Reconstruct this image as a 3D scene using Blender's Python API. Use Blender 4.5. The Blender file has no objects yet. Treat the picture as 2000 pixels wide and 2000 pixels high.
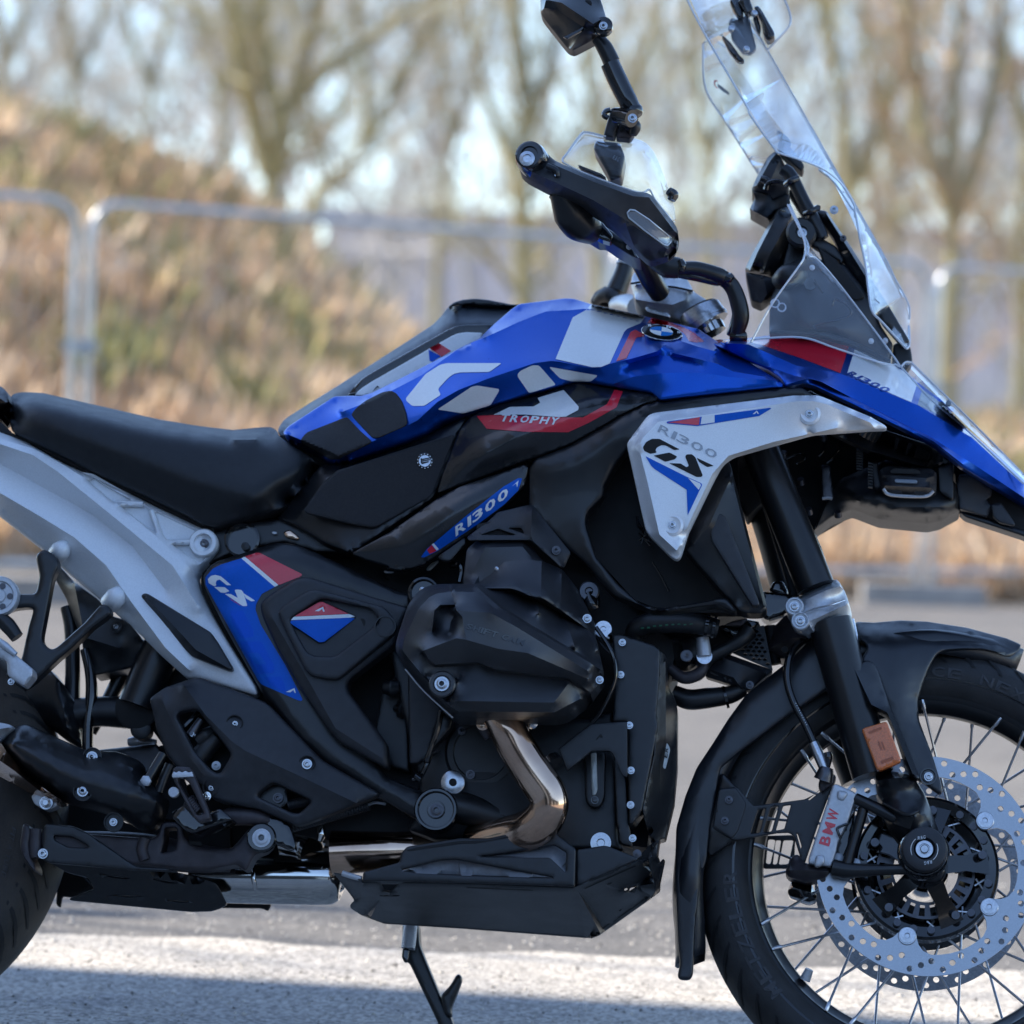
import bpy, math, random
import numpy as np
from mathutils import Vector, Matrix
from mathutils.bvhtree import BVHTree
from mathutils.geometry import delaunay_2d_cdt
random.seed(7); rng = np.random.default_rng(7)
sc = bpy.context.scene
COL = sc.collection
R = math.radians

# ------------------------------------------------------------------ camera
F, PX, PY, HC, ROLL = 7700.0, 1000.0, 852.0, 0.91, R(2.0)
CAM = np.array([0.0, 0.0, HC])
c_ = bpy.data.cameras.new('camera'); cam = bpy.data.objects.new('camera', c_); COL.objects.link(cam)
cam.location = CAM
cam.rotation_euler = (Matrix.Rotation(R(90), 4, 'X') @ Matrix.Rotation(ROLL, 4, 'Z')).to_euler()
c_.sensor_width = 36.0; c_.lens = 36.0 * F / 2000.0
c_.shift_x = 0.0; c_.shift_y = -(1000.0 - PY) / 2000.0
c_.clip_start = 0.1; c_.clip_end = 900.0
c_.dof.use_dof = True; c_.dof.focus_distance = 5.5; c_.dof.aperture_fstop = 4.4
sc.camera = cam
RGT = np.array([math.cos(ROLL), 0, math.sin(ROLL)])
UPV = np.array([-math.sin(ROLL), 0, math.cos(ROLL)])
FWD = np.array([0, 1.0, 0])

# ------------------------------------------------------------------ light
SUN_EL, SUN_DIR = R(47), np.array([0.985, -0.17])
w = bpy.data.worlds.new('World'); sc.world = w; w.use_nodes = True
nt = w.node_tree; nt.nodes.clear()
sky = nt.nodes.new('ShaderNodeTexSky'); sky.sky_type = 'NISHITA'; sky.sun_disc = False
sky.sun_elevation = SUN_EL; sky.sun_rotation = math.atan2(-SUN_DIR[0], -SUN_DIR[1])
sky.air_density = 0.9; sky.dust_density = 0.25; sky.ozone_density = 1.6; sky.altitude = 700
bg = nt.nodes.new('ShaderNodeBackground'); bg.inputs[1].default_value = 0.15
wo = nt.nodes.new('ShaderNodeOutputWorld')
nt.links.new(sky.outputs[0], bg.inputs[0]); nt.links.new(bg.outputs[0], wo.inputs[0])
sl = bpy.data.lights.new('sun', 'SUN'); sl.energy = 4.2; sl.angle = R(0.5); sl.color = (1.0, 0.90, 0.76)
sun = bpy.data.objects.new('sun', sl); COL.objects.link(sun)
sun.rotation_euler = Vector((SUN_DIR[0]*math.cos(SUN_EL), SUN_DIR[1]*math.cos(SUN_EL), -math.sin(SUN_EL))).to_track_quat('-Z', 'Y').to_euler()
sun.location = (-8, 2, 12)
sc.view_settings.view_transform = 'Standard'; sc.view_settings.look = 'None'
sc.view_settings.exposure = 1.35; sc.view_settings.gamma = 1.0; sc.view_settings.use_curve_mapping = False
sc.cycles.max_bounces = 10; sc.cycles.transparent_max_bounces = 24
sc.cycles.caustics_reflective = False; sc.cycles.caustics_refractive = False

# ------------------------------------------------------------------ materials
MATS = {}
def mat(name, base, rough=0.5, metal=0.0, coat=0.0, spec=0.5, noise=None, bump=None, trans=0.0, tint2=None, coord='Object', sheen=0.0, aniso=0.0):
    """noise=(scale, amount) mottles the colour; bump=(scale, strength); tint2 = second colour reached by the noise"""
    m = bpy.data.materials.new(name); m.use_nodes = True; MATS[name] = m
    t = m.node_tree; b = t.nodes['Principled BSDF']
    b.inputs['Base Color'].default_value = (*base, 1); b.inputs['Roughness'].default_value = rough
    b.inputs['Metallic'].default_value = metal; b.inputs['Coat Weight'].default_value = coat
    b.inputs['Coat Roughness'].default_value = 0.03
    b.inputs['Specular IOR Level'].default_value = spec; b.inputs['Transmission Weight'].default_value = trans
    if sheen: b.inputs['Sheen Weight'].default_value = sheen
    tc = t.nodes.new('ShaderNodeTexCoord')
    if noise:
        n = t.nodes.new('ShaderNodeTexNoise'); n.inputs['Scale'].default_value = noise[0]; n.inputs['Detail'].default_value = 6
        t.links.new(tc.outputs[coord], n.inputs['Vector'])
        r = t.nodes.new('ShaderNodeValToRGB'); r.color_ramp.elements[0].position = 0.3; r.color_ramp.elements[1].position = 0.7
        lo = tint2 if tint2 else tuple(c*(1-noise[1]) for c in base)
        hi = base if tint2 else tuple(min(1, c*(1+noise[1])) for c in base)
        r.color_ramp.elements[0].color = (*lo, 1); r.color_ramp.elements[1].color = (*hi, 1)
        t.links.new(n.outputs['Fac'], r.inputs['Fac']); t.links.new(r.outputs['Color'], b.inputs['Base Color'])
        n2 = t.nodes.new('ShaderNodeTexNoise'); n2.inputs['Scale'].default_value = noise[0]*0.37; n2.inputs['Detail'].default_value = 8
        t.links.new(tc.outputs[coord], n2.inputs['Vector'])
        mr = t.nodes.new('ShaderNodeMapRange'); mr.inputs['To Min'].default_value = max(0.02, rough*0.8); mr.inputs['To Max'].default_value = min(1, rough*1.2)
        t.links.new(n2.outputs['Fac'], mr.inputs['Value']); t.links.new(mr.outputs['Result'], b.inputs['Roughness'])
    if bump:
        n = t.nodes.new('ShaderNodeTexNoise'); n.inputs['Scale'].default_value = bump[0]; n.inputs['Detail'].default_value = 3
        t.links.new(tc.outputs[coord], n.inputs['Vector'])
        bp = t.nodes.new('ShaderNodeBump'); bp.inputs['Strength'].default_value = bump[1]; bp.inputs['Distance'].default_value = 0.0006
        t.links.new(n.outputs['Fac'], bp.inputs['Height']); t.links.new(bp.outputs['Normal'], b.inputs['Normal'])
    return m
BLUE = mat('blue_paint', (0.001, 0.080, 0.46), 0.30, 0.8, 0.22, noise=(900, 0.08))
SILVER = mat('silver_paint', (0.78, 0.80, 0.82), 0.36, 0.3, 0.2, noise=(700, 0.06), bump=(1500, 0.08))
GREYF = mat('grey_frame_paint', (0.74, 0.77, 0.80), 0.45, 0.2, 0.1, noise=(400, 0.05), bump=(1600, 0.1))
BLK = mat('black_plastic', (0.010, 0.011, 0.0125), 0.36, spec=0.55, noise=(60, 0.25), bump=(1800, 0.35))
BLKS = mat('black_satin', (0.008, 0.0085, 0.010), 0.33, 0.0, 0.08, noise=(40, 0.2), bump=(900, 0.04))
BLKG = mat('black_gloss', (0.006, 0.006, 0.007), 0.12, 0.0, 0.6, noise=(30, 0.2))
GRYP = mat('dark_grey_plastic', (0.021, 0.022, 0.026), 0.42, noise=(80, 0.2), bump=(1700, 0.4))
PAD = mat('grip_rubber', (0.026, 0.026, 0.029), 0.75, spec=0.3, noise=(500, 0.15), bump=(2400, 0.7))
SEATM = mat('seat_vinyl', (0.010, 0.011, 0.013), 0.46, spec=0.4, noise=(90, 0.2), bump=(1300, 0.35))
PWD = mat('powder_coat', (0.009, 0.010, 0.012), 0.36, 0.0, 0.0, spec=0.6, noise=(70, 0.25), bump=(1300, 0.45))
HEAD = mat('cast_black', (0.013, 0.014, 0.017), 0.36, 0.0, 0.0, spec=0.8, noise=(90, 0.2), bump=(1300, 0.5))
FAIR = mat('fairing_black', (0.012, 0.0125, 0.014), 0.26, 0.0, 0.3, noise=(40, 0.2))
MUDG = mat('mudguard_black', (0.010, 0.012, 0.016), 0.36, spec=0.7, noise=(60, 0.2), bump=(1600, 0.2))
STAND = mat('stand_coat', (0.045, 0.038, 0.042), 0.45, 0.2, 0.0, noise=(50, 0.3), bump=(700, 0.8))
RUB = mat('tyre_rubber', (0.018, 0.018, 0.0185), 0.62, noise=(35, 0.35), bump=(500, 0.5))
COVR = mat('tank_cover_skylit', (0.055, 0.065, 0.078), 0.42, noise=(80, 0.15), bump=(1700, 0.3))  # black plastic lightened: sky sheen on its slopes is in the colour
RUBL = mat('tyre_lettering', (0.032, 0.032, 0.035), 0.5, noise=(200, 0.2))
DIRT = mat('tyre_tread_rubber', (0.020, 0.019, 0.018), 0.75, noise=(12, 0.5), tint2=(0.055, 0.045, 0.036), bump=(300, 0.8))
CHROME = mat('polished_steel', (0.62, 0.60, 0.57), 0.09, 1.0, noise=(25, 0.10))
BRONZE = mat('bronze_ground_glow', (0.80, 0.56, 0.40), 0.12, 1.0, noise=(14, 0.3), tint2=(0.52, 0.33, 0.23))  # bronze steel, warm reflection of the sunlit ground put into the colour
STEEL = mat('brushed_steel', (0.56, 0.57, 0.60), 0.30, 1.0, noise=(300, 0.15))
ALU = mat('cast_aluminium', (0.54, 0.56, 0.59), 0.42, 0.5, noise=(250, 0.08), bump=(900, 0.2))
ZINC = mat('zinc_bolt', (0.46, 0.47, 0.49), 0.25, 1.0, noise=(300, 0.1))
DARKM = mat('dark_bolt', (0.10, 0.10, 0.11), 0.35, 0.9, noise=(300, 0.1))
WHT = mat('white_vinyl', (0.80, 0.83, 0.85), 0.25, 0.0, 0.5, noise=(300, 0.03))
GRYV = mat('grey_vinyl', (0.16, 0.19, 0.23), 0.3, 0.0, 0.4, noise=(300, 0.04))
REDV = mat('red_vinyl', (0.66, 0.018, 0.040), 0.25, 0.0, 0.5, noise=(300, 0.05))
BLUV = mat('blue_vinyl', (0.001, 0.100, 0.52), 0.4, 0.2, 0.0, spec=0.25, noise=(300, 0.05))
BLUD = mat('deep_blue_vinyl', (0.001, 0.08, 0.52), 0.4, 0.3, 0.0, spec=0.25, noise=(300, 0.05))
LBLU = mat('badge_blue', (0.01, 0.19, 0.60), 0.25, 0.0, 0.8, noise=(300, 0.04))
ORNG = mat('orange_reflector', (0.65, 0.16, 0.035), 0.22, 0.0, 0.7, noise=(500, 0.2), bump=(900, 0.6))
FACET = mat('lit_facet_grey', (0.20, 0.21, 0.23), 0.45, noise=(200, 0.08))  # lighter grey puts the skylight on the bevels into the colour
VOID = mat('deep_black', (0.005, 0.005, 0.0055), 0.7, noise=(60, 0.3))  # near-black for print, and for sheets standing in for shade in gaps
GAUGE = mat('sight_glass', (0.45, 0.46, 0.42), 0.15, 0.0, 0.6, noise=(80, 0.2))
GRNH = mat('green_print', (0.02, 0.12, 0.07), 0.5, noise=(200, 0.4))

def glass(name, tint, fac_min, rough=0.0, dens=0.0):
    m = bpy.data.materials.new(name); m.use_nodes = True; t = m.node_tree; t.nodes.clear()
    tr = t.nodes.new('ShaderNodeBsdfTransparent'); tr.inputs[0].default_value = (*tint, 1)
    gl = t.nodes.new('ShaderNodeBsdfGlossy'); gl.inputs['Roughness'].default_value = 0.03; gl.inputs[0].default_value = (0.95, 0.97, 1, 1)
    lw = t.nodes.new('ShaderNodeLayerWeight'); lw.inputs['Blend'].default_value = 0.5
    pw = t.nodes.new('ShaderNodeMath'); pw.operation = 'POWER'; pw.inputs[1].default_value = 4.0; t.links.new(lw.outputs['Facing'], pw.inputs[0])
    mx = t.nodes.new('ShaderNodeMixShader'); ma = t.nodes.new('ShaderNodeMath'); ma.operation = 'MULTIPLY_ADD'
    ma.inputs[1].default_value = 0.9; ma.inputs[2].default_value = 0.035+fac_min; ma.use_clamp = True
    t.links.new(pw.outputs[0], ma.inputs[0]); t.links.new(ma.outputs[0], mx.inputs[0])
    t.links.new(tr.outputs[0], mx.inputs[1]); t.links.new(gl.outputs[0], mx.inputs[2])
    df = t.nodes.new('ShaderNodeBsdfDiffuse'); df.inputs[0].default_value = (0.8, 0.86, 0.92, 1)
    m2 = t.nodes.new('ShaderNodeMixShader'); m2.inputs[0].default_value = dens
    t.links.new(mx.outputs[0], m2.inputs[1]); t.links.new(df.outputs[0], m2.inputs[2])
    o = t.nodes.new('ShaderNodeOutputMaterial'); t.links.new(m2.outputs[0], o.inputs[0])
    return m
GLASS = glass('clear_screen', (0.93, 0.95, 0.97), 0.0, dens=0.012)
GLASD = glass('clear_screen_hazy', (0.93, 0.955, 0.98), 0.0, dens=0.03)
GEDGE = glass('screen_edge', (0.75, 0.8, 0.86), 0.25, dens=0.5)

# ------------------------------------------------------------------ bike frame of reference: the whole motorcycle leans away on its stand
PHI, PSI = R(13), R(-5)
LAT = np.array([math.sin(PSI)*math.cos(PHI), -math.cos(PSI)*math.cos(PHI), math.sin(PHI)])   # towards the near side
ORIG = np.array([0.0, 5.62, 0.0])
AXL = np.array([-0.07, -0.963, 0.26]); AXL /= np.linalg.norm(AXL)
PPM = 1375.0                                                     # pixels per metre at the motorcycle, for bevel sizes

def W(px, py, v, n=None):
    """photo coordinates + millimetres of lateral offset -> point of the place"""
    n = LAT if n is None else n
    px = np.asarray(px, float); py = np.asarray(py, float); v = np.asarray(v, float)
    d = F*FWD + (px-PX)[..., None]*RGT + (PY-py)[..., None]*UPV
    t = (v/1000.0 + n @ (ORIG-CAM)) / (d @ n)
    return CAM + d*t[..., None]
def at(px, py, dist):
    d = F*FWD + (px-PX)*RGT + (PY-py)*UPV
    return CAM + d*(dist/d[1])

REG = dict(A=(500,500,500), B=(900,0,500), C=(1300,0,500), D=(900,450,500), E=(1400,300,500), F=(1200,700,500), G=(1500,700,500),
           H=(0,700,500), I=(400,800,500), J=(0,1100,500), K=(350,1200,500), L=(750,1000,500), M=(850,1350,500), N=(1200,1000,500),
           O=(1500,1200,500), P=(1300,1500,500), Q=(1600,1500,400), R=(0,1550,450), S=(450,1550,450), X=(0,0,1932))
def pts(s, v=0.0):
    out = []; ox = oy = 0; k = 1
    for tok in s.split():
        if tok in REG:
            ox, oy, ww = REG[tok]; k = ww/1932.0
        else:
            c = [float(a) for a in tok.split(',')]
            out.append((ox+c[0]*k, oy+c[1]*k, c[2] if len(c) > 2 else v))
    return out

# ------------------------------------------------------------------ object helpers
WORG = {}
def mk(name, V, faces, m, parent=None, ang=38, smooth=True, org=None):
    V = np.asarray(V, float)
    o3 = V.mean(0) if org is None else np.asarray(org, float)
    me = bpy.data.meshes.new(name)
    me.from_pydata((V-o3).tolist(), [], faces); me.update()
    ms = m if isinstance(m, (list, tuple)) else [m]
    for q in ms: me.materials.append(q)
    if smooth:
        me.polygons.foreach_set('use_smooth', [True]*len(me.polygons)); me.set_sharp_from_angle(angle=R(ang))
    return link(name, me, o3, parent)
def link(name, me, o3, parent=None):
    o = bpy.data.objects.new(name, me); COL.objects.link(o)
    WORG[o.name] = np.asarray(o3, float)
    if parent is not None:
        o.parent = parent; o.location = np.asarray(o3)-WORG[parent.name]
    else:
        o.location = o3
    return o
def thing(name, loc, label, cat, group=None):
    o = bpy.data.objects.new(name, None); COL.objects.link(o); o.location = loc; WORG[o.name] = np.asarray(loc, float)
    o.empty_display_size = 0.1
    o['label'] = label; o['category'] = cat
    if group: o['group'] = group
    return o
def tag(o, label=None, cat=None, group=None, kind=None):
    if label: o['label'] = label
    if cat: o['category'] = cat
    if group: o['group'] = group
    if kind: o['kind'] = kind
    return o

def inside(P, poly):
    x, y = P[:, 0], P[:, 1]; r = np.zeros(len(P), bool); n = len(poly)
    for i in range(n):
        x1, y1 = poly[i][:2]; x2, y2 = poly[(i+1) % n][:2]
        if y1 == y2: continue
        c = ((y1 > y) != (y2 > y)) & (x < (x2-x1)*(y-y1)/(y2-y1)+x1)
        r ^= c
    return r
def segdist(P, loops):
    d = np.full(len(P), 1e9)
    for lp in loops:
        a = np.array([q[:2] for q in lp]); b = np.roll(a, -1, 0)
        for i in range(len(a)):
            ab = b[i]-a[i]; l2 = ab @ ab
            if l2 < 1e-9: continue
            t = np.clip(((P-a[i]) @ ab)/l2, 0, 1)
            d = np.minimum(d, np.linalg.norm(P-(a[i]+t[:, None]*ab), axis=1))
    return d
def rounded(p, rc):
    if rc <= 0: return p
    n = len(p); out = []; P3 = [np.array(q) for q in p]
    for i in range(n):
        a, b, c = P3[i-1], P3[i], P3[(i+1) % n]
        la = np.linalg.norm((a-b)[:2]); lc = np.linalg.norm((c-b)[:2])
        ra = min(rc, la*0.42); rb = min(rc, lc*0.42)
        if la < 1e-6 or lc < 1e-6: continue
        cosang = ((a-b)[:2] @ (c-b)[:2])/(la*lc)
        s = b+(a-b)*ra/la; e = b+(c-b)*rb/lc
        if cosang < -0.985: out.append(tuple(b)); continue
        for t in (0, .33, .67, 1):
            out.append(tuple((1-t)**2*s+2*t*(1-t)*b+t*t*e))
    return out
def resample(lp, step, closed=True):
    out = []; n = len(lp)
    for i in range(n if closed else n-1):
        a = np.array(lp[i]); b = np.array(lp[(i+1) % n]); k = max(1, int(np.linalg.norm((b-a)[:2])/step))
        for j in range(k): out.append(tuple(a+(b-a)*j/k))
    if not closed: out.append(tuple(lp[-1]))
    return out
def cdt(P2, edges):
    r = delaunay_2d_cdt([Vector((float(a[0]), float(a[1]))) for a in P2], edges, [], 0, 1e-4, True)
    return r[0], r[2], r[3]
class Surf:
    def __init__(s, V, T):
        s.b = BVHTree.FromPolygons([tuple(map(float, q)) for q in V], [tuple(t) for t in T])
    def __call__(s, x, y, dflt=0.0):
        h = s.b.ray_cast(Vector((x, y, 5000)), Vector((0, 0, -1)))
        if h[0] is not None: return h[0].z
        h = s.b.find_nearest(Vector((x, y, dflt)))
        return h[0].z if h[0] is not None else dflt
def segdist_open(P, lines):
    d = np.full(len(P), 1e9)
    for lp in lines:
        a = np.array([q[:2] for q in lp])
        for i in range(len(a)-1):
            ab = a[i+1]-a[i]; l2 = max(ab @ ab, 1e-9); t = np.clip(((P-a[i]) @ ab)/l2, 0, 1)
            d = np.minimum(d, np.linalg.norm(P-(a[i]+t[:, None]*ab), axis=1))
    return d
def loopedges(n, k): return [(k+i, k+(i+1) % n) for i in range(n)]

def panel(name, parent, m, outline, feats=(), v=150, edge=4, back=20, holes=(), rc=5, step=9, sm=3, on=None, off=0.6, ang=40, cap=True, backv=None):
    """A sculpted sheet: outline and feature lines in photo coordinates with lateral heights in mm; softly rounded edge, side walls and back."""
    src = outline if isinstance(outline, list) else pts(outline, v)
    ol = rounded(src, rc)
    hl = [rounded(h if isinstance(h, list) else pts(h, v), rc*0.7) for h in holes]
    fl = [f if isinstance(f, list) else pts(f, v) for f in feats]
    if on is not None:
        samp = lambda x, y: on(x, y, v)+off
    else:
        sp = []; se = []
        se += loopedges(len(ol), 0); sp += ol
        for f in fl:
            k = len(sp); sp += f; se += [(k+i, k+i+1) for i in range(len(f)-1)]
        vs, fs, ov = cdt(sp, se)
        arr = np.array(sp); V = []
        for q, o in zip(vs, ov):
            if o: V.append((q.x, q.y, sp[o[0]][2]))
            else:
                d = np.hypot(arr[:, 0]-q.x, arr[:, 1]-q.y); k = np.argsort(d)[:3]; ww = 1/(d[k]+1e-6)
                V.append((q.x, q.y, float((arr[k, 2]*ww).sum()/ww.sum())))
        samp = Surf(V, fs)
    if on is None and len(fl) == 0 and len(set(round(q[2], 2) for q in ol)) == 1 and edge <= 0: step = max(step, 40)
    loops = [resample(ol, step)] + [resample(h, step*0.7) for h in hl]
    P = []; E = []
    for lp in loops:
        k = len(P); P += [q[:2] for q in lp]; E += loopedges(len(lp), k)
    nb = len(P)
    cand = []; er = edge/1000*PPM
    if edge > 0:
        for lp in loops:
            a = np.array([q[:2] for q in lp]); t = np.roll(a, -1, 0)-np.roll(a, 1, 0)
            nn = np.stack([-t[:, 1], t[:, 0]], 1)/(np.linalg.norm(t, axis=1, keepdims=True)+1e-9)
            for sgn in (1, -1):
                for fr in (0.12, 0.4, 1.0):
                    q = a+nn*sgn*er*fr
                    ok = inside(q, ol)
                    for h in hl: ok &= ~inside(q, h)
                    dd = segdist(q, loops); ok &= dd > er*fr*0.93
                    cand.append(q[ok])
    for f in fl:                                                   # feature lines become edges of the mesh
        q = np.array([z[:2] for z in resample(f, step*0.8, False)])
        ok = inside(q, ol) & (segdist(q, loops) > 1.0)
        for h in hl: ok &= ~inside(q, h)
        last = None
        for i in range(len(q)):
            if ok[i]:
                P.append(tuple(q[i]))
                if last is not None: E.append((last, len(P)-1))
                last = len(P)-1
            else: last = None
    xs = [q[0] for q in ol]; ys = [q[1] for q in ol]
    gx = np.arange(min(xs), max(xs), step); gy = np.arange(min(ys), max(ys), step*0.866)
    G = np.array([(x+(j % 2)*step/2, y) for j, y in enumerate(gy) for x in gx]) if len(gx) and len(gy) else np.zeros((0, 2))
    if len(G):
        ok = inside(G, ol)
        for h in hl: ok &= ~inside(G, h)
        G = G[ok]
        if len(G): G = G[segdist(G, loops) > max(er*1.05, step*0.5)]
        cand.append(G)
    C = np.concatenate(cand) if cand else np.zeros((0, 2))
    if len(C):
        ok = inside(C, ol)
        for h in hl: ok &= ~inside(C, h)
        C = C[ok]
        if len(C): C = C[segdist(C, loops) > 0.25]
        if fl and len(C): C = C[segdist_open(C, fl) > min(step*0.45, 4.0)]
        key = np.round(C/1.0).astype(int); _, ui = np.unique(key, axis=0, return_index=True); C = C[np.sort(ui)]
    P = P + [tuple(q) for q in C]
    vs, fs, ov = cdt(P, E)
    V2 = np.array([(q.x, q.y) for q in vs])
    cen = np.array([V2[list(t)].mean(0) for t in fs]); ok = inside(cen, ol)
    for h in hl: ok &= ~inside(cen, h)
    T = [tuple(t) for t, k in zip(fs, ok) if k]
    z = np.array([samp(float(q[0]), float(q[1])) for q in V2])
    db = segdist(V2, loops)
    bd = db < 0.05
    crease = bool(fl) and sm <= 3 and on is None
    if crease: sm = 0
    if on is None and (fl or len(set(round(q[2], 2) for q in ol)) > 1):
        # stretch a smooth skin between outline and feature lines, then soften the creases
        ed = np.array([(t[i], t[(i+1) % 3]) for t in T for i in range(3)]); a_ = np.concatenate([ed[:, 0], ed[:, 1]]); b_ = np.concatenate([ed[:, 1], ed[:, 0]])
        w_ = 1.0/np.maximum(((V2[a_]-V2[b_])**2).sum(1), 0.5); n_ = np.maximum(np.bincount(a_, w_, len(z)), 1e-9)
        fx = bd.copy()
        if fl: fx |= segdist_open(V2, fl) < 0.6
        for _ in range(260):
            zn = np.bincount(a_, z[b_]*w_, len(z))/n_; z = np.where(fx, z, zn)
        for _ in range(sm):
            zn = np.bincount(a_, z[b_]*w_, len(z))/n_; z = np.where(bd, z, 0.3*z+0.7*zn)
    if edge > 0:
        q = np.clip(1-db/er, 0, 1); z = z-edge*(1-np.sqrt(np.maximum(0, 1-q*q)))
    V3 = W(V2[:, 0], V2[:, 1], z)
    faces = [t[::-1] for t in T]
    # side walls and back, from the boundary edges of the kept triangles
    cnt = {}
    for t in T:
        for i in range(3): cnt[(t[i], t[(i+1) % 3])] = 1
    be = [e for e in cnt if (e[1], e[0]) not in cnt]
    bidx = sorted({i for e in be for i in e}); mp = {b: len(V3)+i for i, b in enumerate(bidx)}
    allV = list(V3)
    if back > 0:
        # walls follow the lateral axis, not the line of sight
        bv = np.array([V3[b]-LAT*((z[b]-backv if backv is not None else back)/1000.0) for b in bidx])
        allV += list(bv)
        for a, b in be: faces.append((a, b, mp[b], mp[a]))
        if cap:
            k0 = [V2[b] for b in bidx]; inv = {b: i for i, b in enumerate(bidx)}
            v2, f2, o2 = cdt(k0, [(inv[a], inv[b]) for a, b in be])
            if len(v2) == len(k0):
                c2 = np.array([np.mean([v2[i][:] for i in t], 0) for t in f2]); ok = inside(c2, ol)
                for h in hl: ok &= ~inside(c2, h)
                for t, kk in zip(f2, ok):
                    if kk: faces.append(tuple(mp[bidx[o2[i][0]]] for i in t))
    o = mk(name, allV, faces, m, parent, ang)
    if crease:                                                      # crisp fold lines along the features
        onf = np.zeros(len(allV), bool); onf[:len(V2)] = segdist_open(V2, fl) < 0.3
        me = o.data; ev = np.zeros(len(me.edges)*2, int); me.edges.foreach_get('vertices', ev); ev = ev.reshape(-1, 2)
        c_e = onf[ev[:, 0]] & onf[ev[:, 1]]; k_ = np.nonzero(c_e)[0]
        if len(k_):
            mid = (V2[ev[k_, 0]]+V2[ev[k_, 1]])/2; k_ = k_[segdist_open(mid, fl) < 0.3]
            at_ = me.attributes.get('sharp_edge') or me.attributes.new('sharp_edge', 'BOOLEAN', 'EDGE')
            val = np.zeros(len(me.edges), bool); at_.data.foreach_get('value', val); val[k_] = True; at_.data.foreach_set('value', val)
    S = Surf([(a[0], a[1], b) for a, b in zip(V2, z)], T)
    return o, S
def plate(name, parent, m, outline, v=150, back=4, edge=1.0, holes=(), rc=3, **k):
    return panel(name, parent, m, outline, v=v, back=back, edge=edge, holes=holes, rc=rc, step=k.pop('step', 24), sm=0, **k)[0]
def decal(name, parent, m, outline, on, off=0.5, rc=2, holes=(), back=0.8, edge=0, step=3.6):
    return panel(name, parent, m, outline, on=on, off=off*0.9+0.6, rc=rc, holes=holes, back=back, edge=edge, step=step, cap=False)[0]

def frame_axes(ax):
    ax = np.asarray(ax, float); ax = ax/np.linalg.norm(ax)
    up = np.array([0, 0, 1.0]); u = up-ax*(up @ ax); u /= np.linalg.norm(u); r = np.cross(u, ax)
    return r, u, ax
def lathe(name, parent, m, c, prof, ax=None, n=28, v=None, ang=35, shared=None, cap=True):
    """revolve (radius mm, height mm along ax) around the point c"""
    c = W(*c) if v is None else np.asarray(v, float)
    if shared is not None and shared in SH:
        return link(name, SH[shared], c, parent)
    r, u, a = frame_axes(LAT if ax is None else ax); V = []; F_ = []
    for rad, h in prof:
        for k in range(n):
            t = 2*math.pi*k/n
            V.append(c+(r*math.cos(t)+u*math.sin(t))*rad/1000+a*h/1000)
    for i in range(len(prof)-1):
        for k in range(n):
            k2 = (k+1) % n
            F_.append((i*n+k, i*n+k2, (i+1)*n+k2, (i+1)*n+k))
    if name in ('tyre', 'rim', 'rim_bead', 'hub_shell', 'hub_ring', 'sensor_band'): cap = False
    if cap and prof[0][0] > 0.01: F_.append(tuple(range(n-1, -1, -1)))
    if cap and prof[-1][0] > 0.01: F_.append(tuple((len(prof)-1)*n+k for k in range(n)))
    o = mk(name, V, F_, m, parent, ang, org=c)
    if shared is not None: SH[shared] = o.data
    return o
SH = {}
def bolt(parent, px, py, v, r=6.0, m=None, name='bolt', h=3.0, washer=True):
    m = m or ZINC; r = r*0.8
    pr = [(r*1.0, -2), (r*1.0, h*0.35)] if washer else [(r*0.72, -2)]
    pr += [(r*0.72, h*0.35), (r*0.72, h*0.9), (r*0.62, h), (r*0.36, h), (r*0.33, h*0.9), (r*0.30, -1.5), (0.001, -1.5)]
    return lathe(name, parent, m, (px, py, v), pr, n=20, shared=('bolt', r, m.name, h, washer), ang=30)
def boltz(parent, s, v, r=6.0, m=None, **k):
    return [bolt(parent, q[0], q[1], v, r, m, **k) for q in pts(s)]

def catmull(P, sub):
    P = np.asarray(P, float)
    if len(P) < 3 or sub < 2: return P
    Q = np.vstack([2*P[0]-P[1], P, 2*P[-1]-P[-2]]); out = []
    for i in range(1, len(Q)-2):
        p0, p1, p2, p3 = Q[i-1], Q[i], Q[i+1], Q[i+2]
        for j in range(sub):
            t = j/sub
            out.append(0.5*((2*p1)+(-p0+p2)*t+(2*p0-5*p1+4*p2-p3)*t*t+(-p0+3*p1-3*p2+p3)*t**3))
    out.append(P[-1]); return np.array(out)
def tube_mesh(C, rad, n=10, cap=True):
    C = np.asarray(C, float); k = len(C); rad = np.broadcast_to(np.asarray(rad, float), (k,)) if np.ndim(rad) == 0 or len(np.atleast_1d(rad)) == k else np.interp(np.linspace(0, 1, k), np.linspace(0, 1, len(rad)), rad)
    T = np.gradient(C, axis=0); T /= (np.linalg.norm(T, axis=1, keepdims=True)+1e-12)
    u = np.array([0, 0, 1.0]) if abs(T[0][2]) < 0.9 else np.array([1.0, 0, 0]); u = u-T[0]*(u @ T[0]); u /= np.linalg.norm(u)
    V = []; Fc = []
    for i in range(k):
        u = u-T[i]*(u @ T[i]); u /= (np.linalg.norm(u)+1e-12); b = np.cross(T[i], u)
        for j in range(n):
            a = 2*math.pi*j/n; V.append(C[i]+(u*math.cos(a)+b*math.sin(a))*rad[i])
    for i in range(k-1):
        for j in range(n):
            j2 = (j+1) % n; Fc.append((i*n+j, i*n+j2, (i+1)*n+j2, (i+1)*n+j))
    if cap: Fc.append(tuple(range(n-1, -1, -1))); Fc.append(tuple((k-1)*n+j for j in range(n)))
    return V, Fc
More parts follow.
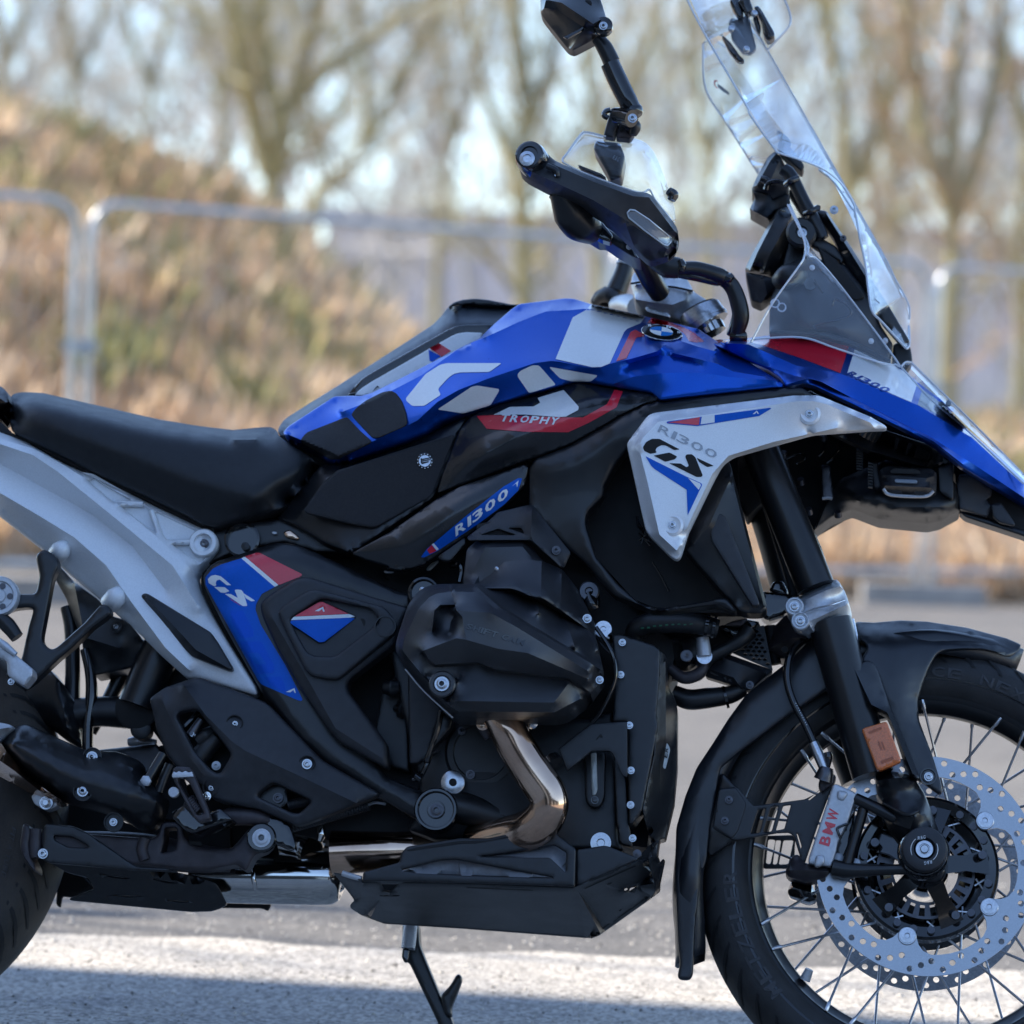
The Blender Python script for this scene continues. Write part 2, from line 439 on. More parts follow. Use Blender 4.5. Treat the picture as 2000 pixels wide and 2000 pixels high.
def tube(name, parent, m, path, r, n=12, sub=6, v=0):
    """tube along a photo path with lateral heights; r in mm (one value or several spread along it)"""
    p = path if isinstance(path, list) else pts(path, v)
    C = catmull(np.array([W(*q) for q in p]), sub)
    V, Fc = tube_mesh(C, np.asarray(r, float)/1000, n)
    return mk(name, V, Fc, m, parent, 45)
def coil(name, parent, m, p0, p1, r, wire, turns):
    a, b = W(*p0), W(*p1); t = np.linspace(0, 1, turns*10); x, u, ax = frame_axes(b-a)
    C = a+(b-a)*t[:, None]+(np.cos(t*turns*2*math.pi)[:, None]*x+np.sin(t*turns*2*math.pi)[:, None]*u)*r/1000
    V, Fc = tube_mesh(C, wire/1000, 6); return mk(name, V, Fc, m, parent, 60)

def letter_mesh(txt, bold=0.0, shear=0.0):
    """letters laid out in a unit box, each filling its own cell"""
    CO = []; FS = []; x = 0.0; k = 0
    wt = [0.34 if c in '1I' else 0.45 if c in ' -' else 1.2 if c in 'MW' else 1.0 for c in txt]
    for ch, w_ in zip(txt, wt):
        if ch != ' ':
            cu = bpy.data.curves.new('letters', 'FONT'); cu.body = ch; cu.offset = 0 if ch in '1I' else bold; cu.resolution_u = 2
            ob = bpy.data.objects.new('letters', cu); COL.objects.link(ob)
            me = ob.evaluated_get(bpy.context.evaluated_depsgraph_get()).to_mesh()
            co = np.array([q.co[:2] for q in me.vertices]); fs = [tuple(p.vertices) for p in me.polygons]
            bpy.data.objects.remove(ob)
            mn, mx = co.min(0), co.max(0); co = (co-mn)/np.maximum(mx-mn, 1e-6)
            if ch == '-': co[:, 1] = 0.42+0.14*co[:, 1]
            co[:, 0] = x+w_*(0.06+0.82*co[:, 0])
            CO.append(co); FS += [tuple(i+k for i in f) for f in fs]; k += len(co)
        x += w_
    CO = np.concatenate(CO); CO[:, 0] /= x; CO[:, 0] += shear*(CO[:, 1]-0.5)/x
    return CO, FS
def lettering(name, parent, m, txt, p0, p1, hgt, on, v=0, off=1.0, shear=0.25, bold=0.0, hang=90):
    """flat print: text stretched between two photo points on a surface"""
    co, fs = letter_mesh(txt, bold, shear)
    a = np.array(p0[:2]); b = np.array(p1[:2]); d = b-a; L_ = np.linalg.norm(d); d = d/L_
    ang = R(-hang); up = np.array([d[0]*math.cos(ang)-d[1]*math.sin(ang), d[0]*math.sin(ang)+d[1]*math.cos(ang)])
    Q = a+co[:, :1]*L_*d+co[:, 1:]*hgt*up
    z = np.array([(on(float(q[0]), float(q[1]), v) if on else v)+off for q in Q])
    V = W(Q[:, 0], Q[:, 1], z)
    if len(fs): 
        t = fs[0]; nn = np.cross(V[t[1]]-V[t[0]], V[t[2]]-V[t[0]])
        if nn @ LAT < 0: fs = [f[::-1] for f in fs]
    return mk(name, V, fs, m, parent, 30, smooth=False)
# ================================================================== SETTING
def ground_mat(name, c1, c2, c3, sc1, grain, rough=0.9, spk=0.5, bumpd=0.004):
    m = bpy.data.materials.new(name); m.use_nodes = True; t = m.node_tree; b = t.nodes['Principled BSDF']
    b.inputs['Roughness'].default_value = rough; b.inputs['Specular IOR Level'].default_value = 0.25
    tc = t.nodes.new('ShaderNodeTexCoord')
    def noise(s, d=6):
        n = t.nodes.new('ShaderNodeTexNoise'); n.inputs['Scale'].default_value = s; n.inputs['Detail'].default_value = d
        t.links.new(tc.outputs['Object'], n.inputs['Vector']); return n
    def ramp(src, p0, p1, a, b_):
        r = t.nodes.new('ShaderNodeValToRGB'); r.color_ramp.elements[0].position = p0; r.color_ramp.elements[1].position = p1
        r.color_ramp.elements[0].color = (*a, 1); r.color_ramp.elements[1].color = (*b_, 1); t.links.new(src, r.inputs['Fac']); return r
    def mix(f, a, b_, mode='MIX'):
        x = t.nodes.new('ShaderNodeMix'); x.data_type = 'RGBA'; x.blend_type = mode
        if isinstance(f, float): x.inputs[0].default_value = f
        else: t.links.new(f, x.inputs[0])
        for s_, k in ((a, 6), (b_, 7)): t.links.new(s_, x.inputs[k])
        return x.outputs[2]
    big = ramp(noise(sc1).outputs['Fac'], 0.35, 0.68, c1, c2)
    patch = noise(sc1*4.3); pm = ramp(patch.outputs['Fac'], 0.55, 0.72, (0, 0, 0), (1, 1, 1)); r3 = t.nodes.new('ShaderNodeRGB'); r3.outputs[0].default_value = (*c3, 1)
    col = mix(pm.outputs['Color'], big.outputs['Color'], r3.outputs[0])
    vo = t.nodes.new('ShaderNodeTexVoronoi'); vo.inputs['Scale'].default_value = grain; t.links.new(tc.outputs['Object'], vo.inputs['Vector'])
    sp = ramp(vo.outputs['Color'], 0.1, 0.95, (1-spk,)*3, (1+spk*0.7,)*3)
    col = mix(1.0, col, sp.outputs['Color'], 'MULTIPLY')
    t.links.new(col, b.inputs['Base Color'])
    n3 = noise(grain*0.6, 4); ad = t.nodes.new('ShaderNodeMath'); ad.operation = 'ADD'
    t.links.new(n3.outputs['Fac'], ad.inputs[0]); t.links.new(vo.outputs['Distance'], ad.inputs[1])
    bp = t.nodes.new('ShaderNodeBump'); bp.inputs['Strength'].default_value = 0.7; bp.inputs['Distance'].default_value = bumpd
    t.links.new(ad.outputs[0], bp.inputs['Height']); t.links.new(bp.outputs['Normal'], b.inputs['Normal'])
    return m
ASPH = ground_mat('worn_asphalt', (0.125, 0.122, 0.120), (0.165, 0.158, 0.15), (0.105, 0.103, 0.102), 0.5, 170, bumpd=0.0015)
APRON = ground_mat('dusty_tarmac', (0.36, 0.345, 0.325), (0.46, 0.43, 0.385), (0.28, 0.275, 0.27), 1.3, 150, spk=0.6, bumpd=0.002)
FIELD = ground_mat('rough_field', (0.28, 0.20, 0.13), (0.38, 0.28, 0.18), (0.18, 0.17, 0.08), 0.35, 9)
HILLM = ground_mat('hill_soil', (0.34, 0.24, 0.16), (0.44, 0.33, 0.22), (0.20, 0.19, 0.08), 0.55, 14, bumpd=0.05)
def sheet(name, x0, x1, y0, y1, z, m):
    return tag(mk(name, [(x0, y0, z), (x1, y0, z), (x1, y1, z), (x0, y1, z)], [(0, 1, 2, 3)], m, smooth=False, org=(0, 0, z)), kind='structure')
sheet('ground', -400, 400, -200, 700, -0.03, FIELD)
sheet('road', -60, 60, -40, 23.9, 0.0, ASPH)
# the near strip of tarmac has a ragged far edge
E_ = [(-30, -30), (30, -30)] + [(x, 6.92-0.055*x+0.03*math.sin(x*9.0)+0.02*math.sin(x*23)) for x in np.linspace(30, -30, 900)]
tag(mk('pavement', [(a, b, 0.004) for a, b in E_], [tuple(range(len(E_)))], APRON, smooth=False, org=(0, 0, 0.004)), kind='structure')

HX = [-60, -20, -9, -4.25, -2.9, -2.2, -1.7, -1.25, -0.83, -0.4, 0.5, 1.5, 3.0, 4.5, 9, 40]
HZ = [2.0, 3.2, 3.5, 3.2, 2.75, 2.45, 2.1, 1.65, 1.25, 1.05, 0.85, 0.8, 0.8, 0.85, 1.0, 1.0]
from mathutils import noise as mnoise
def hill_z(x, y):
    h = float(np.interp(x, HX, HZ)); t = (y-24.0)/8.0
    s = 0.0 if t <= 0 else (math.sin(min(1, t)*math.pi/2)**0.9 if t < 1 else max(0.0, 1-((t-1)/2.2)**2))
    d = mnoise.noise(Vector((x*0.7, y*0.7, 3))) * 0.16 + mnoise.noise(Vector((x*2.3, y*2.3, 9)))*0.07
    return h*s + d*min(1, max(0, t*4))*min(1, s*2) - 0.02
nx, ny = 260, 70; gx = np.linspace(-14, 12, nx); gy = np.linspace(23.6, 46, ny)
HV = [(x, y, hill_z(x, y)) for y in gy for x in gx]
HF = [(j*nx+i, j*nx+i+1, (j+1)*nx+i+1, (j+1)*nx+i) for j in range(ny-1) for i in range(nx-1)]
tag(mk('hill', HV, HF, HILLM, org=(0, 30, 0), ang=180), kind='structure')
# dead grass on the hill and verge
GM = []
for nm, c in (('straw_grass', (0.64, 0.47, 0.30)), ('brown_grass', (0.46, 0.32, 0.21)), ('olive_grass', (0.33, 0.31, 0.13)), ('pale_grass', (0.72, 0.58, 0.43))):
    GM.append(mat(nm, c, 0.8, noise=(3, 0.25)))
def grass(name, n, xr, yr, hr, m_pick, org, keep=None, zf=hill_z):
    V = []; Fc = []; MI = []
    for _ in range(n):
        x = random.uniform(*xr); y = yr[0]+(yr[1]-yr[0])*random.random()**1.2
        if keep and not keep(x, y): continue
        z = zf(x, y); q = mnoise.noise(Vector((x*0.55, y*0.8, 5.0))); q2 = mnoise.noise(Vector((x*1.7, y*1.7, 1.0)))
        mi = m_pick(q, q2, y); h = random.uniform(*hr)*(1+0.5*q2)
        a = random.uniform(0, 6.28); l = random.uniform(0.1, 0.7)*h; wd = random.uniform(0.006, 0.016)
        dx, dy = math.cos(a)*wd, math.sin(a)*wd; a2 = random.uniform(0, 6.28); k = len(V)
        V += [(x-dx, y-dy, z), (x+dx, y+dy, z), (x+dx*0.7+math.cos(a2)*l*0.4, y+dy*0.7+math.sin(a2)*l*0.4, z+h*0.65), (x+math.cos(a2)*l, y+math.sin(a2)*l, z+h)]
        Fc += [(k, k+1, k+2), (k, k+2, k+3)]; MI += [mi, mi]
    o = mk(name, V, Fc, GM, smooth=False, org=org); o.data.polygons.foreach_set('material_index', MI)
    return tag(o, kind='stuff')
def pick(q, q2, y):
    r_ = random.random()
    if y < 25.6: return (0, 3, 0, 1)[int(r_*3.99)]
    if q2 > 0.3 and r_ < 0.6: return 2
    if q > 0.12: return 0 if r_ < 0.6 else 3
    if q < -0.15: return 1 if r_ < 0.75 else 2
    return (0, 1, 3, 0, 1, 2)[int(r_*5.99)]
grass('grass', 150000, (-8, 7), (23.8, 34), (0.10, 0.42), pick, (0, 28, 0))

# ------------------------------------------------------------------ trees: tapered limbs and fine bare twigs
BARK = mat('lichen_bark', (0.33, 0.30, 0.15), 0.85, noise=(1.3, 0.5), tint2=(0.19, 0.17, 0.12))
TWIG = mat('bare_twigs', (0.33, 0.31, 0.24), 0.85, noise=(0.6, 0.4), tint2=(0.25, 0.22, 0.18))
TWIO = mat('olive_twigs', (0.36, 0.34, 0.17), 0.85, noise=(0.6, 0.4), tint2=(0.27, 0.24, 0.15))
BUDS = mat('brown_buds', (0.40, 0.29, 0.19), 0.85, noise=(0.6, 0.4), tint2=(0.30, 0.22, 0.15))
def grow(p, d, L_, r, depth, out, rnd, tw):
    n = 5 if depth > 1 else 3; C = [p.copy()]; q = p.copy(); dd = d.copy()
    for i in range(n):
        dd = dd+Vector((rnd.gauss(0, .16), rnd.gauss(0, .16), rnd.gauss(0.05, .12))); dd.normalize(); q = q+dd*(L_/n); C.append(q.copy())
    out[0 if r > 0.035 else 1].append((C, [r*(1-0.65*i/n) for i in range(n+1)], 6 if r > 0.05 else 3))
    if depth <= 0: return
    k = rnd.randint(4, 6) if depth > 1 else tw
    for j in range(k):
        t = rnd.uniform(0.25, 1.0); i = min(n-1, int(t*n)); b = C[i].lerp(C[i+1], t*n-i)
        ax = Vector((rnd.gauss(0, 1), rnd.gauss(0, 1), rnd.gauss(0, .5))); s = (dd*rnd.uniform(0.5, 1.1)+ax.normalized()*rnd.uniform(0.5, 1.0)+Vector((0, 0, 0.18))).normalized()
        grow(b, s, L_*rnd.uniform(0.42, 0.66), max(0.005, r*rnd.uniform(0.32, 0.5)), depth-1, out, rnd, tw)
def tree(name, base, limbs, label, seed, twm, group='bare trees behind the hill', tw=4, depth=3):
    """limbs: list of (list of world points, base radius)"""
    rnd = random.Random(seed); out = ([], [])
    for pl, r in limbs:
        C = [Vector(q) for q in catmull(np.array(pl), 4)]; n = len(C)
        out[0].append((C, [r*0.8*(1-0.6*i/(n-1)) for i in range(n)], 8))
        Lt = sum((C[i+1]-C[i]).length for i in range(n-1))
        for j in range(int(8+Lt*1.35)):
            t = rnd.uniform(0.28, 1.0); i = min(n-2, int(t*(n-1))); b = C[i]; tn = (C[i+1]-C[i]).normalized()
            s = (tn*0.6+Vector((rnd.gauss(0, 1), rnd.gauss(0, 1), rnd.gauss(0.2, .4))).normalized()*0.85).normalized()
            grow(b, s, Lt*rnd.uniform(0.2, 0.44), max(0.011, r*rnd.uniform(0.16, 0.32)*(1-0.5*t)), depth-1, out, rnd, tw)
    root = thing(name, base, label, 'tree', group)
    for nm, lst, m in (('trunk', out[0], BARK), ('crown', out[1], twm)):
        V = []; Fc = []
        for C, rr, n in lst:
            v_, f_ = tube_mesh(np.array([c[:] for c in C]), np.array(rr), n, cap=False); k = len(V); V += v_; Fc += [tuple(i+k for i in f) for f in f_]
        mk(nm, V, Fc, m, root, 60, org=base)
    return root
def limb(s, dist, r): return ([at(q[0]*2000/1932, q[1]*2000/1932, dist+q[2]) for q in pts('X '+s) for q in [(q[0]*1932/1932/1.0352*1.0, q[1]/1.0352, q[2])]], r)
def limb(s, dist, r):
    out = []
    for tok in s.split():
        c = [float(a) for a in tok.split(',')]; out.append(at(c[0]*1.0352, c[1]*1.0352, dist+(c[2] if len(c) > 2 else 0)))
    return (out, r)
def tree_px(name, dist, specs, label, seed, twm, **k):
    limbs = [limb(s, dist, r) for s, r in specs]; b = np.array(limbs[0][0][0]); base = (b[0], b[1], 0.0)
    limbs[0][0].insert(0, np.array([b[0], b[1], -0.1]))
    return tree(name, base, limbs, label, seed, twm, **k)
tree_px('bare_tree', 42, [('515,420 512,330 535,230 560,160', 0.17), ('505,330 480,240 455,120 430,0 415,-200', 0.13), ('530,240 500,110 490,0 480,-250', 0.12), ('545,200 620,130 720,60 800,0 900,-120', 0.10), ('555,170 590,60 600,-80 640,-300', 0.09)],
        'bare tree with a forked lichen-covered trunk standing behind the hill slope on the left', 1, TWIO)
tree_px('bare_tree', 44, [('585,430 640,330 700,260 740,180', 0.12), ('740,180 790,90 830,0 870,-150', 0.10), ('690,270 690,150 670,0 660,-200', 0.08)],
        'leaning bare tree growing out towards the right from behind the hill slope', 2, TWIG)
tree_px('bare_tree', 47, [('990,620 985,480 985,330 990,180', 0.20), ('990,180 975,60 965,-80 960,-300', 0.15), ('988,260 1040,120 1060,0 1090,-200', 0.12), ('985,330 930,220 900,120 880,0 850,-200', 0.10)],
        'bare tree with a thick straight yellow-green trunk seen left of the handlebar', 3, TWIO)
tree_px('bare_tree', 50, [('1130,600 1120,420 1130,250', 0.13), ('1130,250 1100,100 1085,-50 1060,-300', 0.10), ('1125,300 1190,150 1240,30 1290,-120', 0.10)],
        'slender bare tree behind the rear-view mirror', 4, TWIO)
tree_px('bare_tree', 46, [('1560,620 1575,480 1600,350', 0.15), ('1600,350 1590,200 1560,60 1540,-150', 0.12), ('1590,380 1660,250 1700,120 1730,-60', 0.12)],
        'bare tree rising behind the windscreen', 5, TWIO)
tree_px('bare_tree', 43, [('1790,640 1800,500 1790,380', 0.18), ('1790,380 1740,250 1720,100 1690,-100', 0.14), ('1795,420 1850,280 1880,120 1900,-80', 0.14), ('1790,400 1800,200 1810,50 1830,-200', 0.12)],
        'broad brownish bare tree behind the fence post on the right', 6, BUDS, tw=5)
tree_px('bare_tree', 48, [('1930,640 1925,450 1940,260', 0.16), ('1940,260 1900,120 1890,-50', 0.12), ('1938,300 1990,150 2040,0', 0.12)],
        'bare olive tree at the right edge of the view', 7, TWIO, tw=5)
tree_px('bare_tree', 52, [('130,420 135,250 140,120', 0.12), ('140,120 120,0 100,-200', 0.09), ('138,160 190,40 220,-150', 0.09)],
        'thin bare tree above the top of the hill at far left', 8, TWIG)
tree_px('bare_tree', 54, [('270,420 275,270 290,140', 0.11), ('290,140 320,20 350,-180', 0.09), ('285,170 240,40 215,-160', 0.08)],
        'thin bare tree between the hilltop and the forked trunk', 9, TWIG)
tree_px('bare_tree', 56, [('20,420 15,220 0,60', 0.12), ('0,60 -30,-60 -60,-250', 0.1), ('10,130 50,0 70,-200', 0.09)],
        'thin bare tree at the left edge of the view', 10, TWIG)
tree_px('bare_tree', 58, [('820,640 830,420 850,250', 0.13), ('850,250 830,90 820,-100', 0.1), ('845,290 900,130 940,-60', 0.1)],
        'pale distant bare tree between the leaning tree and the thick yellow-green trunk', 11, TWIG)
tree_px('bare_tree', 60, [('1330,640 1340,420 1330,260', 0.14), ('1330,260 1300,80 1280,-120', 0.11), ('1335,300 1400,120 1440,-80', 0.11)],
        'pale distant bare tree between the mirror and the windscreen', 12, TWIO, tw=5)
tree_px('bare_tree', 62, [('1680,640 1690,430 1680,300', 0.14), ('1680,300 1640,120 1620,-60', 0.11), ('1685,330 1740,160 1770,-40', 0.11)],
        'hazy distant bare tree just right of the windscreen', 13, TWIG, tw=5)
tree_px('bare_tree', 64, [('430,420 425,260 400,120', 0.13), ('400,120 360,0 330,-160', 0.1), ('415,180 450,30 470,-150', 0.1)],
        'hazy distant bare tree left of the forked trunk', 14, TWIG)

# the far-off wood behind: one hazy mass of bare crowns
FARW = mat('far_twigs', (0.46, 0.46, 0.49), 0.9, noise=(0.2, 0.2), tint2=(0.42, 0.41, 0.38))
def wood():
    protos = []
    for s_ in range(4):
        rnd = random.Random(90+s_); out = ([], [])
        for k in range(5):
            grow(Vector((rnd.gauss(0, .8), rnd.gauss(0, .8), rnd.uniform(0, 2))), Vector((rnd.gauss(0, .3), rnd.gauss(0, .3), 1)).normalized(), rnd.uniform(5, 8), rnd.uniform(0.06, 0.11), 3, out, rnd, 4)
        V = []; Fc = []
        for C, rr, n in out[0]+out[1]:
            v_, f_ = tube_mesh(np.array([c[:] for c in C]), np.maximum(np.array(rr), 0.011), 3, cap=False); k = len(V); V += v_; Fc += [tuple(i+k for i in f) for f in f_]
        protos.append((np.array(V), np.array(Fc)))
    AV = []; AF = []; k = 0; rnd = random.Random(5)
    for i in range(14):
        V, Fc = protos[i % 4]; y = rnd.uniform(66, 92); x = (-0.16+0.32*(i+rnd.random())/14)*y*1.02; a = rnd.uniform(0, 6.28); sc_ = rnd.uniform(0.8, 1.25)
        c, s_ = math.cos(a)*sc_, math.sin(a)*sc_
        AV.append(np.stack([V[:, 0]*c-V[:, 1]*s_+x, V[:, 0]*s_+V[:, 1]*c+y, V[:, 2]*sc_], 1)); AF.append(Fc+k); k += len(V)
    AV = np.concatenate(AV); AF = np.concatenate(AF)
    me = bpy.data.meshes.new('woodland'); me.vertices.add(len(AV)); me.vertices.foreach_set('co', (AV-np.array([0, 75, 0])).ravel())
    me.loops.add(AF.size); me.loops.foreach_set('vertex_index', AF.ravel()); me.polygons.add(len(AF)); me.polygons.foreach_set('loop_start', np.arange(0, AF.size, 4)); me.update(calc_edges=True)
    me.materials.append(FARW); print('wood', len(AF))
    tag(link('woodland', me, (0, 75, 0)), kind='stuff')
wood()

# ------------------------------------------------------------------ far shed, palings
CLAD = mat('pale_cladding', (0.55, 0.56, 0.63), 0.6, noise=(0.3, 0.08)); ROOFM = mat('shed_roof', (0.45, 0.46, 0.50), 0.6, noise=(0.3, 0.1))
sh = thing('warehouse', (4, 95, 0), 'long pale warehouse with ribbed cladding far behind the trees', 'building')
def boxv(x0, x1, y0, y1, z0, z1): return [(x0, y0, z0), (x1, y0, z0), (x1, y1, z0), (x0, y1, z0), (x0, y0, z1), (x1, y0, z1), (x1, y1, z1), (x0, y1, z1)]
BF = [(0, 3, 2, 1), (4, 5, 6, 7), (0, 1, 5, 4), (1, 2, 6, 5), (2, 3, 7, 6), (3, 0, 4, 7)]
def box(name, parent, m, x0, x1, y0, y1, z0, z1, **k): return mk(name, boxv(x0, x1, y0, y1, z0, z1), BF, m, parent, 30, smooth=False, **k)
box('wall', sh, CLAD, -4.6, 30, 95, 110, 0, 6.0)
box('roof', sh, ROOFM, -4.9, 30.3, 94.7, 110.3, 6.0, 6.3)
base = None
for i in range(38):
    x = -4.4+i*0.9
    if base is None: base = box('cladding_panel', sh, CLAD, x, x+0.72, 94.92, 95.0, 0.1, 5.95)
    else: link('cladding_panel', base.data, WORG[base.name]+np.array([i*0.9, 0, 0]), sh)
pal = thing('palisade_fence', (6, 62, 0), 'pale steel palisade fence far off at the right, beyond the bank', 'fence')
PALM = mat('galvanised_paling', (0.50, 0.51, 0.53), 0.5, 0.4, noise=(2, 0.15))
b0 = None
for i in range(70):
    x = 3.6+i*0.155
    if b0 is None: b0 = mk('pale', [(x-.035, 62, 0), (x+.035, 62, 0), (x+.035, 62.02, 0), (x-.035, 62.02, 0), (x-.035, 62, 2.0), (x+.035, 62, 2.0), (x+.035, 62.02, 2.0), (x-.035, 62.02, 2.0), (x, 62.01, 2.15)],
                           [(0, 3, 2, 1), (0, 1, 5, 4), (1, 2, 6, 5), (2, 3, 7, 6), (3, 0, 4, 7), (4, 5, 8), (5, 6, 8), (6, 7, 8), (7, 4, 8)], PALM, pal, smooth=False)
    else: link('pale', b0.data, WORG[b0.name]+np.array([i*0.155, 0, 0]), pal)
for z in (0.4, 1.7): box('rail', pal, PALM, 3.5, 14.5, 62.03, 62.07, z, z+.05)

# ------------------------------------------------------------------ mesh fence panels on feet
GALV = mat('galvanised_tube', (0.46, 0.48, 0.50), 0.34, 0.75, noise=(8, 0.15)); CONC = mat('concrete_foot', (0.33, 0.32, 0.31), 0.9, noise=(6, 0.2), bump=(60, 0.5))
def fence_panel(a, b, label, H=2.0, rc=0.16):
    a = np.array([*a, 0.0]); b = np.array([*b, 0.0]); d = (b-a); L_ = np.linalg.norm(d); d /= L_
    t = thing('mesh_fence', a, label, 'fence', 'mesh fence panels along the road edge')
    def p(s, z): return a+d*s+np.array([0, 0, z])
    path = [p(0, 0.12), p(0, 1.0), p(0, H-rc*1.6)]+[p(rc-rc*math.cos(q), H-rc+rc*math.sin(q)) for q in np.linspace(0, math.pi/2, 7)]
    path += [p(L_*k, H) for k in (0.3, 0.5, 0.7)]+[p(L_-rc+rc*math.sin(q), H-rc+rc*math.cos(q)) for q in np.linspace(0, math.pi/2, 7)]+[p(L_, H-rc*1.6), p(L_, 1.0), p(L_, 0.12)]
    V, Fc = tube_mesh(np.array(path), 0.021, 10); mk('frame_tube', V, Fc, GALV, t, 60)
    V, Fc = tube_mesh(np.array([p(0.02, 0.2), p(L_/2, 0.2), p(L_-0.02, 0.2)]), 0.019, 8); mk('bottom_rail', V, Fc, GALV, t, 60)
    V = []; Fc = []
    def wire(q0, q1):
        v_, f_ = tube_mesh(np.array([q0, q1]), 0.0013, 3, cap=False); k = len(V); V.extend(v_); Fc.extend([tuple(i+k for i in f) for f in f_])
    for s in np.arange(0.08, L_-0.05, 0.10): wire(p(s, 0.2), p(s, H))
    for z in np.arange(0.45, H, 0.25): wire(p(0, z), p(L_, z))
    o = mk('wire_mesh', V, Fc, GALV, t, 60); o['kind'] = 'stuff'
    return t
fA = at(158, 0, 17.6); fB = at(1815, 0, 23.3); fdir = np.array([fB[0]-fA[0], fB[1]-fA[1]]); fdir /= np.linalg.norm(fdir)
LA = np.array([at(163, 886, 19.6)[0], 19.6]); LB = np.array([at(1822, 886, 23.2)[0], 23.2]); ld = (LB-LA); ll = np.linalg.norm(ld); ld /= ll
fence_panel(LA-ld*3.5-ld*0.09, LA-ld*0.09, 'mesh fence panel at the left edge, with its rounded corner by the double post')
fence_panel(LA, LA+ld*ll*0.565, 'mesh fence panel in front of the hill, its top rail running behind the fuel tank')
fence_panel(LA+ld*(ll*0.565+0.07), LB-ld*0.09, 'mesh fence panel behind the handlebar and windscreen')
fence_panel(LB, LB+ld*3.5, 'mesh fence panel at the right edge with bright rounded corner')
for q, lb in ((LA-ld*0.045, 'concrete fence foot under the double post on the left, behind the seat'), (LA+ld*(ll*0.565+0.035), 'concrete fence foot behind the engine'), (LB-ld*0.045, 'pale concrete fence foot on the grass behind the front mudguard')):
    o = mk('fence_block', boxv(q[0]-0.36, q[0]+0.36, q[1]-0.12, q[1]+0.12, 0.0, 0.13), BF, CONC, smooth=False); tag(o, lb, 'concrete block', 'concrete feet of the fence')
for q in (LA-ld*0.045, LB-ld*0.045):
    c = np.array([q[0], q[1], 1.28])
    o = mk('fence_clamp', boxv(c[0]-0.085, c[0]+0.085, c[1]-0.035, c[1]+0.035, c[2]-0.035, c[2]+0.035), BF, GALV, smooth=False)
    tag(o, 'galvanised clamp joining two fence posts '+('on the left' if q[0] < 0 else 'on the right'), 'clamp', 'fence clamps')
# white blobs added on the bank to stand for bright highlight spots
WST = mat('highlight_blob', (0.85, 0.85, 0.83), 0.6, noise=(20, 0.05))
def blob(px, py, dist, r, label):
    c = at(px, py, dist); rnd = random.Random(int(px)); V = []; Fc = []; n = 10
    for i in range(7):
        for j in range(n):
            th = math.pi*i/6; ph = 2*math.pi*j/n; k = r*rnd.uniform(0.88, 1.08)
            V.append(c+np.array([math.sin(th)*math.cos(ph)*k, math.sin(th)*math.sin(ph)*k, math.cos(th)*k*0.8]))
    for i in range(6):
        for j in range(n): Fc.append((i*n+j, (i+1)*n+j, (i+1)*n+(j+1) % n, i*n+(j+1) % n))
    tag(mk('highlight_blob', V, Fc, WST), label, 'blob')
def on_hill(px, py):
    for d in np.arange(24.2, 33, 0.05):
        p = at(px, py, d)
        if p[2] <= hill_z(p[0], p[1])+0.02: return d-0.12
    return 30
blob(675, 697, on_hill(675, 697), 0.045, 'added highlight, small white stone on the hill slope beside the fuel tank cover')
blob(1695, 1038, on_hill(1695, 1038), 0.048, 'added highlight, small white stone on the grass bank under the headlight')

# ------------------------------------------------------------------ the tall building on the left, out of frame, that shades the yard
WALLB = mat('brick_wall_paint', (0.38, 0.33, 0.29), 0.8, noise=(2, 0.1)); WING = mat('window_glass', (0.03, 0.035, 0.04), 0.08); WFR = mat('window_frame_paint', (0.7, 0.7, 0.7), 0.5, noise=(4, 0.05))
bl = thing('office_building', (-14, 0, 0), 'tall brick building left of the view, casting the shade on the yard', 'building')
CY = 6.56+0.17/0.985*(-10+0.85)*-1
box('wall', bl, WALLB, -22, -10, -16, CY, 0, 13.0)
box('roof', bl, ROOFM, -22.2, -9.8, -16.2, CY+0.002, 13.0, 13.3)
for fl in range(4):
    for k in range(6):
        y = -14+k*3.4; z = 1.0+fl*3.1
        f = box('window', bl, WFR, -10.0, -9.95, y, y+1.6, z, z+1.7); box('pane', f, WING, -9.952, -9.94, y+.08, y+1.52, z+.08, z+1.62)

# unseen dark hall added behind the camera to darken reflections in upright panels
HALLM = mat('dark_cladding', (0.06, 0.065, 0.07), 0.7, noise=(0.8, 0.15))
hl_ = thing('added_dark_hall', (0, -16, 0), 'unseen dark hall added behind the viewer to darken reflections', 'building')
box('wall', hl_, HALLM, -26, 34, -30, -16, 0, 5.0); box('roof', hl_, HALLM, -26.3, 34.3, -30.3, -15.7, 5.0, 5.3)
for k in range(6):
    x = -20+k*8.5; f = box('door', hl_, GALV, x, x+3.2, -16, -15.95, 0, 3.4); box('door_handle', f, DARKM, x+1.5, x+1.8, -15.95, -15.9, 1.0, 1.15)

# a bare tree just out of the frame on the left throws thin streaks of shade on the road
def shade_tree():
    b = np.array([-8.2, 8.55, 0.0])
    tree('bare_tree', b, [([b-[0, 0, .1], b+[0.1, 0, 2.5], b+[0.3, -0.1, 5.0], b+[0.2, 0, 8.0]], 0.12), ([b+[0.15, 0, 3.0], b+[0.9, -0.1, 5.5], b+[1.3, 0.1, 7.5]], 0.07), ([b+[0.1, 0, 3.4], b+[-0.6, 0.1, 5.5], b+[-0.9, 0.0, 7.6]], 0.07)],
         'bare tree standing on the left beside the office building, out of frame', 33, TWIG, group='trees near the yard', tw=3, depth=2)
shade_tree()

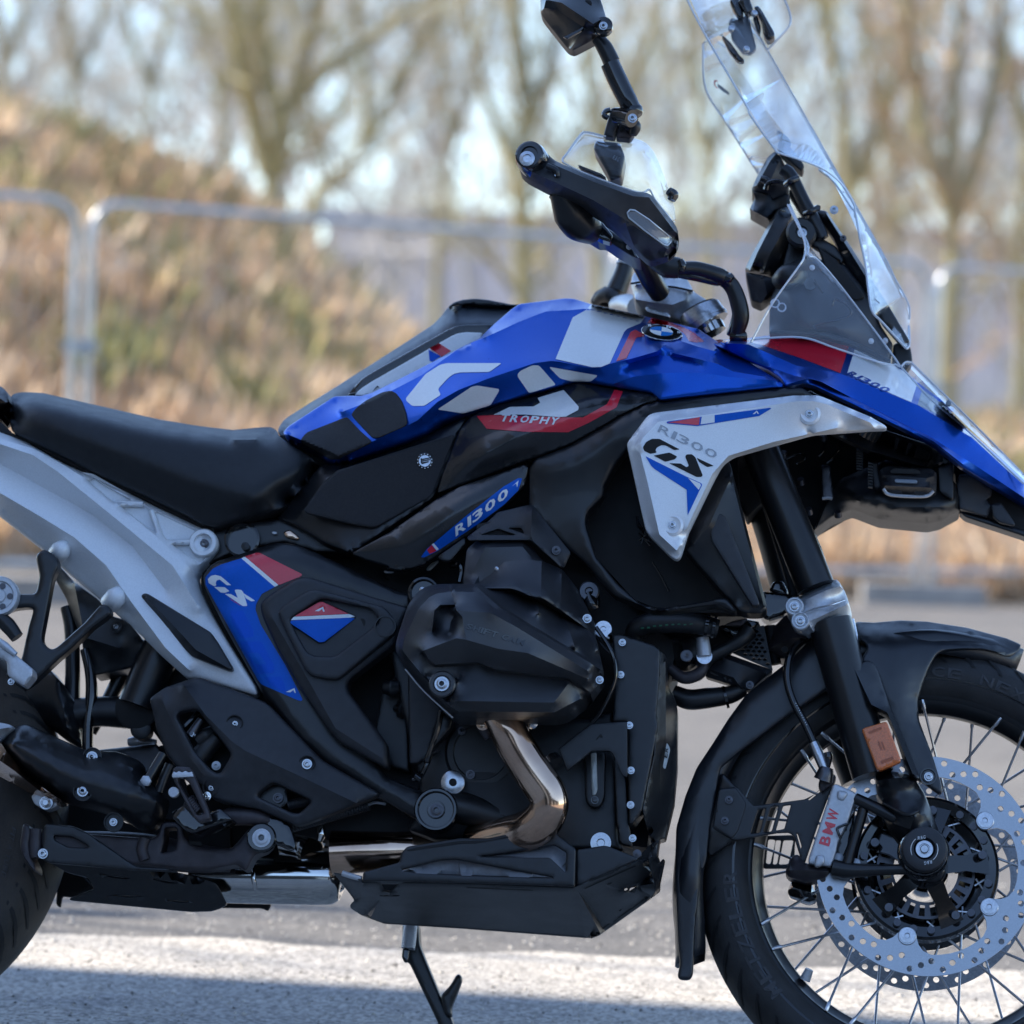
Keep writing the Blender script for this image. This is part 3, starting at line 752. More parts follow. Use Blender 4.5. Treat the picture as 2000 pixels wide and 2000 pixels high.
# loose grit on the near tarmac
def grit():
    V = []; Fc = []; rnd = random.Random(12)
    for _ in range(5200):
        x = rnd.uniform(-1.6, 1.6); y = rnd.uniform(5.7, 8.4); r = rnd.uniform(0.0012, 0.0042)*(1.6 if rnd.random() < 0.06 else 1); k = len(V); a = rnd.uniform(0, 6.28)
        for j in range(4): V.append((x+r*math.cos(a+j*1.57)*rnd.uniform(.7, 1.3), y+r*math.sin(a+j*1.57)*rnd.uniform(.7, 1.3), 0.0042))
        V.append((x, y, 0.0042+r*rnd.uniform(.6, 1.1)))
        Fc += [(k+j, k+(j+1) % 4, k+4) for j in range(4)]
    o = mk('grit', V, Fc, [mat('pale_grit', (0.55, 0.52, 0.47), 0.8, noise=(40, 0.3)), mat('dark_grit', (0.10, 0.095, 0.09), 0.8, noise=(40, 0.3))], smooth=False, org=(0, 7, 0))
    o.data.polygons.foreach_set('material_index', [1 if (i//4) % 4 == 0 else 0 for i in range(len(Fc))]); tag(o, kind='stuff')
grit()
# ================================================================== MOTORCYCLE
MOTO = thing('motorcycle', (0.0, 5.62, 0.0), 'blue, white and silver adventure motorcycle leaning on its side stand in the shade', 'motorcycle')
m_ = MOTO

# ---- seat
seat, s_seat = panel('seat', m_, SEATM, 'H 80,285,60 110,265,20 170,252,10 330,262,5 760,360,0 1200,460,0 1500,510,0 1760,540,0 I 200,155,0 400,135,0 480,130,5 520,140,20 545,160,40 560,200,90 600,230,105 650,265,115 840,385,120 855,430,120 840,480,125 620,720,140 560,760,140 200,860,140 80,888,140 0,870,140 H 1530,1255,140 1400,1180,140 700,850,140 200,610,135 100,560,130 80,520,120 75,400,90',
    ['H 108,335,100 170,285,125 320,285,135 760,392,140 1200,500,140 1700,600,130 1932,612,125 I 200,228,125 400,225,120 535,208,110',
     'H 130,450,140 500,560,160 1000,740,165 1500,920,170 1932,1060,175 I 500,560,165 760,430,140'], edge=7, back=60, sm=8, rc=14)
panel('passenger_seat', m_, SEATM, 'H -200,200,20 -50,190,20 0,208,40 40,235,80 68,290,110 75,390,115 40,430,115 0,462,115 -200,500,115', ['H -200,300,120 0,300,120 40,330,125'], edge=10, back=60, rc=10)
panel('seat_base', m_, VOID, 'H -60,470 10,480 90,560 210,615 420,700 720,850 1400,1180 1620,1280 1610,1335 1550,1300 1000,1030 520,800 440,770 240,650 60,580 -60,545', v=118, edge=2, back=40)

# ---- grey rear frame with triangular windows
FR = 'H -60,520,115 60,575,120 200,630,120 420,760,122 500,800,122 900,980,122 1200,1130,122 1560,1300,122 1620,1340,122 1655,1400,122 1640,1450,122 1560,1540,122 1505,1600,122 1490,1660,124 1510,1750,128 1600,1932,132 J 1700,560,140 1932,930,142 1945,985,142 1925,1000,140 1500,870,132 1420,870,130 1390,850,130 1200,680,124 960,440,118 900,400,116 770,280,114 500,60,112 430,0,112 H 330,1450,110 0,1190,108 -60,1140,108'
FH = ['H 655,915 700,905 985,1070 960,1085 850,1078', 'H 900,1110 1085,1112 1130,1150 1178,1318 1150,1300', 'H 1172,1160 1490,1310 1450,1390 1260,1365 1225,1320']
FH2 = ['H 1290,1400 1430,1395 1490,1480 1545,1500 1500,1545']
frame, s_frame = panel('rear_frame', m_, GREYF, FR,
    ['H -60,590,140 250,680,142 430,775,142 660,915,142 900,1110,144 1180,1345,145 1420,1570,146 1530,1700,150', 'H -60,625,150 250,730,152 430,850,152 900,1230,152 1300,1560,152 1500,1880,152', 'H -60,760,120 300,960,122 700,1180,124 1000,1420,128 1250,1750,134', 'H -60,980,152 300,1190,154 560,1350,154 800,1560,154 1000,1850,154 J 1250,640,152 1420,800,148'],
    v=122, edge=6, back=24, holes=FH+FH2, sm=3, ang=60)
panel('recess_web', m_, GREYF, 'H 560,850 700,870 1000,1040 1500,1290 1540,1400 1560,1500 1500,1580 1300,1450 900,1130', v=121, edge=0, back=4)
for s_, n_ in (('H 870,1090 1080,1100', 0), ('H 1140,1150 1210,1340', 1), ('H 1290,1390 1440,1385', 2)):
    tube('web_rib', m_, GREYF, [(q[0], q[1], 128) for q in pts(s_)], 4.5, 8)
lathe('bolt_boss', m_, GREYF, (*pts('H 1540,1400')[0][:2], 122), [(21, -6), (21, 8), (19, 11), (13.5, 11), (12.5, 2), (0.01, 2)])
bolt(m_, *pts('H 1540,1400')[0][:2], 126, 9, DARKM, h=5)
for s_, r_ in (('H 430,1480,128 465,1440,140 490,1400,134', 14), ('H 830,1850,132 880,1795,146 905,1750,140', 15)):
    tube('mount_boss', m_, GREYF, s_, [r_, r_*1.05, r_*0.55], 14)
panel('frame_vent', m_, BLKS, 'J 1068,240,150 1092,225,150 1120,232,150 1590,520,153 1640,590,153 1760,790,152 1755,812,152 1730,814,152 1450,705,150 1400,655,150 1068,258,150', ['J 1110,262,156 1300,460,160 1480,655,158 1730,795,154'], edge=3, back=14, sm=1)

# ---- side frame cover with blue band
fcov, s_fcov = panel('frame_cover', m_, BLKS, 'I 0,1240 30,1190 80,1150 500,1015 600,1005 700,1025 830,1075 1200,1250 1470,1378 1560,1395 1565,1500 K 1200,200 1250,800 1580,1232 1850,1345 1880,1470 1860,1590 1500,1380 1090,1120 870,930 760,770 640,620 590,530 340,90 195,-200 180,-290',
    ['I 20,1280,152 60,1215,152 130,1170,152 500,1050,154 690,1060,154 1200,1290,154 1500,1420,154', 'I 40,1300,164 90,1245,164 150,1200,164 510,1085,164 700,1110,164 1190,1330,160', 'K 330,0,164 640,520,164 800,760,160 1000,990,158 1500,1290,156 1850,1480,156'], v=150, edge=6, back=30, sm=4, rc=8)
decal('side_sticker', m_, BLUV, 'I 5,1320 5,1265 60,1200 120,1170 275,1122 530,1337 430,1390 388,1465 382,1510 420,1620 610,1932 K 930,640 925,653 900,650 620,528 590,490 330,20', s_fcov)
decal('sticker_stripe', m_, WHT, 'I 275,1122 302,1109 556,1324 528,1338', s_fcov, 0.55)
decal('sticker_stripe', m_, REDV, 'I 303,1108 390,1080 412,1080 728,1238 736,1250 716,1262 557,1324', s_fcov, 0.55)
for s_ in ('I 22,1280 45,1255 80,1247 120,1257 200,1325 165,1325 112,1282 88,1290 82,1310 88,1327 70,1333 30,1310', 'I 70,1338 150,1340 186,1370 150,1383 120,1380', 'I 150,1390 195,1391 250,1422 225,1362 240,1358 275,1360 290,1378 320,1475 315,1483 285,1482', 'I 290,1384 380,1442 350,1447 310,1424'):
    decal('logo_letter', m_, WHT, s_, s_fcov, 1.1, rc=1.5)
lettering('small_lettering', m_, REDV, 'TROPHY', pts('I 186,1432')[0], pts('I 268,1482')[0], 2.6, s_fcov, off=1.2)
for s_, h_ in (('K 385,-30 480,-30 560,120 560,170 470,180 400,60', []), ('K 455,205 620,205 720,390 715,440 590,450 480,260', ['K 520,290 600,290 660,375 570,378']), ('K 640,475 770,470 800,540 800,585 700,545', [])):
    decal('ghost_lettering', m_, BLUD, s_, s_fcov, 1.0, holes=h_)
decal('maker_mark', m_, WHT, 'K 805,585 870,556 880,592 872,594 862,570 838,588', s_fcov, 1.1, rc=0)
# grey cover with the diamond window
acov, s_acov = panel('airbox_cover', m_, GRYP, 'I 420,1490 430,1450 500,1390 680,1280 740,1265 800,1268 900,1300 1250,1410 1540,1495 1470,1640 K 1640,200 1610,240 1300,480 1275,520 1275,570 1300,610 1530,920 1570,980 1580,1170 1200,960 1130,880 900,540 740,260 630,20',
    ['K 700,20,178 960,470,178 1180,860,176 1540,1090,174'], v=172, edge=6, back=30, sm=3, rc=10)
cplate, s_cpl = panel('cover_plate', m_, GRYP, 'I 555,1530 580,1490 780,1365 850,1358 1340,1485 1375,1510 1442,1600 1448,1650 1430,1690 K 1623,145 1240,460 1200,490 1130,490 1000,465 950,420 800,120 750,0', v=187, edge=4, back=14, rc=10,
    holes=['I 645,1590 660,1568 850,1440 900,1425 1250,1500 1310,1570 1310,1610 1000,1850 960,1865 830,1860 770,1830 690,1690'])
panel('window_well', m_, GRYP, 'I 630,1590 660,1555 850,1425 910,1410 1260,1490 1325,1570 1325,1615 1000,1865 960,1880 820,1875 760,1840 675,1690', v=170, edge=0, back=3)
dia, s_dia = panel('diamond_insert', m_, BLKS, 'I 638,1600,186 655,1570,186 860,1450,182 890,1447,182 1135,1552,174 1145,1572,174 905,1757,180 860,1762,182 645,1618,186', edge=2, back=14)
decal('sticker', m_, BLUV, 'I 648,1592 1100,1570 1135,1575 902,1752 862,1756 646,1612', s_dia, 0.5)
decal('sticker', m_, WHT, 'I 650,1588 672,1564 1090,1543 1133,1560 1100,1570', s_dia, 0.55, rc=0)
decal('sticker', m_, REDV, 'I 676,1561 862,1453 890,1451 1086,1541', s_dia, 0.55)
decal('maker_mark', m_, WHT, 'I 830,1520 893,1487 905,1524 893,1524 885,1503 862,1522', s_dia, 1.1, rc=0)
panel('window_slot', m_, VOID, 'I 910,1772 1150,1592 1195,1570 1215,1600 1208,1632 1010,1795 940,1798', v=172.5, edge=0, back=1)
lathe('bolt_well', m_, BLK, (*pts('I 1362,1635')[0][:2], 187), [(15.5, -4), (15.5, 1.5), (13.5, 1.6), (12.5, -7), (0.01, -7)])
bolt(m_, *pts('I 1365,1638')[0][:2], 182, 7, ZINC, h=4)

# ---- heel guard plate
heel, s_heel = panel('heel_guard', m_, GRYP, 'J 1130,1030,150 1150,1005,150 1240,940,150 1460,866,150 1520,864,150 K 250,510,150 640,655,156 690,692,158 1030,1050,166 1095,1110,166 1512,1350,168 1490,1375,168 1330,1440,166 930,1592,164 870,1592,164 830,1570,164 600,1470,164 330,1420,166 250,1390,166 190,1300,166 40,1180,158 -22,1154,156 -92,1064,154 -172,864,150',
    ['K 40,540,166 200,760,172 400,960,176 500,1030,178 900,1215,180 1340,1425,172', 'K -130,640,158 -60,800,160 60,1060,162 200,1230,170'],
    edge=5, back=16, holes=['J 1335,1160 1350,1130 1400,1110 1490,1102 1740,1430 1740,1460 1670,1580 1640,1588 1590,1560 1470,1420', 'K 592,1362 620,1330 700,1272 740,1278 990,1400 990,1422 910,1500 860,1500 600,1378'], sm=2, rc=8)
for q, r_ in ((pts('K 418,820')[0], 12), (pts('K 965,1128')[0], 12), (pts('K 240,1305')[0], 12)):
    lathe('bolt_well', m_, VOID, (q[0], q[1], s_heel(q[0], q[1])), [(r_, -4), (r_, 1.2), (r_-1.5, 1.2), (r_-2, -4), (0.01, -4)])
boltz(m_, 'K 422,826', 168, 5); boltz(m_, 'K 965,1130', 176, 9); boltz(m_, 'K 242,1310', 166, 5); boltz(m_, 'K 745,1385', 150, 9, DARKM); boltz(m_, 'J 1632,1528', 140, 8, ALU)
panel('bracket_plate', m_, BLKS, 'K 560,1300 800,1250 820,1420 720,1500 600,1440', v=146, edge=1, back=6)
coil('return_spring', m_, GRYP, (*pts('K 820,1440')[0][:2], 140), (*pts('K 1010,1400')[0][:2], 140), 6, 1.6, 14)
# master cylinder seen through the guard
tube('brake_cylinder', m_, BLK, 'J 1480,1500,130 1560,1400,130 1640,1320,130', [15, 15, 13], 14)
tube('brake_fitting', m_, DARKM, 'J 1440,1300,138 1520,1180,138', [8, 6], 10)
tube('brake_line', m_, BLKG, 'J 1370,1260,128 1440,1190,128 1520,1100,128', 5, 8)
bolt(m_, *pts('J 1455,1290')[0][:2], 142, 5, ZINC)
tube('brake_cylinder', m_, BLK, 'J 1490,1350,132 1560,1300,132 1620,1260,132', [10, 12, 8], 12)
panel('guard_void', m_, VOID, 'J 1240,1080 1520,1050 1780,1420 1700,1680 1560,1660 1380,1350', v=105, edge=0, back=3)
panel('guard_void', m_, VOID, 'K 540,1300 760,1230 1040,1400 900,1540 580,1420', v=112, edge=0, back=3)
coil('brake_spring', m_, GRYP, (*pts('K 850,1605')[0][:2], 120), (*pts('K 1430,1440')[0][:2], 120), 6.5, 2.0, 30)
tube('spring_hook', m_, ALU, 'K 1420,1440,120 1480,1420,120 1560,1430,120', 2.2, 8)
tube('brake_pedal_arm', m_, STAND, 'K 250,1590,140 380,1530,145 560,1530,145 690,1560,140', [10, 13, 12, 10], 12)
panel('pedal_bracket', m_, BLKG, 'K 670,1520 770,1545 840,1600 880,1740 870,1785 700,1720 640,1640', v=150, edge=2, back=20)

# ---- rider footpeg
peg = panel('footpeg', m_, STAND, 'J 1300,1560 1330,1532 1440,1540 1475,1620 1580,1880 1590,1932 1500,1960 1470,1930 1310,1640', v=250, edge=3, back=14, rc=6, holes=['J 1340,1640 1370,1610 1430,1660 1540,1890 1490,1905'])[0]
panel('footpeg_teeth', m_, ALU, 'J 1296,1600 1310,1570 1330,1582 1350,1568 1375,1580 1400,1566 1425,1580 1450,1572 1462,1612 1300,1620', v=253, edge=1, back=16, rc=2)
coil('peg_spring', m_, STAND, (*pts('J 1420,1790')[0][:2], 235), (*pts('J 1500,1880')[0][:2], 235), 9, 2, 7)
panel('peg_mount', m_, BLKG, 'J 1290,1890 1400,1820 1560,1900 1660,1850 1760,1932 R 1620,330 1540,300 1440,200 1490,120', v=200, edge=3, back=60)
tube('linkage_rod', m_, BLKS, 'J 1230,1440,160 1170,1540,165 1110,1640,170', 6.5, 10); lathe('rod_nut', m_, ALU, (*pts('J 1102,1645')[0][:2], 172), [(8, -4), (8, 4), (6, 5), (0.01, 5)], n=6)
tube('linkage_rod', m_, BLKS, 'J 1285,1520,150 1240,1620,150 1200,1730,150', 7.5, 10)
lathe('pivot_cap', m_, ALU, (*pts('J 1310,1730')[0][:2], 175), [(7.5, -6), (7.5, 2), (6.5, 3), (0.01, 3)])
bolt(m_, *pts('J 1560,1760')[0][:2], 205, 8, CHROME, h=6)

# ---- passenger footpeg carrier
panel('footpeg_carrier', m_, BLKS, 'J 280,0 270,-60 330,-110 420,-60 450,10 400,120 318,560 325,600 380,652 425,640 640,450 760,312 812,312 852,380 700,490 560,630 440,730 270,890 180,955 60,880 40,830 150,760 172,690 215,480 255,350 225,332 100,345 -20,400 -60,400 -60,150 60,190 130,235 272,235 300,90', v=165, edge=5, back=18, rc=10)
lathe('carrier_disc', m_, ALU, (*pts('J -5,250')[0][:2], 172), [(29, -8), (29, 3), (27, 6), (22, 6), (20, 3), (11, 3), (9, 6), (4, 6), (0.01, 6)], n=36)
for k in range(5):
    a = k*1.256; q = pts('J -5,250')[0]; lathe('disc_slot', m_, DARKM, (q[0]+22*math.cos(a)*0.95, q[1]+22*math.sin(a)*0.95, 175.6), [(4.6, -2), (4.6, 0.6), (0.01, 0.6)], n=12)
panel('passenger_footpeg', m_, ALU, 'J -40,560 20,600 130,700 250,800 250,850 180,930 60,850 50,740 -40,690', v=215, edge=4, back=30, rc=5)
tube('peg_serration', m_, ALU, 'J -20,575,218 40,625,218 120,690,218', [4, 6, 4], 8)
bolt(m_, *pts('J 85,895')[0][:2], 205, 6, ZINC, h=5)
tube('peg_rod', m_, BLKS, 'J -40,380,168 60,470,168 130,560,168', [10, 12, 10], 10)
# inner rear structure
panel('inner_mudguard', m_, BLKS, 'J 120,1080,60 200,900,60 370,790,62 500,950,62 575,1060,60 605,1250,55 625,1410,50 480,1320,45 290,1170,50', ['J 440,850,85 480,1100,85 520,1320,75'], edge=6, back=50, sm=4)
panel('rear_tray', m_, BLK, 'J 440,10,40 560,140,60 740,270,70 850,400,80 960,430,85 1130,640,80 1090,775,60 710,850,55 640,750,50 620,600,50 500,270,45 400,90,40', ['J 560,150,75 640,560,80 900,640,85'], edge=4, back=50)
bolt(m_, *pts('J 878,482')[0][:2], 98, 10, BLKS, h=5); bolt(m_, *pts('J 878,482')[0][:2], 101, 6.5, ZINC, h=4)
tube('rear_strut', m_, BLKS, 'J 505,330,30 540,500,30 548,800,30 542,1060,30', [10, 11, 11, 12], 10)
tube('rear_strut', m_, BLKG, 'J 640,650,55 680,820,55 690,1000,55 665,1200,55 660,1420,55', [7, 8, 9, 8, 8], 10)
tube('stay_rod', m_, BLKS, 'J 930,820,0 830,1010,0 690,1280,0', [12, 11, 8], 10)
tube('shock_absorber', m_, BLKS, 'J 1260,560,60 1160,780,60 1040,1080,60', [28, 30, 30], 18)
lathe('shock_cap', m_, VOID, (*pts('J 1040,1100')[0][:2], 58), [(30, -6), (32, 8), (28, 10), (0.01, 10)])
tube('swingarm', m_, BLK, 'J 560,1140,40 760,1120,40 1020,1130,40', [23, 22, 24], 14)
panel('rear_dark_sheet', m_, VOID, 'J 1010,640,20 1130,640,30 1200,690,40 1430,880,40 1560,1250,40 1330,1540,40 1215,1350,40 1130,1230,40 1120,1080,40 1230,900,40', edge=3, back=80)  # flat black sheet standing in for the shade under the rear frame
panel('drive_housing', m_, BLK, 'J 640,1420,30 960,1385,40 1180,1360,50 1260,1480,60 1150,1620,60 1050,1600,60 900,1470,50', edge=6, back=50)
tube('light_cover', m_, ALU, 'J 970,1350,10 1050,1345,12 1180,1358,12', [6, 9, 5], 10)
lathe('rubber_bush', m_, BLK, (*pts('J 1070,1260')[0][:2], 55), [(14, -20), (15, 10), (11, 12), (0.01, 12)])

# ---- silencer heat shield
cone, _ = panel('silencer', m_, BRONZE, 'J -60,1300,150 10,1350,160 40,1400,170 210,1610,176 480,1800,180 440,1815,150 200,1720,140 -60,1580,130', ['J -60,1450,185 100,1560,190 300,1720,188'], edge=4, back=40)
panel('silencer_neck', m_, ALU, 'J -60,1190 60,1215 110,1235 0,1350 -60,1380', ['J -60,1260,185 60,1240,180'], v=160, edge=4, back=40)
shield, s_sh = panel('heat_shield', m_, BLKS, 'J 5,1350,150 50,1290,150 110,1232,150 200,1212,150 640,1410,160 720,1425,160 860,1415,160 940,1440,160 1075,1500,155 1075,1610,160 1250,1760,160 1255,1800,160 1230,1900,160 1190,1975,158 1130,2010,155 1060,2010,155 950,1945,155 850,1895,158 480,1800,155 200,1610,155 20,1400,155',
    ['J 80,1330,195 300,1460,205 600,1590,210 800,1620,212 960,1700,214', 'J 60,1370,192 250,1560,200 500,1730,203 850,1850,205 920,1900,200', 'J 1060,1640,206 990,1720,210 935,1850,208', 'J 1160,1750,205 1150,1880,203'], edge=14, back=30, sm=7, rc=12)
for s_ in ('J 625,1720', 'J 695,1463', 'R 952,240'):
    q = pts(s_)[0]; lathe('bolt_well', m_, BLK, (q[0], q[1], s_sh(q[0], q[1], 180)), [(14, -4), (14, 0.8), (12.5, 0.9), (12, -3), (0.01, -3)]); bolt(m_, q[0], q[1], s_sh(q[0], q[1], 180)+0.5, 10 if s_[0] == 'J' else 7, ZINC, h=4)
panel('exhaust_clamp', m_, ALU, 'J 235,1760 300,1700 420,1790 440,1830 350,1865 260,1820', v=140, edge=2, back=26); bolt(m_, *pts('J 350,1810')[0][:2], 146, 12, ZINC, h=8); lathe('clamp_stud', m_, ZINC, (*pts('J 352,1812')[0][:2], 150), [(5, 0), (5, 10), (4, 11), (0.01, 11)])

# ---- rear wheel
RC = W(-288, 1592, 0); rw = mk('rear_wheel', *(lambda V: (V, [tuple(range(24))]))([RC+0.10*np.array([math.cos(t), 0, math.sin(t)]) for t in np.linspace(0, 2*math.pi, 24, endpoint=False)]), BLK, m_, org=RC)
tp = [(218, -70), (228, -78), (270, -86), (292, -85), (308, -74), (316, -50), (319, -20), (320, 0), (319, 20), (316, 50), (308, 74), (292, 85), (270, 86), (228, 78), (218, 70)]
lathe('tyre', rw, DIRT, None, tp, n=96, v=RC, ang=60)
lathe('rim', rw, BLKS, None, [(218, -68), (228, -74), (222, -60), (200, -40), (200, 40), (222, 60), (228, 74), (218, 68)], n=72, v=RC)
# tread grooves on the tyre's near shoulder
def groove(parent, C, ax, th0, prof, wid, name='tread_groove', m=VOID, dth=0.16):
    r, u, a = frame_axes(ax); V = []; n = len(prof)
    for i, (rad, h) in enumerate(prof):
        t = th0+dth*i/(n-1)
        for s in (-1, 1):
            tt = t+s*wid/rad*0.5*(0.4+0.6*math.sin(math.pi*(i+0.6)/(n+0.2)))
            V.append(C+(r*math.cos(tt)+u*math.sin(tt))*(rad+0.7)/1000+a*(h+0.5)/1000)
    return mk(name, V, [(2*i, 2*i+1, 2*i+3, 2*i+2) for i in range(n-1)], m, parent, 60)
for k in range(15):
    th = -0.75+k*0.1
    groove(rw, RC, LAT, th, [(286, 86), (300, 80), (309, 73), (314, 60), (317, 45), (319, 25)], 9, dth=-0.16)
lettering('tyre_lettering', rw, RUBL, 'FIT A TUBE', pts('R 100,280')[0], pts('R 5,700')[0], 9, None, v=88)

# ---- belly: stand, collector, plates
tube('stand_tube', m_, STAND, 'R 280,420,80 700,430,80 1200,450,80 1700,540,80 1932,560,80', [17, 20, 20, 19, 17], 12)
stnd, s_st = panel('centre_stand', m_, STAND, 'R 330,320 345,310 620,330 760,340 1195,372 1240,362 1262,382 1330,345 1350,255 1380,236 1480,240 1540,285 1548,360 1590,425 1700,460 1932,468 S 60,410 130,320 180,280 300,280 350,330 350,420 300,480 200,520 130,655 50,595 -180,640 -360,640 -820,600 R 400,552 330,540', v=140, edge=5, back=36, rc=7,
    holes=['R 1385,290 1480,285 1488,360 1470,470 1350,500 1378,400'])
for s_, r_ in (('R 300,300,140 296,420,140 302,540,140', 10), ('R 1215,375,142 1190,460,142 1215,560,142', 8)):
    tube('weld_bead', m_, STAND, s_, r_, 10)
panel('stand_foot', m_, STAND, 'R 190,265 215,248 250,270 262,330 240,420 255,520 300,610 298,660 260,630 190,530 168,430', v=150, edge=6, back=50, rc=8)
panel('stand_bracket', m_, PWD, 'R 348,545 372,270 385,254 440,255 620,276 740,330 1110,590 1150,612 1400,625 1500,660 1100,640 400,580', v=150, edge=2.5, back=6, holes=['R 450,352 600,360 630,375 742,440 735,455 570,447 455,385'])
bolt(m_, *pts('R 362,505')[0][:2], 152, 9, ZINC, h=6)
lathe('stand_pivot', m_, BLKG, (*pts('S 262,372')[0][:2], 150), [(20, -10), (21, 2), (19, 5), (16.5, 5.2)]); bolt(m_, *pts('S 262,372')[0][:2], 155, 16.5, ALU, h=5)
panel('stand_hook', m_, BLKG, 'S 400,330 500,260 530,340 550,450 520,490 400,430', v=135, edge=2, back=6)
tube('exhaust_collector', m_, CHROME, 'S -320,690,12 300,700,12 700,705,12 860,712,12 950,725,12 985,740,12', [38, 39, 39.5, 38, 30, 12], 40)
tube('collector_weld', m_, CHROME, 'S 185,560,44 190,700,53 210,800,44 230,900,14', 3, 8)
panel('collector_window', m_, VOID, 'R 1565,395 1690,400 1695,440 1600,430', v=133, edge=1, back=6)
tube('exhaust_pipe', m_, CHROME, 'S 480,370,20 640,400,30 700,440,35', [30, 28, 26], 18)
tube('exhaust_pipe', m_, BRONZE, 'S 860,500,60 1100,490,62 1500,480,62 1932,440,60', [33, 30, 28, 26], 24)
tube('exhaust_bracket', m_, CHROME, 'S 755,270,105 760,340,105 745,400,105', [6, 7, 5], 10)
panel('rear_belly_plate', m_, PWD, 'R 400,552,118 1110,600,108 1200,600,108 1580,680,97 1810,750,86 1850,820,76 1905,930,60 1850,960,55 1770,985,52 1600,990,51 590,895,65 580,880,67 790,800,79 740,705,93 560,660,100 430,590,110', edge=2, back=6, step=14,
    holes=['R 830,672 1075,708 960,700', 'R 1280,712 1495,745 1400,745', 'R 945,850 1175,860 1060,865', 'R 1390,893 1590,902 1500,908'])
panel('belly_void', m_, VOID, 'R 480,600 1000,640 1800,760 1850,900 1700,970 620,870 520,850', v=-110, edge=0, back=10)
panel('belly_bracket', m_, VOID, 'R 430,610 560,655 700,690 800,800 600,870 520,860 505,960 470,930 480,760', v=-90, edge=2, back=6)
panel('belly_flange', m_, VOID, 'S -200,900 330,915 340,930 315,985 260,960 -200,955', v=-80, edge=2, back=6)

# skid plate: side flank, folded lower face, nose
sk1, s_sk = panel('skid_plate', m_, PWD, 'S 860,660,175 912,668,178 1110,715,190 1112,735,190 M 190,1445,190 1050,1478,190 1530,1275,185 1600,1262,150 1668,1500,110 1640,1555,70 1240,1840,-60 1180,1864,-70 S 1932,1130,-60 1290,1090,-60 1100,1020,-40 1005,960,20 1005,930,40 1040,895,70 1000,840,90 930,750,130',
    ['M 1055,1480,190 1130,1700,30 1180,1860,-68', 'M 1055,1480,190 1600,1280,168'], edge=3, back=5, sm=1, step=11, rc=3,
    holes=['S 1265,757 1410,757 1345,815 1290,805', 'M 1425,1490 1445,1482 1455,1495 1430,1508', 'M 1462,1510 1470,1483 1520,1472'])
panel('nose_backing', m_, VOID, 'M 1560,1270 1650,1150 1700,1290 1690,1490 1620,1540 1500,1500', v=40, edge=0, back=40)
panel('skid_nose', m_, PWD, 'M 1600,1262,150 1650,1170,150 1668,1125,150 1680,1135,150 1672,1240,150 1690,1300,120 1720,1262,110 1736,1280,110 1690,1500,80 1660,1540,70 1640,1555,70 1668,1500,110', edge=2, back=5, rc=3)
for s_, on_ in (('M 235,1478 740,1500 735,1507 235,1486', 0), ('M 1120,1490 1510,1315 1520,1320 1130,1493', 0), ('M 1240,1802 1600,1552 1606,1560 1245,1810', 0), ('M 370,1780 870,1812 868,1818 372,1788', 0), ('M -120,1742 100,1752 60,1760', 0), ('M 1295,1455 1335,1440 1325,1458 1300,1465', 0), ('M 1365,1665 1410,1640 1400,1660 1370,1672', 0)):
    decal('cut_slot', m_, VOID, s_, s_sk, 0.4, rc=1)
for s_ in ('M 1610,1245 1665,1170 1668,1180 1615,1252', 'M 1680,1450 1712,1320 1718,1325 1688,1445'):
    panel('cut_slot', m_, VOID, s_, v=153 if '1610' in s_ else 112, edge=0, back=1)
SF = 'S 1110,720 1112,660 1420,575 1428,505 1480,445 1932,372 M 400,1110 780,1030 840,1033 890,1060 1062,1190 1054,1475 190,1445 S 1112,735'
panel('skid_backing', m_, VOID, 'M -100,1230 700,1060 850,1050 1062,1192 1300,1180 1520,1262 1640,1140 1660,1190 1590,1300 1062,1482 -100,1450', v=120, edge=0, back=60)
sflank, s_sf = panel('skid_flank', m_, PWD, SF, v=196, edge=3, back=5, rc=5, holes=['M 345,1245 480,1230 900,1163 990,1220 984,1362 868,1250', 'S 1435,640 1760,560 M 160,1270 890,1405 200,1385 S 1560,660'])
panel('flank_facet', m_, FACET, 'M 335,1255,196 480,1225,178 900,1155,178 1000,1215,178 990,1375,196 866,1256,196', v=190, edge=0, back=2)
panel('flank_facet', m_, FACET, 'S 1425,650,196 1760,550,176 M 150,1260,176 900,1410,196 200,1392,196 S 1560,668,196', v=190, edge=0, back=2)
decal('cut_slot', m_, VOID, 'S 1475,475 1560,450 1932,395 M 400,1125 775,1047 795,1055 780,1066 300,1150 S 1932,420 1500,482', s_sf, 0.4, rc=1)
panel('skid_gusset', m_, PWD, 'M 1066,1195 1175,1180 1275,1165 1312,1172 1510,1250 1540,1268 1070,1472', v=186, edge=2, back=5)
tube('skid_edge', m_, ALU, 'S 940,668,180 1010,690,182 1100,715,184', 4, 8)
panel('slot_backing', m_, VOID, 'S 1200,735 1480,735 1420,860 1250,860', v=120, edge=0, back=4)
# side stand on the far side
panel('side_stand', m_, BLKS, 'S 1440,1090 1580,1090 1590,1270 1640,1400 1760,1690 1850,1870 1880,1960 1930,2090 1760,2090 1745,1932 1500,1420 1445,1390', v=-150, edge=5, back=24, rc=8)
panel('stand_tang', m_, BLKS, 'S 1760,1700 1850,1600 1895,1515 1930,1515 1945,1560 1900,1680 1850,1800 1860,1880 1800,1860', v=-140, edge=5, back=12, rc=8)
coil('stand_spring', m_, ALU, (*pts('S 1512,1100')[0][:2], -120), (*pts('S 1490,1300')[0][:2], -120), 9.5, 1.3, 15)
panel('spring_clip', m_, BLKG, 'S 1445,1290 1500,1300 1490,1410 1460,1420 1435,1370', v=-125, edge=2, back=6)
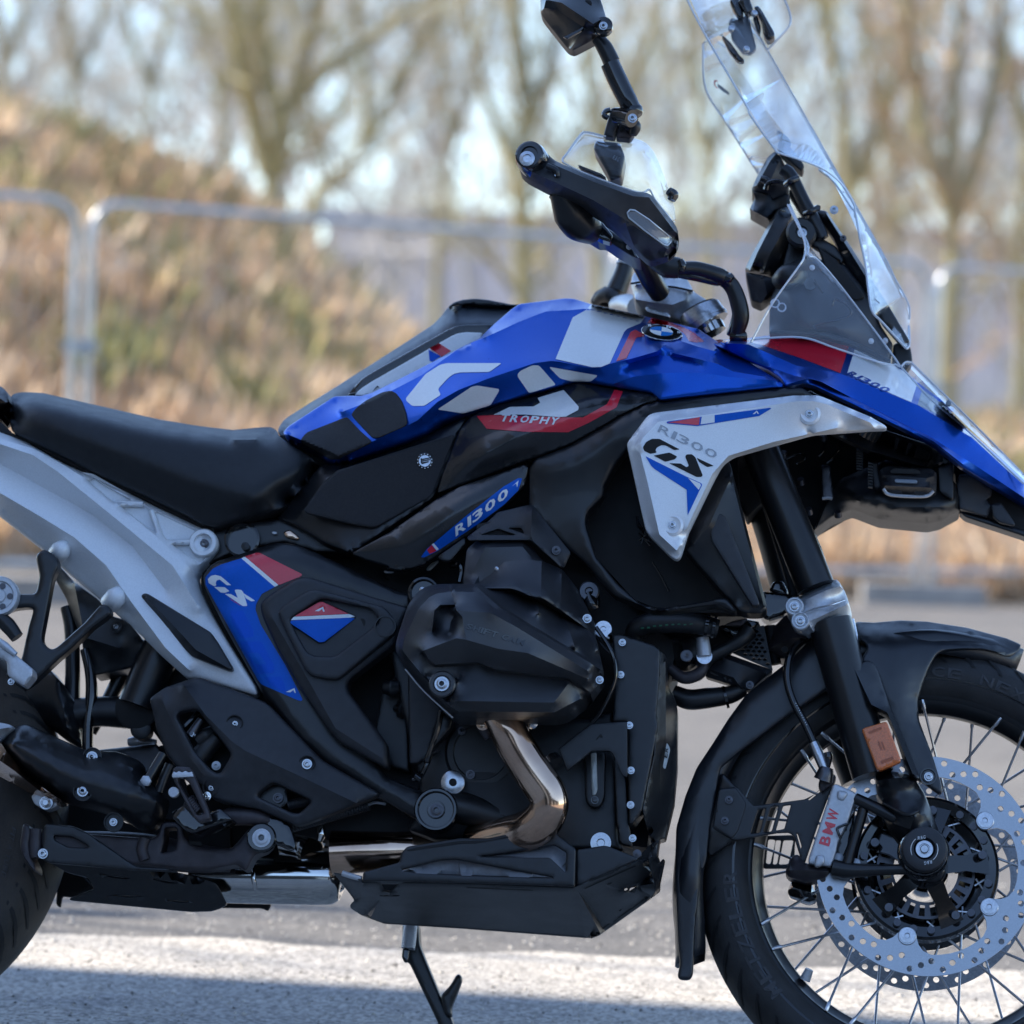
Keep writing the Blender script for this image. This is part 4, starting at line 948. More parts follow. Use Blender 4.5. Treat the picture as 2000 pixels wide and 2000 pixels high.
# ---- engine
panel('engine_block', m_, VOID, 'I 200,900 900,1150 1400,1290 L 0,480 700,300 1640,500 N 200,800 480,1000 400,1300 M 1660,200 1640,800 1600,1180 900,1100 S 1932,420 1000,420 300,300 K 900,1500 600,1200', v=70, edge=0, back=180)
panel('exhaust_dark_sheet', m_, VOID, 'R 120,60 500,60 960,180 1060,250 1160,250 1300,160 1450,0 1700,-150 1932,-100 1932,560 1240,420 700,400 290,320 120,300', v=-10, edge=0, back=60)  # black sheets put behind the exhaust in place of shade
panel('exhaust_dark_sheet', m_, VOID, 'R 1400,-50 1932,0 S 600,150 900,450 500,480 0,450 R 1500,450', v=-20, edge=0, back=40)
panel('exhaust_dark_sheet', m_, VOID, 'J 1060,1470 1170,1390 1235,1370 1345,1520 1480,1900 1250,1932 1080,1620', v=20, edge=0, back=20)
panel('seam_dark_sheet', m_, VOID, 'X 400,1015 520,985 560,950 545,850 600,850 720,830 900,760 1100,720 1250,705 1450,770 1480,850 1440,900 1455,1180 1400,1195 1285,1240 1265,1580 1250,1640 900,1690 700,1625 560,1570 420,1530 345,1470 330,1380 430,1330 390,1180 395,1080', v=45, edge=0, back=120)  # black sheet added behind the seams so that they stay dark
panel('crankcase', m_, BLK, 'L 0,900 180,1170 420,1480 1560,1560 M 1340,150 1370,500 1385,1130 1420,1200 1000,1200 600,1110 0,1120 -200,1050 -120,700', ['M -100,950,150 200,860,150 700,980,145'], v=128, edge=6, back=60)
lathe('crankcase_cover', m_, BLK, (*pts('M 350,470')[0][:2], 128), [(52, -10), (52, 8), (48, 12), (40, 13), (38, 10), (0.01, 10)], n=40)
boltz(m_, 'M 265,628', 142, 8, DARKM); boltz(m_, 'M 200,300', 142, 7, DARKM)
lathe('plug_plate', m_, ZINC, (*pts('M 135,690')[0][:2], 150), [(17, -6), (17, 3), (15, 4), (5.5, 4), (5, 1), (0.01, 1)]); lathe('plug_hole', m_, VOID, (*pts('M 135,690')[0][:2], 154.2), [(5.2, -1), (5.2, 0.3), (0.01, 0.3)])
panel('gearbox_side', m_, BLK, 'K 1520,640 1560,500 1700,420 1720,760 1740,1190 1600,1150 1470,900', v=100, edge=3, back=40)
tube('oil_cap', m_, BLK, 'K 1540,545,130 1600,552,130 1660,548,130', [9, 13, 9], 14)
tube('case_stud', m_, ZINC, 'K 1630,710,120 1680,715,125', [6, 8], 12); tube('case_boss', m_, BLK, 'K 1650,715,110 1720,715,112', [12, 13], 12)
panel('engine_rib', m_, GRYP, 'L 180,1180 440,1490 350,1770 345,1800 430,1800 250,1900 190,1900', v=140, edge=3, back=30)
lathe('frame_pivot', m_, BLKG, (*pts('M 8,898')[0][:2], 160), [(30, -30), (31, 6), (29, 9), (26, 9), (24, 2), (13, 2), (12, 6), (0.01, 6)], n=36)
bolt(m_, *pts('M 8,898')[0][:2], 167, 13, DARKM, h=4)
tube('case_arm', m_, BLK, 'M 60,860,140 240,890,135 600,990,120', [22, 24, 22], 14)
tube('wiring_tube', m_, BLKG, 'L 430,1500,175 400,1660,170 320,1880,165 K 1900,1050,160 1830,1210,160 1760,1250,160', 4, 8)
tube('cable_clip', m_, BLKG, 'K 1790,1210,162 1830,1240,162', [7, 7], 8)
panel('engine_arm', m_, BLKS, 'L 420,1480 520,1560 500,1640 360,1800 350,1830 340,1770', v=170, edge=4, back=20)

# ---- header pipe
tube('header_pipe', m_, BRONZE, 'M 480,180,235 540,280,235 620,430,230 740,620,225 845,780,220 850,900,215 770,1010,200 620,1080,170 300,1160,130', [24, 26, 27, 27.5, 27.5, 28, 29, 29, 28], 28)
lathe('header_flange', m_, BRONZE, (*pts('M 360,250')[0][:2], 230), [(9, -10), (9, 3), (7, 4), (0.01, 4)]); tube('flange_stud', m_, STAND, 'M 345,240,225 385,320,225 400,360,225', [9, 7, 5], 10)
lathe('flange_stud', m_, ZINC, (*pts('M 728,240')[0][:2], 215), [(9, -5), (9, 3), (6, 5), (0.01, 5)]); tube('header_bolt', m_, ZINC, 'M 870,500,165 900,545,168', [12, 14], 12)

# ---- cylinder head
hc, s_hc = panel('cylinder_head_cover', m_, HEAD, 'L 240,620,288 300,570,276 380,546,270 500,542,272 700,543,266 950,545,252 1020,580,248 1130,640,240 1172,645,240 1320,730,230 1370,800,230 1590,915,225 1645,1170,262 1632,1200,266 1655,1250,270 1565,1370,270 1560,1390,270 1490,1452,270 1372,1540,270 1290,1558,272 530,1555,280 440,1480,296 150,1170,308 85,1050,310 92,970,310 180,700,300',
    ['L 140,1045,346 150,965,348 265,725,352 340,645,346 400,615,342 505,600,340', 'L 140,1045,346 190,1110,350 330,1280,356 470,1440,358 560,1505,346 1285,1512,318 1490,1405,292',
     'L 500,562,326 508,600,344 548,744,390', 'L 690,558,326 720,584,336 868,716,352 1060,842,344 1560,1142,308 1630,1188,290', 'L 708,556,300 742,574,308 888,704,326 1078,830,320 1575,1128,286 1625,1165,274',
     'L 548,744,390 800,760,390 1000,868,374 1545,1205,322', 'L 525,600,346 700,606,344 850,740,360',
     'L 300,1045,384 545,952,391 625,965,392 860,1032,382 1085,1064,370 1545,1262,312', 'L 300,1045,384 345,1118,372 390,1152,366 700,1130,362 840,1184,354 1400,1254,314 1555,1360,282', 'L 290,1062,350 340,1138,348 388,1172,346 704,1150,344 838,1204,338 1396,1274,304 1540,1372,276', 'L 625,965,392 600,870,390 592,790,390 548,744,390',
     'L 362,888,366 380,742,366 424,700,362 538,698,354', 'L 378,890,346 396,752,346 432,716,344 530,712,340', 'L 488,920,358 503,828,352 534,772,352', 'L 540,1425,372 1282,1438,330 1396,1290,310', 'L 556,1280,362 470,1420,346', 'L 545,1262,344 320,1240,344 455,1428,346',
     'L 1170,760,312 1140,650,244', 'L 1372,815,240 1400,900,280 1440,1020,304'],
    v=290, edge=3, back=60, sm=1, rc=10, step=7, ang=60)
s_sp = s_hc
lathe('head_bolt_boss', m_, HEAD, (*pts('L 440,1300')[0][:2], 358), [(18.5, -14), (18.5, 2), (16.5, 4), (12, 4), (11, 2), (0.01, 2)]); bolt(m_, *pts('L 437,1298')[0][:2], 361, 12.5, ZINC, h=5)
boltz(m_, 'L 1628,1268', 282, 7); boltz(m_, 'L 1533,805', 222, 8)
lettering('head_lettering', m_, BLKG, 'SHIFT CAM', pts('L 612,880')[0], pts('L 1062,1012')[0], 11.5, s_sp, v=380, off=1.2, shear=0.1, bold=0.02)
tube('head_gasket_edge', m_, ALU, 'L 160,1185,322 300,1350,322 520,1553,322', 1.2, 6)
up, s_up = panel('cylinder_upper_cover', m_, HEAD, 'L 590,545,215 600,480,214 625,280,206 700,215,198 760,212,198 1070,215,198 1200,372,205 1345,432,195 1460,580,190 1590,835,200 1592,930,215 1330,742,262 1190,650,292 1130,645,294 960,575,290 720,575,284',
    ['L 650,490,226 762,268,232 1045,262,232 1120,352,236', 'L 720,530,232 830,450,234 910,375,236 1100,360,240 1190,372,240', 'L 1190,372,240 1182,640,292', 'L 1340,440,222 1335,735,262', 'L 725,565,278 1000,565,288'], edge=2.5, back=50, sm=1, rc=6)
lathe('cover_rivet', m_, ZINC, (*pts('L 850,428')[0][:2], 237), [(3, -2), (3, 1), (0.01, 2)], n=10)
brk, _ = panel('tank_guard_bracket', m_, GRYP, 'L 625,190,205 640,215,215 1108,212,215 1330,415,200 1358,420,195 1410,305,190 1115,-60,190 860,0,190 780,75,195', ['L 1108,212,217 1116,0,212 1115,-60,190'], edge=1.5, back=4, sm=0, rc=4, holes=['L 735,171 860,128 985,170 985,174', 'L 940,121 1035,121 1060,165'])
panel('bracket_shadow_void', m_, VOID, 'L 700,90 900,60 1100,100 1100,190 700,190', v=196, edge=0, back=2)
bolt(m_, *pts('L 1300,290')[0][:2], 203, 8, DARKM, h=4)
panel('fairing_tab', m_, BLKS, 'L 400,340 610,190 622,240 500,374 440,370', v=182, edge=2, back=6)
tube('breather_hose', m_, BLKG, 'L 500,405,150 570,400,155 585,450,155 570,530,155', 4.5, 8)
lathe('frame_plug', m_, BLKG, (*pts('I 1650,1380')[0][:2], 168), [(22, -10), (22, 2), (19, 3), (17, -4), (0.01, -4)]); lathe('plug_pin', m_, ZINC, (*pts('I 1640,1360')[0][:2], 170), [(4, -4), (4, 1), (0.01, 2)], n=12)
lathe('frame_hole', m_, BLKG, (*pts('I 280,980')[0][:2], 118), [(26, -10), (26, 2), (23, 3), (22, -14), (0.01, -14)]); lathe('hole_pin', m_, BLK, (*pts('I 305,1030')[0][:2], 116), [(6, -12), (6, 0), (0.01, 1)], n=14)
panel('frame_node', m_, BLKS, 'I 60,900 300,850 560,820 750,900 1100,1080 830,1075 600,1000 300,1050 60,1150 -20,1180', v=105, edge=3, back=40)
panel('connector_block', m_, BRONZE, 'I 590,925 640,905 700,950 715,970 690,985 610,965', v=112, edge=2, back=10); panel('connector_tab', m_, ALU, 'I 500,918 540,920 550,940 510,942', v=112, edge=1, back=6)
panel('heat_foil', m_, ALU, 'L 0,440 80,450 60,462 0,460', v=120, edge=1, back=3); panel('heat_foil', m_, GAUGE, 'L 318,430 345,390 410,362 412,380 350,440 325,445', v=125, edge=1, back=3)
lathe('torx_cap', m_, DARKM, (*pts('L 1548,600')[0][:2], 150), [(14, -30), (15, 2), (13, 4), (6, 4), (5, 0), (0.01, 0)]); tube('injector', m_, BLKG, 'L 1550,640,140 1570,700,145 1590,740,145', [14, 13, 9], 12)
lathe('lug_plate', m_, STEEL, (*pts('L 1655,885')[0][:2], 160), [(12, -3), (12, 1), (4.5, 1), (4, -2), (0.01, -2)]); panel('lug_tab', m_, STEEL, 'L 1620,900 1700,890 1706,955 1690,962 1640,930', v=159, edge=1, back=3)
tube('sensor_wire', m_, BLKG, 'L 1600,870,190 1690,1000,195 1740,1120,195 1740,1280,192 1640,1500,190 1570,1590,188', 3.2, 8)
tube('sensor_wire', m_, BLKG, 'L 1590,930,182 1660,1020,185 1720,1080,188', 2.4, 8)
# ---- engine front
fg, s_fg = panel('engine_guard_side', m_, PWD, 'N -60,935 60,925 300,1005 345,1040 340,1250 315,1550 330,1620 270,1932 M 1560,900 1500,990 1462,1012 1452,230 1340,230 L 1740,1200 1720,900', v=172, edge=3, back=60, rc=5)
panel('engine_guard_front', m_, PWD, 'N 345,1040,165 388,1090,150 400,1290,140 465,1430,110 475,1500,100 472,1932,90 M 1800,840,90 1735,1110,95 1715,1118,95 1690,1120,100 1675,1240,110 1640,1180,130 1560,900,165 1650,480,165 1662,150,168', ['N 385,1100,158 388,1700,150 M 1700,500,140 1690,900,120'], edge=2, back=40, rc=4)
panel('guard_sticker', m_, GAUGE, 'M 1748,382 1775,440 1738,590 1718,575', v=143, edge=0, back=1); lettering('sticker_print', m_, VOID, 'ER', pts('M 1752,505')[0], pts('M 1760,420')[0], 7, None, v=144.5, bold=0.02)
panel('crash_plate', m_, PWD, 'M 932,432 1170,246 1450,228 1452,650 1412,640 1335,465 1310,452 1180,452 1160,470 996,602', v=205, edge=1.5, back=4, rc=5)
panel('maker_mark', m_, VOID, 'M 1210,368 1250,315 1268,350 1250,352 1242,340 1225,362', v=206, edge=0, back=1)
boltz(m_, 'M 1466,258', 200, 6.5); boltz(m_, 'M 1478,598', 195, 6.5); boltz(m_, 'M 1475,858', 195, 6.5); boltz(m_, 'M 1490,1110', 190, 6.5)
boltz(m_, 'N 60,985', 178, 6.5); boltz(m_, 'N 48,1228', 178, 6.5)
panel('sight_glass_frame', m_, BLK, 'M 1130,480 1150,460 1270,455 1285,480 1280,800 1250,870 1205,885 1150,860 1132,800', v=150, edge=3, back=10, rc=8); panel('sight_glass', m_, GAUGE, 'M 1172,468 1218,462 1226,745 1210,785 1188,790 1180,720', v=153, edge=2, back=4, rc=4)
bolt(m_, *pts('M 1205,822')[0][:2], 152, 7, BLKG, h=3)
panel('engine_front_rib', m_, BLK, 'M 1345,440 1362,520 1440,660 1462,1010 1490,1180 1400,1150 1370,1000', v=160, edge=2, back=20)
lathe('drain_washer', m_, ZINC, (*pts('M 1250,1145')[0][:2], 168), [(14.5, -3), (14.5, 2), (6, 2.5), (5, -1), (0.01, -1)])
lathe('skid_bolt', m_, DARKM, (*pts('M 1525,1230')[0][:2], 180), [(6, -8), (6, 5), (0.01, 6)])

# ---- fuel tank
tank, s_tk = panel('fuel_tank', m_, BLUE, 'A 205,1330,95 245,1285,75 590,1060,55 690,1055,60 800,1055,72 880,1030,80 1690,617,80 1800,510,66 D 386,593,50 440,556,44 780,513,36 850,515,36 980,555,42 1395,650,62 1570,690,76 1790,742,96 F 660,-205,80 965,-2,150 1262,178,215 1282,205,222 1278,214,222 345,316,215 D 1440,1225,205 1210,1190,195 960,1147,180 880,1133,178 800,1160,176 520,1235,172 300,1300,170 0,1390,166 A 1390,1252,163 1290,1330,160 1130,1400,155 700,1545,140 600,1557,132 535,1542,122 230,1385,98',
    ['A 240,1345,110 560,1480,140 620,1510,148 900,1390,165 1140,1280,172 1220,1240,178 1370,1100,188 1530,1010,194 D 200,1120,198 380,1060,200 560,1000,202 680,985,204 740,990,204 980,1038,200 1060,1035,202 1130,1005,206 1300,965,208 1480,912,206 1530,880,196',
     'A 640,1180,115 900,1080,120 1250,900,125 D 0,880,128 200,800,128 440,690,110 640,612,95 840,600,90 925,592,88 1000,600,84 1360,690,98 1480,735,116 1660,835,166 1800,880,182 1932,915,192',
     'D 1140,1162,196 1300,1105,208 1500,1080,214 1700,1070,216 1900,1085,220 F 860,140,220 1240,168,224',
     'D 1250,1010,196 1500,940,192 1700,965,196 1800,1010,204 1830,1030,212', 'D 1600,925,200 1800,972,206 1932,1005,212 F 900,100,214 1150,140,218'],
    edge=5, back=30, sm=1, rc=5, step=8, ang=60)
panel('tank_core', m_, VOID, 'A 300,1400 700,1130 1600,700 D 440,620 800,560 1400,690 F 700,-100 1200,180 400,280 D 900,1120 0,1350 A 700,1500', v=-80, edge=0, back=120)
decal('tank_stripe', m_, WHT, 'D 985,556 1395,647 1357,700 1255,742 1232,768 1125,1003 1060,1030 990,1032 715,970 845,656 945,600', s_tk, rc=1)
decal('tank_stripe', m_, REDV, 'D 1318,748 1352,768 1410,798 1330,806 1322,815 1250,965 1172,988 1282,765', s_tk, rc=1)
decal('tank_stripe', m_, REDV, 'D 1440,660 1570,690 1690,735 1758,768 1838,838 1780,846 1722,836 1690,782 1640,745 1560,716 1405,698', s_tk, rc=1)
for s_ in ('A 1130,1075 1280,890 1390,820 1440,808 1855,808 1760,875 1540,878 1490,890 1450,920 1375,1000 1380,1022 1396,1046 1270,1130 1180,1132 1136,1095', 'A 1370,1158 1630,985 1670,978 1830,1003 1836,1015 1770,1125 1565,1188', 'D 428,1085 450,1060 540,1018 582,1018 600,1030 718,1165 515,1228 430,1105', 'D 670,1030 1035,1095 980,1140 830,1138 748,1116 678,1045'):
    decal('tank_sticker', m_, WHT, s_, s_tk, rc=4)
for s_ in ('A 338,1382 380,1332 682,1214 700,1226 790,1322 880,1402 620,1530 560,1536 345,1408', 'A 720,1190 762,1140 830,1090 950,1028 1020,1015 1060,1036 1100,1090 1130,1180 1143,1262 1120,1286 915,1375 872,1366 800,1290 726,1210'):
    panel('tank_pad', m_, PAD, s_, on=s_tk, off=4.0, rc=6, back=4.2, edge=1.0, step=4, cap=False)
RP = lambda x, y, v: 152+(y-648.8)*0.9-(x-1292)*0.12
def ellipse(s, rx, ry, rot, n=40, a0=0, a1=360):
    cx, cy = pts(s)[0][:2]; k = 500/1932; c, sn = math.cos(R(rot)), math.sin(R(rot)); out = []
    for t in np.linspace(R(a0), R(a1), n, endpoint=(a1-a0 < 359)):
        x, y = rx*k*math.cos(t), ry*k*math.sin(t); out.append((cx+x*c-y*sn, cy+x*sn+y*c, 0))
    return out
panel('roundel', m_, CHROME, ellipse('D 1516,768', 156, 60, 8), on=RP, off=3.0, rc=0, back=36, edge=1.0, step=4, cap=False)
panel('roundel_ring', m_, BLKG, ellipse('D 1514,766', 147, 53, 8), on=RP, off=3.6, rc=0, back=.5, edge=0, step=4, cap=False)
panel('roundel_rim', m_, CHROME, ellipse('D 1514,760', 93, 36, 8), on=RP, off=4.1, rc=0, back=.5, edge=0, step=4, cap=False)
for k in range(4):
    q = ellipse('D 1514,760', 88, 33, 8, 10, k*90+0.01, k*90+90); cx, cy = pts('D 1514,760')[0][:2]
    panel('roundel_quarter', m_, WHT if k % 2 else LBLU, [(cx, cy, 0)]+q, on=RP, off=4.6, rc=0, back=.5, edge=0, step=4, cap=False)
for ch, x, y, w_ in (('B', 1412, 722, 30), ('M', 1548, 734, 40), ('W', 1628, 775, 34)):
    lettering('roundel_letter', m_, WHT, ch, pts(f'D {x},{y}')[0], pts(f'D {x+w_},{y+6}')[0], 4.2, RP, off=4.4, shear=0, bold=0.02)
# tank centre cover beyond the near panel
tcov, s_tc = panel('tank_centre_cover', m_, COVR, 'A 165,1330,20 170,1300,-10 200,1250,-50 240,1215,-80 850,832,-90 1330,522,-90 1400,452,-90 1448,387,-90 1600,365,-90 1750,385,-90 1850,392,-90 1932,391,-90 D 500,640,-20 300,760,-20 A 1700,680,-20 1300,840,-15 850,1090,-5 590,1120,0 260,1330,20 205,1390,20',
    ['A 235,1290,-10 600,1040,-20 860,880,-20 1340,570,-20 1470,500,-20 1800,500,-25'], edge=6, back=30, sm=4)
panel('tank_cover_recess', m_, BLKG, 'A 690,1050 745,985 800,925 870,880 1440,560 1500,532 1560,520 1790,515 1760,580 1690,640 880,1060', v=4, edge=3, back=6)
winl, s_wi = panel('cover_insert', m_, WHT, 'A 742,1053,34 780,1010,30 870,950,26 1480,602,26 1530,582,26 1590,575,26 1714,580,27 1690,620,30 1500,740,34 880,1050,36', v=24, edge=1, back=5)
decal('insert_stripe', m_, REDV, 'A 1308,694 1380,657 1472,716 1400,760', s_wi, rc=0); decal('insert_stripe', m_, BLUD, 'A 1302,706 1394,757 1330,797 1310,790', s_wi, rc=0)
decal('maker_mark', m_, VOID, 'A 880,1020 915,978 932,992 916,990', s_wi, rc=0)
panel('tank_lid', m_, BLKS, 'A 1450,387 1462,372 1495,348 1560,330 1650,321 1750,330 1932,366 D 460,558 445,575 300,570 A 1700,372 1600,360', v=-70, edge=4, back=40, sm=2)

# ---- side fairings under the tank
upf, s_uf = panel('tank_side_fairing', m_, FAIR, 'I 1752,634,165 1795,480,165 1900,205,160 D -10,1500,160 80,1400,158 300,1310,160 600,1240,165 800,1165,168 880,1145,170 1160,1195,185 1440,1235,200 1500,1275,205 1385,1308,205 1200,1398,200 1050,1488,196 820,1618,188 560,1718,180 480,1742,178 0,1920,170',
    ['D -120,1880,172 60,1760,192 300,1610,204 500,1505,208 700,1435,208 960,1330,208 1200,1265,206'], edge=3, back=16, sm=8, rc=5)
decal('fairing_stripe', m_, REDV, 'D 120,1400 245,1394 740,1411 922,1412 1105,1310 1160,1202 1222,1214 1175,1335 970,1450 810,1523 500,1520 195,1497', s_uf, rc=1)
decal('fairing_sticker', m_, WHT, 'D 245,1391 370,1332 550,1328 600,1300 578,1264 775,1204 890,1330 886,1355 792,1405 735,1408 480,1389', s_uf, 0.6, rc=2)
lettering('fairing_lettering', m_, WHT, 'TROPHY', pts('D 296,1440')[0], pts('D 745,1468')[0], 14.5, s_uf, off=2.2, shear=0.3, bold=0.03)
panel('tank_underside', m_, BLKS, 'I 540,825,110 600,735,112 850,450,112 870,420,110 960,412,112 1100,402,120 1500,270,135 1932,70,150 D 60,1400,150 0,1500,150 I 1905,200,152 1745,640,155 1700,690,158 1105,1085,155 900,1010,140 700,880,125', ['I 740,770,130 900,540,132 1000,460,135 1890,180,150'], edge=5, back=30, sm=3, rc=8)
kpad, s_kp = panel('knee_pad', m_, PAD, 'I 752,762 790,690 900,560 1000,472 1100,430 1875,190 1886,202 1720,640 1700,662 1300,882 1255,890 1100,862 770,782', v=158, edge=2, back=6, rc=7)
qx, qy = pts('I 1660,388')[0][:2]
lathe('pad_badge', m_, BLKG, (qx, qy, 158), [(12, -1), (12, 1), (11, 1.6), (0.01, 1.6)], n=36)
lathe('pad_badge_ring', m_, STEEL, (qx, qy, 159.4), [(8.4, -0.5), (8.4, 0.5), (0.01, 0.5)], n=30)
for q in ('I 1635,372 1700,360 1700,369 1640,381', 'I 1632,385 1700,373 1700,382 1634,394', 'I 1630,398 1690,388 1690,397 1640,412', 'I 1628,368 1638,366 1640,410 1630,404'):
    panel('pad_badge_mark', m_, VOID, q, v=160.4, edge=0, back=.4, rc=0)
for k in range(14):
    a = k/14*6.28+0.2; lathe('pad_badge_print', m_, WHT, (qx+13.8*math.cos(a), qy+13.8*math.sin(a), 159.8), [(0.9, -0.4), (0.9, 0.3), (0.01, 0.3)], n=5)
lowf, s_lf = panel('lower_side_fairing', m_, FAIR, 'I 1105,1085,160 1400,920,166 1740,680,172 D -10,1932,176 300,1830,182 480,1765,186 515,1795,188 L 1060,-200,186 860,0,182 640,175,178 300,400,172 150,440,168 0,430,166 I 1400,1190,162 1200,1130,158',
    ['I 1250,1080,172 1500,940,192 1800,800,202 D 100,1970,206 300,1890,204'], edge=3, back=16, sm=14, rc=5)
B_ = [(822, 1088, 0), (834, 1072, 0), (846, 1062, 0), (905, 1012, 0), (984, 950, 0), (1012, 934, 0), (1020, 934, 0), (1012, 958, 0), (985, 985, 0), (930, 1026, 0), (856, 1075, 0), (828, 1089, 0)]
decal('fairing_band', m_, BLUV, B_, s_lf, rc=2)
decal('band_stripe', m_, WHT, 'L 360,245 376,236 414,280 398,291', s_lf, 0.9, rc=0); decal('band_stripe', m_, REDV, 'L 325,287 359,250 396,293 345,316', s_lf, 0.9, rc=0)
lettering('band_lettering', m_, WHT, 'R1300', (893, 1046), (1000, 964), 16, s_lf, off=2.4, shear=0.35, bold=0.025)
decal('maker_mark', m_, WHT, [(1000, 950, 0), (1013, 938, 0), (1010, 952, 0), (1008, 944, 0)], s_lf, 1.0, rc=0)
shr, s_shr = panel('radiator_shroud', m_, BLKS, 'D 515,1795,188 560,1725,188 820,1628,192 1050,1492,196 1200,1402,200 1390,1312,206 1500,1284,208 F 345,330,210 700,280,214 1280,218,218 1420,222,218 1480,262,216 1520,300,214 800,430,214 300,500,212 150,640,212 101,690,206 21,790,200 -79,966,196 L 1660,-120,194 1540,0,194 1522,60,194 1530,120,194 1600,340,196 1760,540,198 1932,690,200 N 300,720,204 400,724,204 780,655,206 845,650,206 930,748,206 900,760,204 780,702,204 400,752,204 280,752,202 130,682,200 L 1740,640,196 1500,370,190 1410,300,188 1094,-20,186',
    ['D 560,1800,196 900,1700,206 1150,1560,210 F -60,560,210 100,480,214 400,390,218 1280,260,222'], edge=5, back=30, sm=5, rc=6)
panel('radiator', m_, VOID, 'L 1480,-300 1750,-400 N 500,-250 900,0 1000,760 400,760 150,660 L 1560,300', v=120, edge=0, back=30)  # flat black sheet standing in for the dark of the radiator opening
for k in range(9): tube('radiator_fan_blade', m_, BLKG, [(*pts(f'F {175+k*4},{1215+(k*53) % 190}')[0][:2], 140), (*pts(f'F {215+(k*29) % 60},{1280+(k*67) % 150}')[0][:2], 145)], 1.6, 6)
tube('radiator_rib', m_, BLKG, 'N 285,375,142 350,480,142 410,600,142', 1.5, 6); tube('radiator_rib', m_, BLKG, 'N 170,30,142 178,120,142', 1.5, 6)

# ---- silver radiator fairing
sil, s_si = panel('radiator_fairing', m_, SILVER, 'F 92,650,236 110,618,236 250,432,236 300,410,236 1350,280,236 1520,279,236 1562,286,234 1932,440,212 G 880,502,196 897,520,194 890,534,194 780,536,200 F 1500,566,222 1200,650,230 900,735,234 820,792,236 760,900,236 560,1310,234 500,1502,232 470,1522,232 430,1500,232 262,1332,232 232,1282,232',
    ['F 185,660,256 215,600,256 330,478,256 1380,324,256 1500,322,254 1600,345,248 1932,485,224 G 800,520,206', 'F 190,700,256 250,930,256 340,1330,254 470,1450,250 500,1400,250', 'F 540,1290,248 740,870,252 860,735,252 1200,630,248 1700,520,236'], edge=3, back=14, sm=1, rc=10, ang=60)
for s_, h_ in (('F 214,670 240,630 282,607 340,607 492,686 450,691 385,655 355,654 322,670 309,690 320,710 270,719 225,697', 0), ('F 296,733 415,710 474,740 455,761 385,779', 0), ('F 413,790 500,793 545,822 562,810 534,740 545,724 585,723 610,745 667,882 655,894 620,894', 0), ('F 621,750 750,810 700,819 640,782', 0)):
    decal('logo_letter', m_, VOID, s_, s_si, 0.5, rc=2)
decal('fairing_sticker', m_, BLUV, 'F 235,738 550,895 656,942 662,955 640,1000 553,1183 545,990 300,832 275,806', s_si, 0.5, rc=1); decal('fairing_sticker', m_, GAUGE if False else WHT, 'F 556,902 648,944 654,958 636,992', s_si, 1.0, rc=1)
decal('fairing_sticker', m_, BLUV, 'F 393,482 402,475 760,427 1176,372 1184,378 1092,434 625,510 398,490', s_si, 0.5, rc=1); decal('fairing_sticker', m_, REDV, 'F 404,483 646,442 638,501 620,503', s_si, 1.0, rc=0); decal('fairing_sticker', m_, WHT, 'F 660,440 756,428 756,483 650,498', s_si, 1.0, rc=0); decal('maker_mark', m_, WHT, 'F 1043,420 1075,394 1092,418 1080,418 1072,404 1062,418', s_si, 1.1, rc=0)
EMB = mat('emboss_shade_silver', (0.36, 0.39, 0.43), 0.4, 0.3, noise=(300, 0.05))  # darker than the fairing: relief shading of the letters put into colour
lettering('embossed_lettering', m_, EMB, 'R1300', pts('F 318,548')[0], pts('F 772,765')[0], 15, s_si, off=1.4, shear=0.0, bold=0.0)
for s_ in ('F 1472,418', 'F 437,1258'):
    q = pts(s_)[0]; z_ = s_si(q[0], q[1]); lathe('bolt_dimple', m_, SILVER, (q[0], q[1], z_), [(16, -3), (15.5, 0.2), (12, 1.8), (9, 0.6), (0.01, 0.6)], n=36); bolt(m_, q[0], q[1], z_+1, 7, ZINC, h=4)
panel('side_wing', m_, BLKS, 'F 800,790,196 865,772,196 885,830,196 1150,1868,186 1146,1900,186 1110,1926,188 1000,1926,190 930,1900,194 528,1440,206 560,1310,206', ['F 880,900,214 720,1250,222 600,1400,214', 'F 900,960,210 1125,1860,196'], edge=4, back=40, sm=2, rc=8)
panel('wing_pad', m_, GRYP, 'F 770,1180 800,1171 840,1196 1096,1850 1085,1866 1042,1870 730,1370 724,1310', v=218, edge=2, back=16, rc=8)
# ---- beak
beak, s_bk = panel('beak', m_, BLUE, 'E 0,1452,150 -60,1415,100 20,1402,70 160,1402,60 300,1385,50 440,1365,45 740,1362,40 860,1372,40 1000,1440,50 1300,1575,50 1420,1640,40 1512,1722,20 1800,1932,10 G 1300,355,0 1490,520,-10 1700,705,-20 1932,900,-30 2100,1050,-40 2150,1230,0 1932,1106,20 1450,812,110 1240,645,150 900,470,180 350,205,205 270,190,210 140,214,222 128,200,222 100,150,214 0,85,180',
    ['E 60,1430,165 240,1440,175 600,1600,175 930,1660,165 1470,1880,135 G 1130,352,130 1540,600,90 1932,960,30', 'G 20,70,190 200,130,190 350,165,190 700,330,170 1240,600,140 1600,830,92 1932,1050,45', 'G 130,200,224 300,150,216 400,175,212 1250,625,156 1460,790,114'],
    edge=4, back=20, sm=1, rc=5, step=8, ang=60)
panel('beak_core', m_, VOID, 'F 900,60 1300,120 G 300,150 1200,520 1700,900 1932,1080 1932,1150 1450,900 1300,800 400,560 0,560', v=-10, edge=0, back=80)
decal('beak_sticker', m_, REDV, 'E 165,1406 300,1392 440,1371 740,1367 855,1377 1000,1446 932,1656 640,1545 330,1442', s_bk, rc=1)
decal('beak_sticker', m_, WHT, 'E 1046,1462 1300,1580 1418,1645 1512,1738 1468,1876 1310,1808 985,1656', s_bk, rc=1)
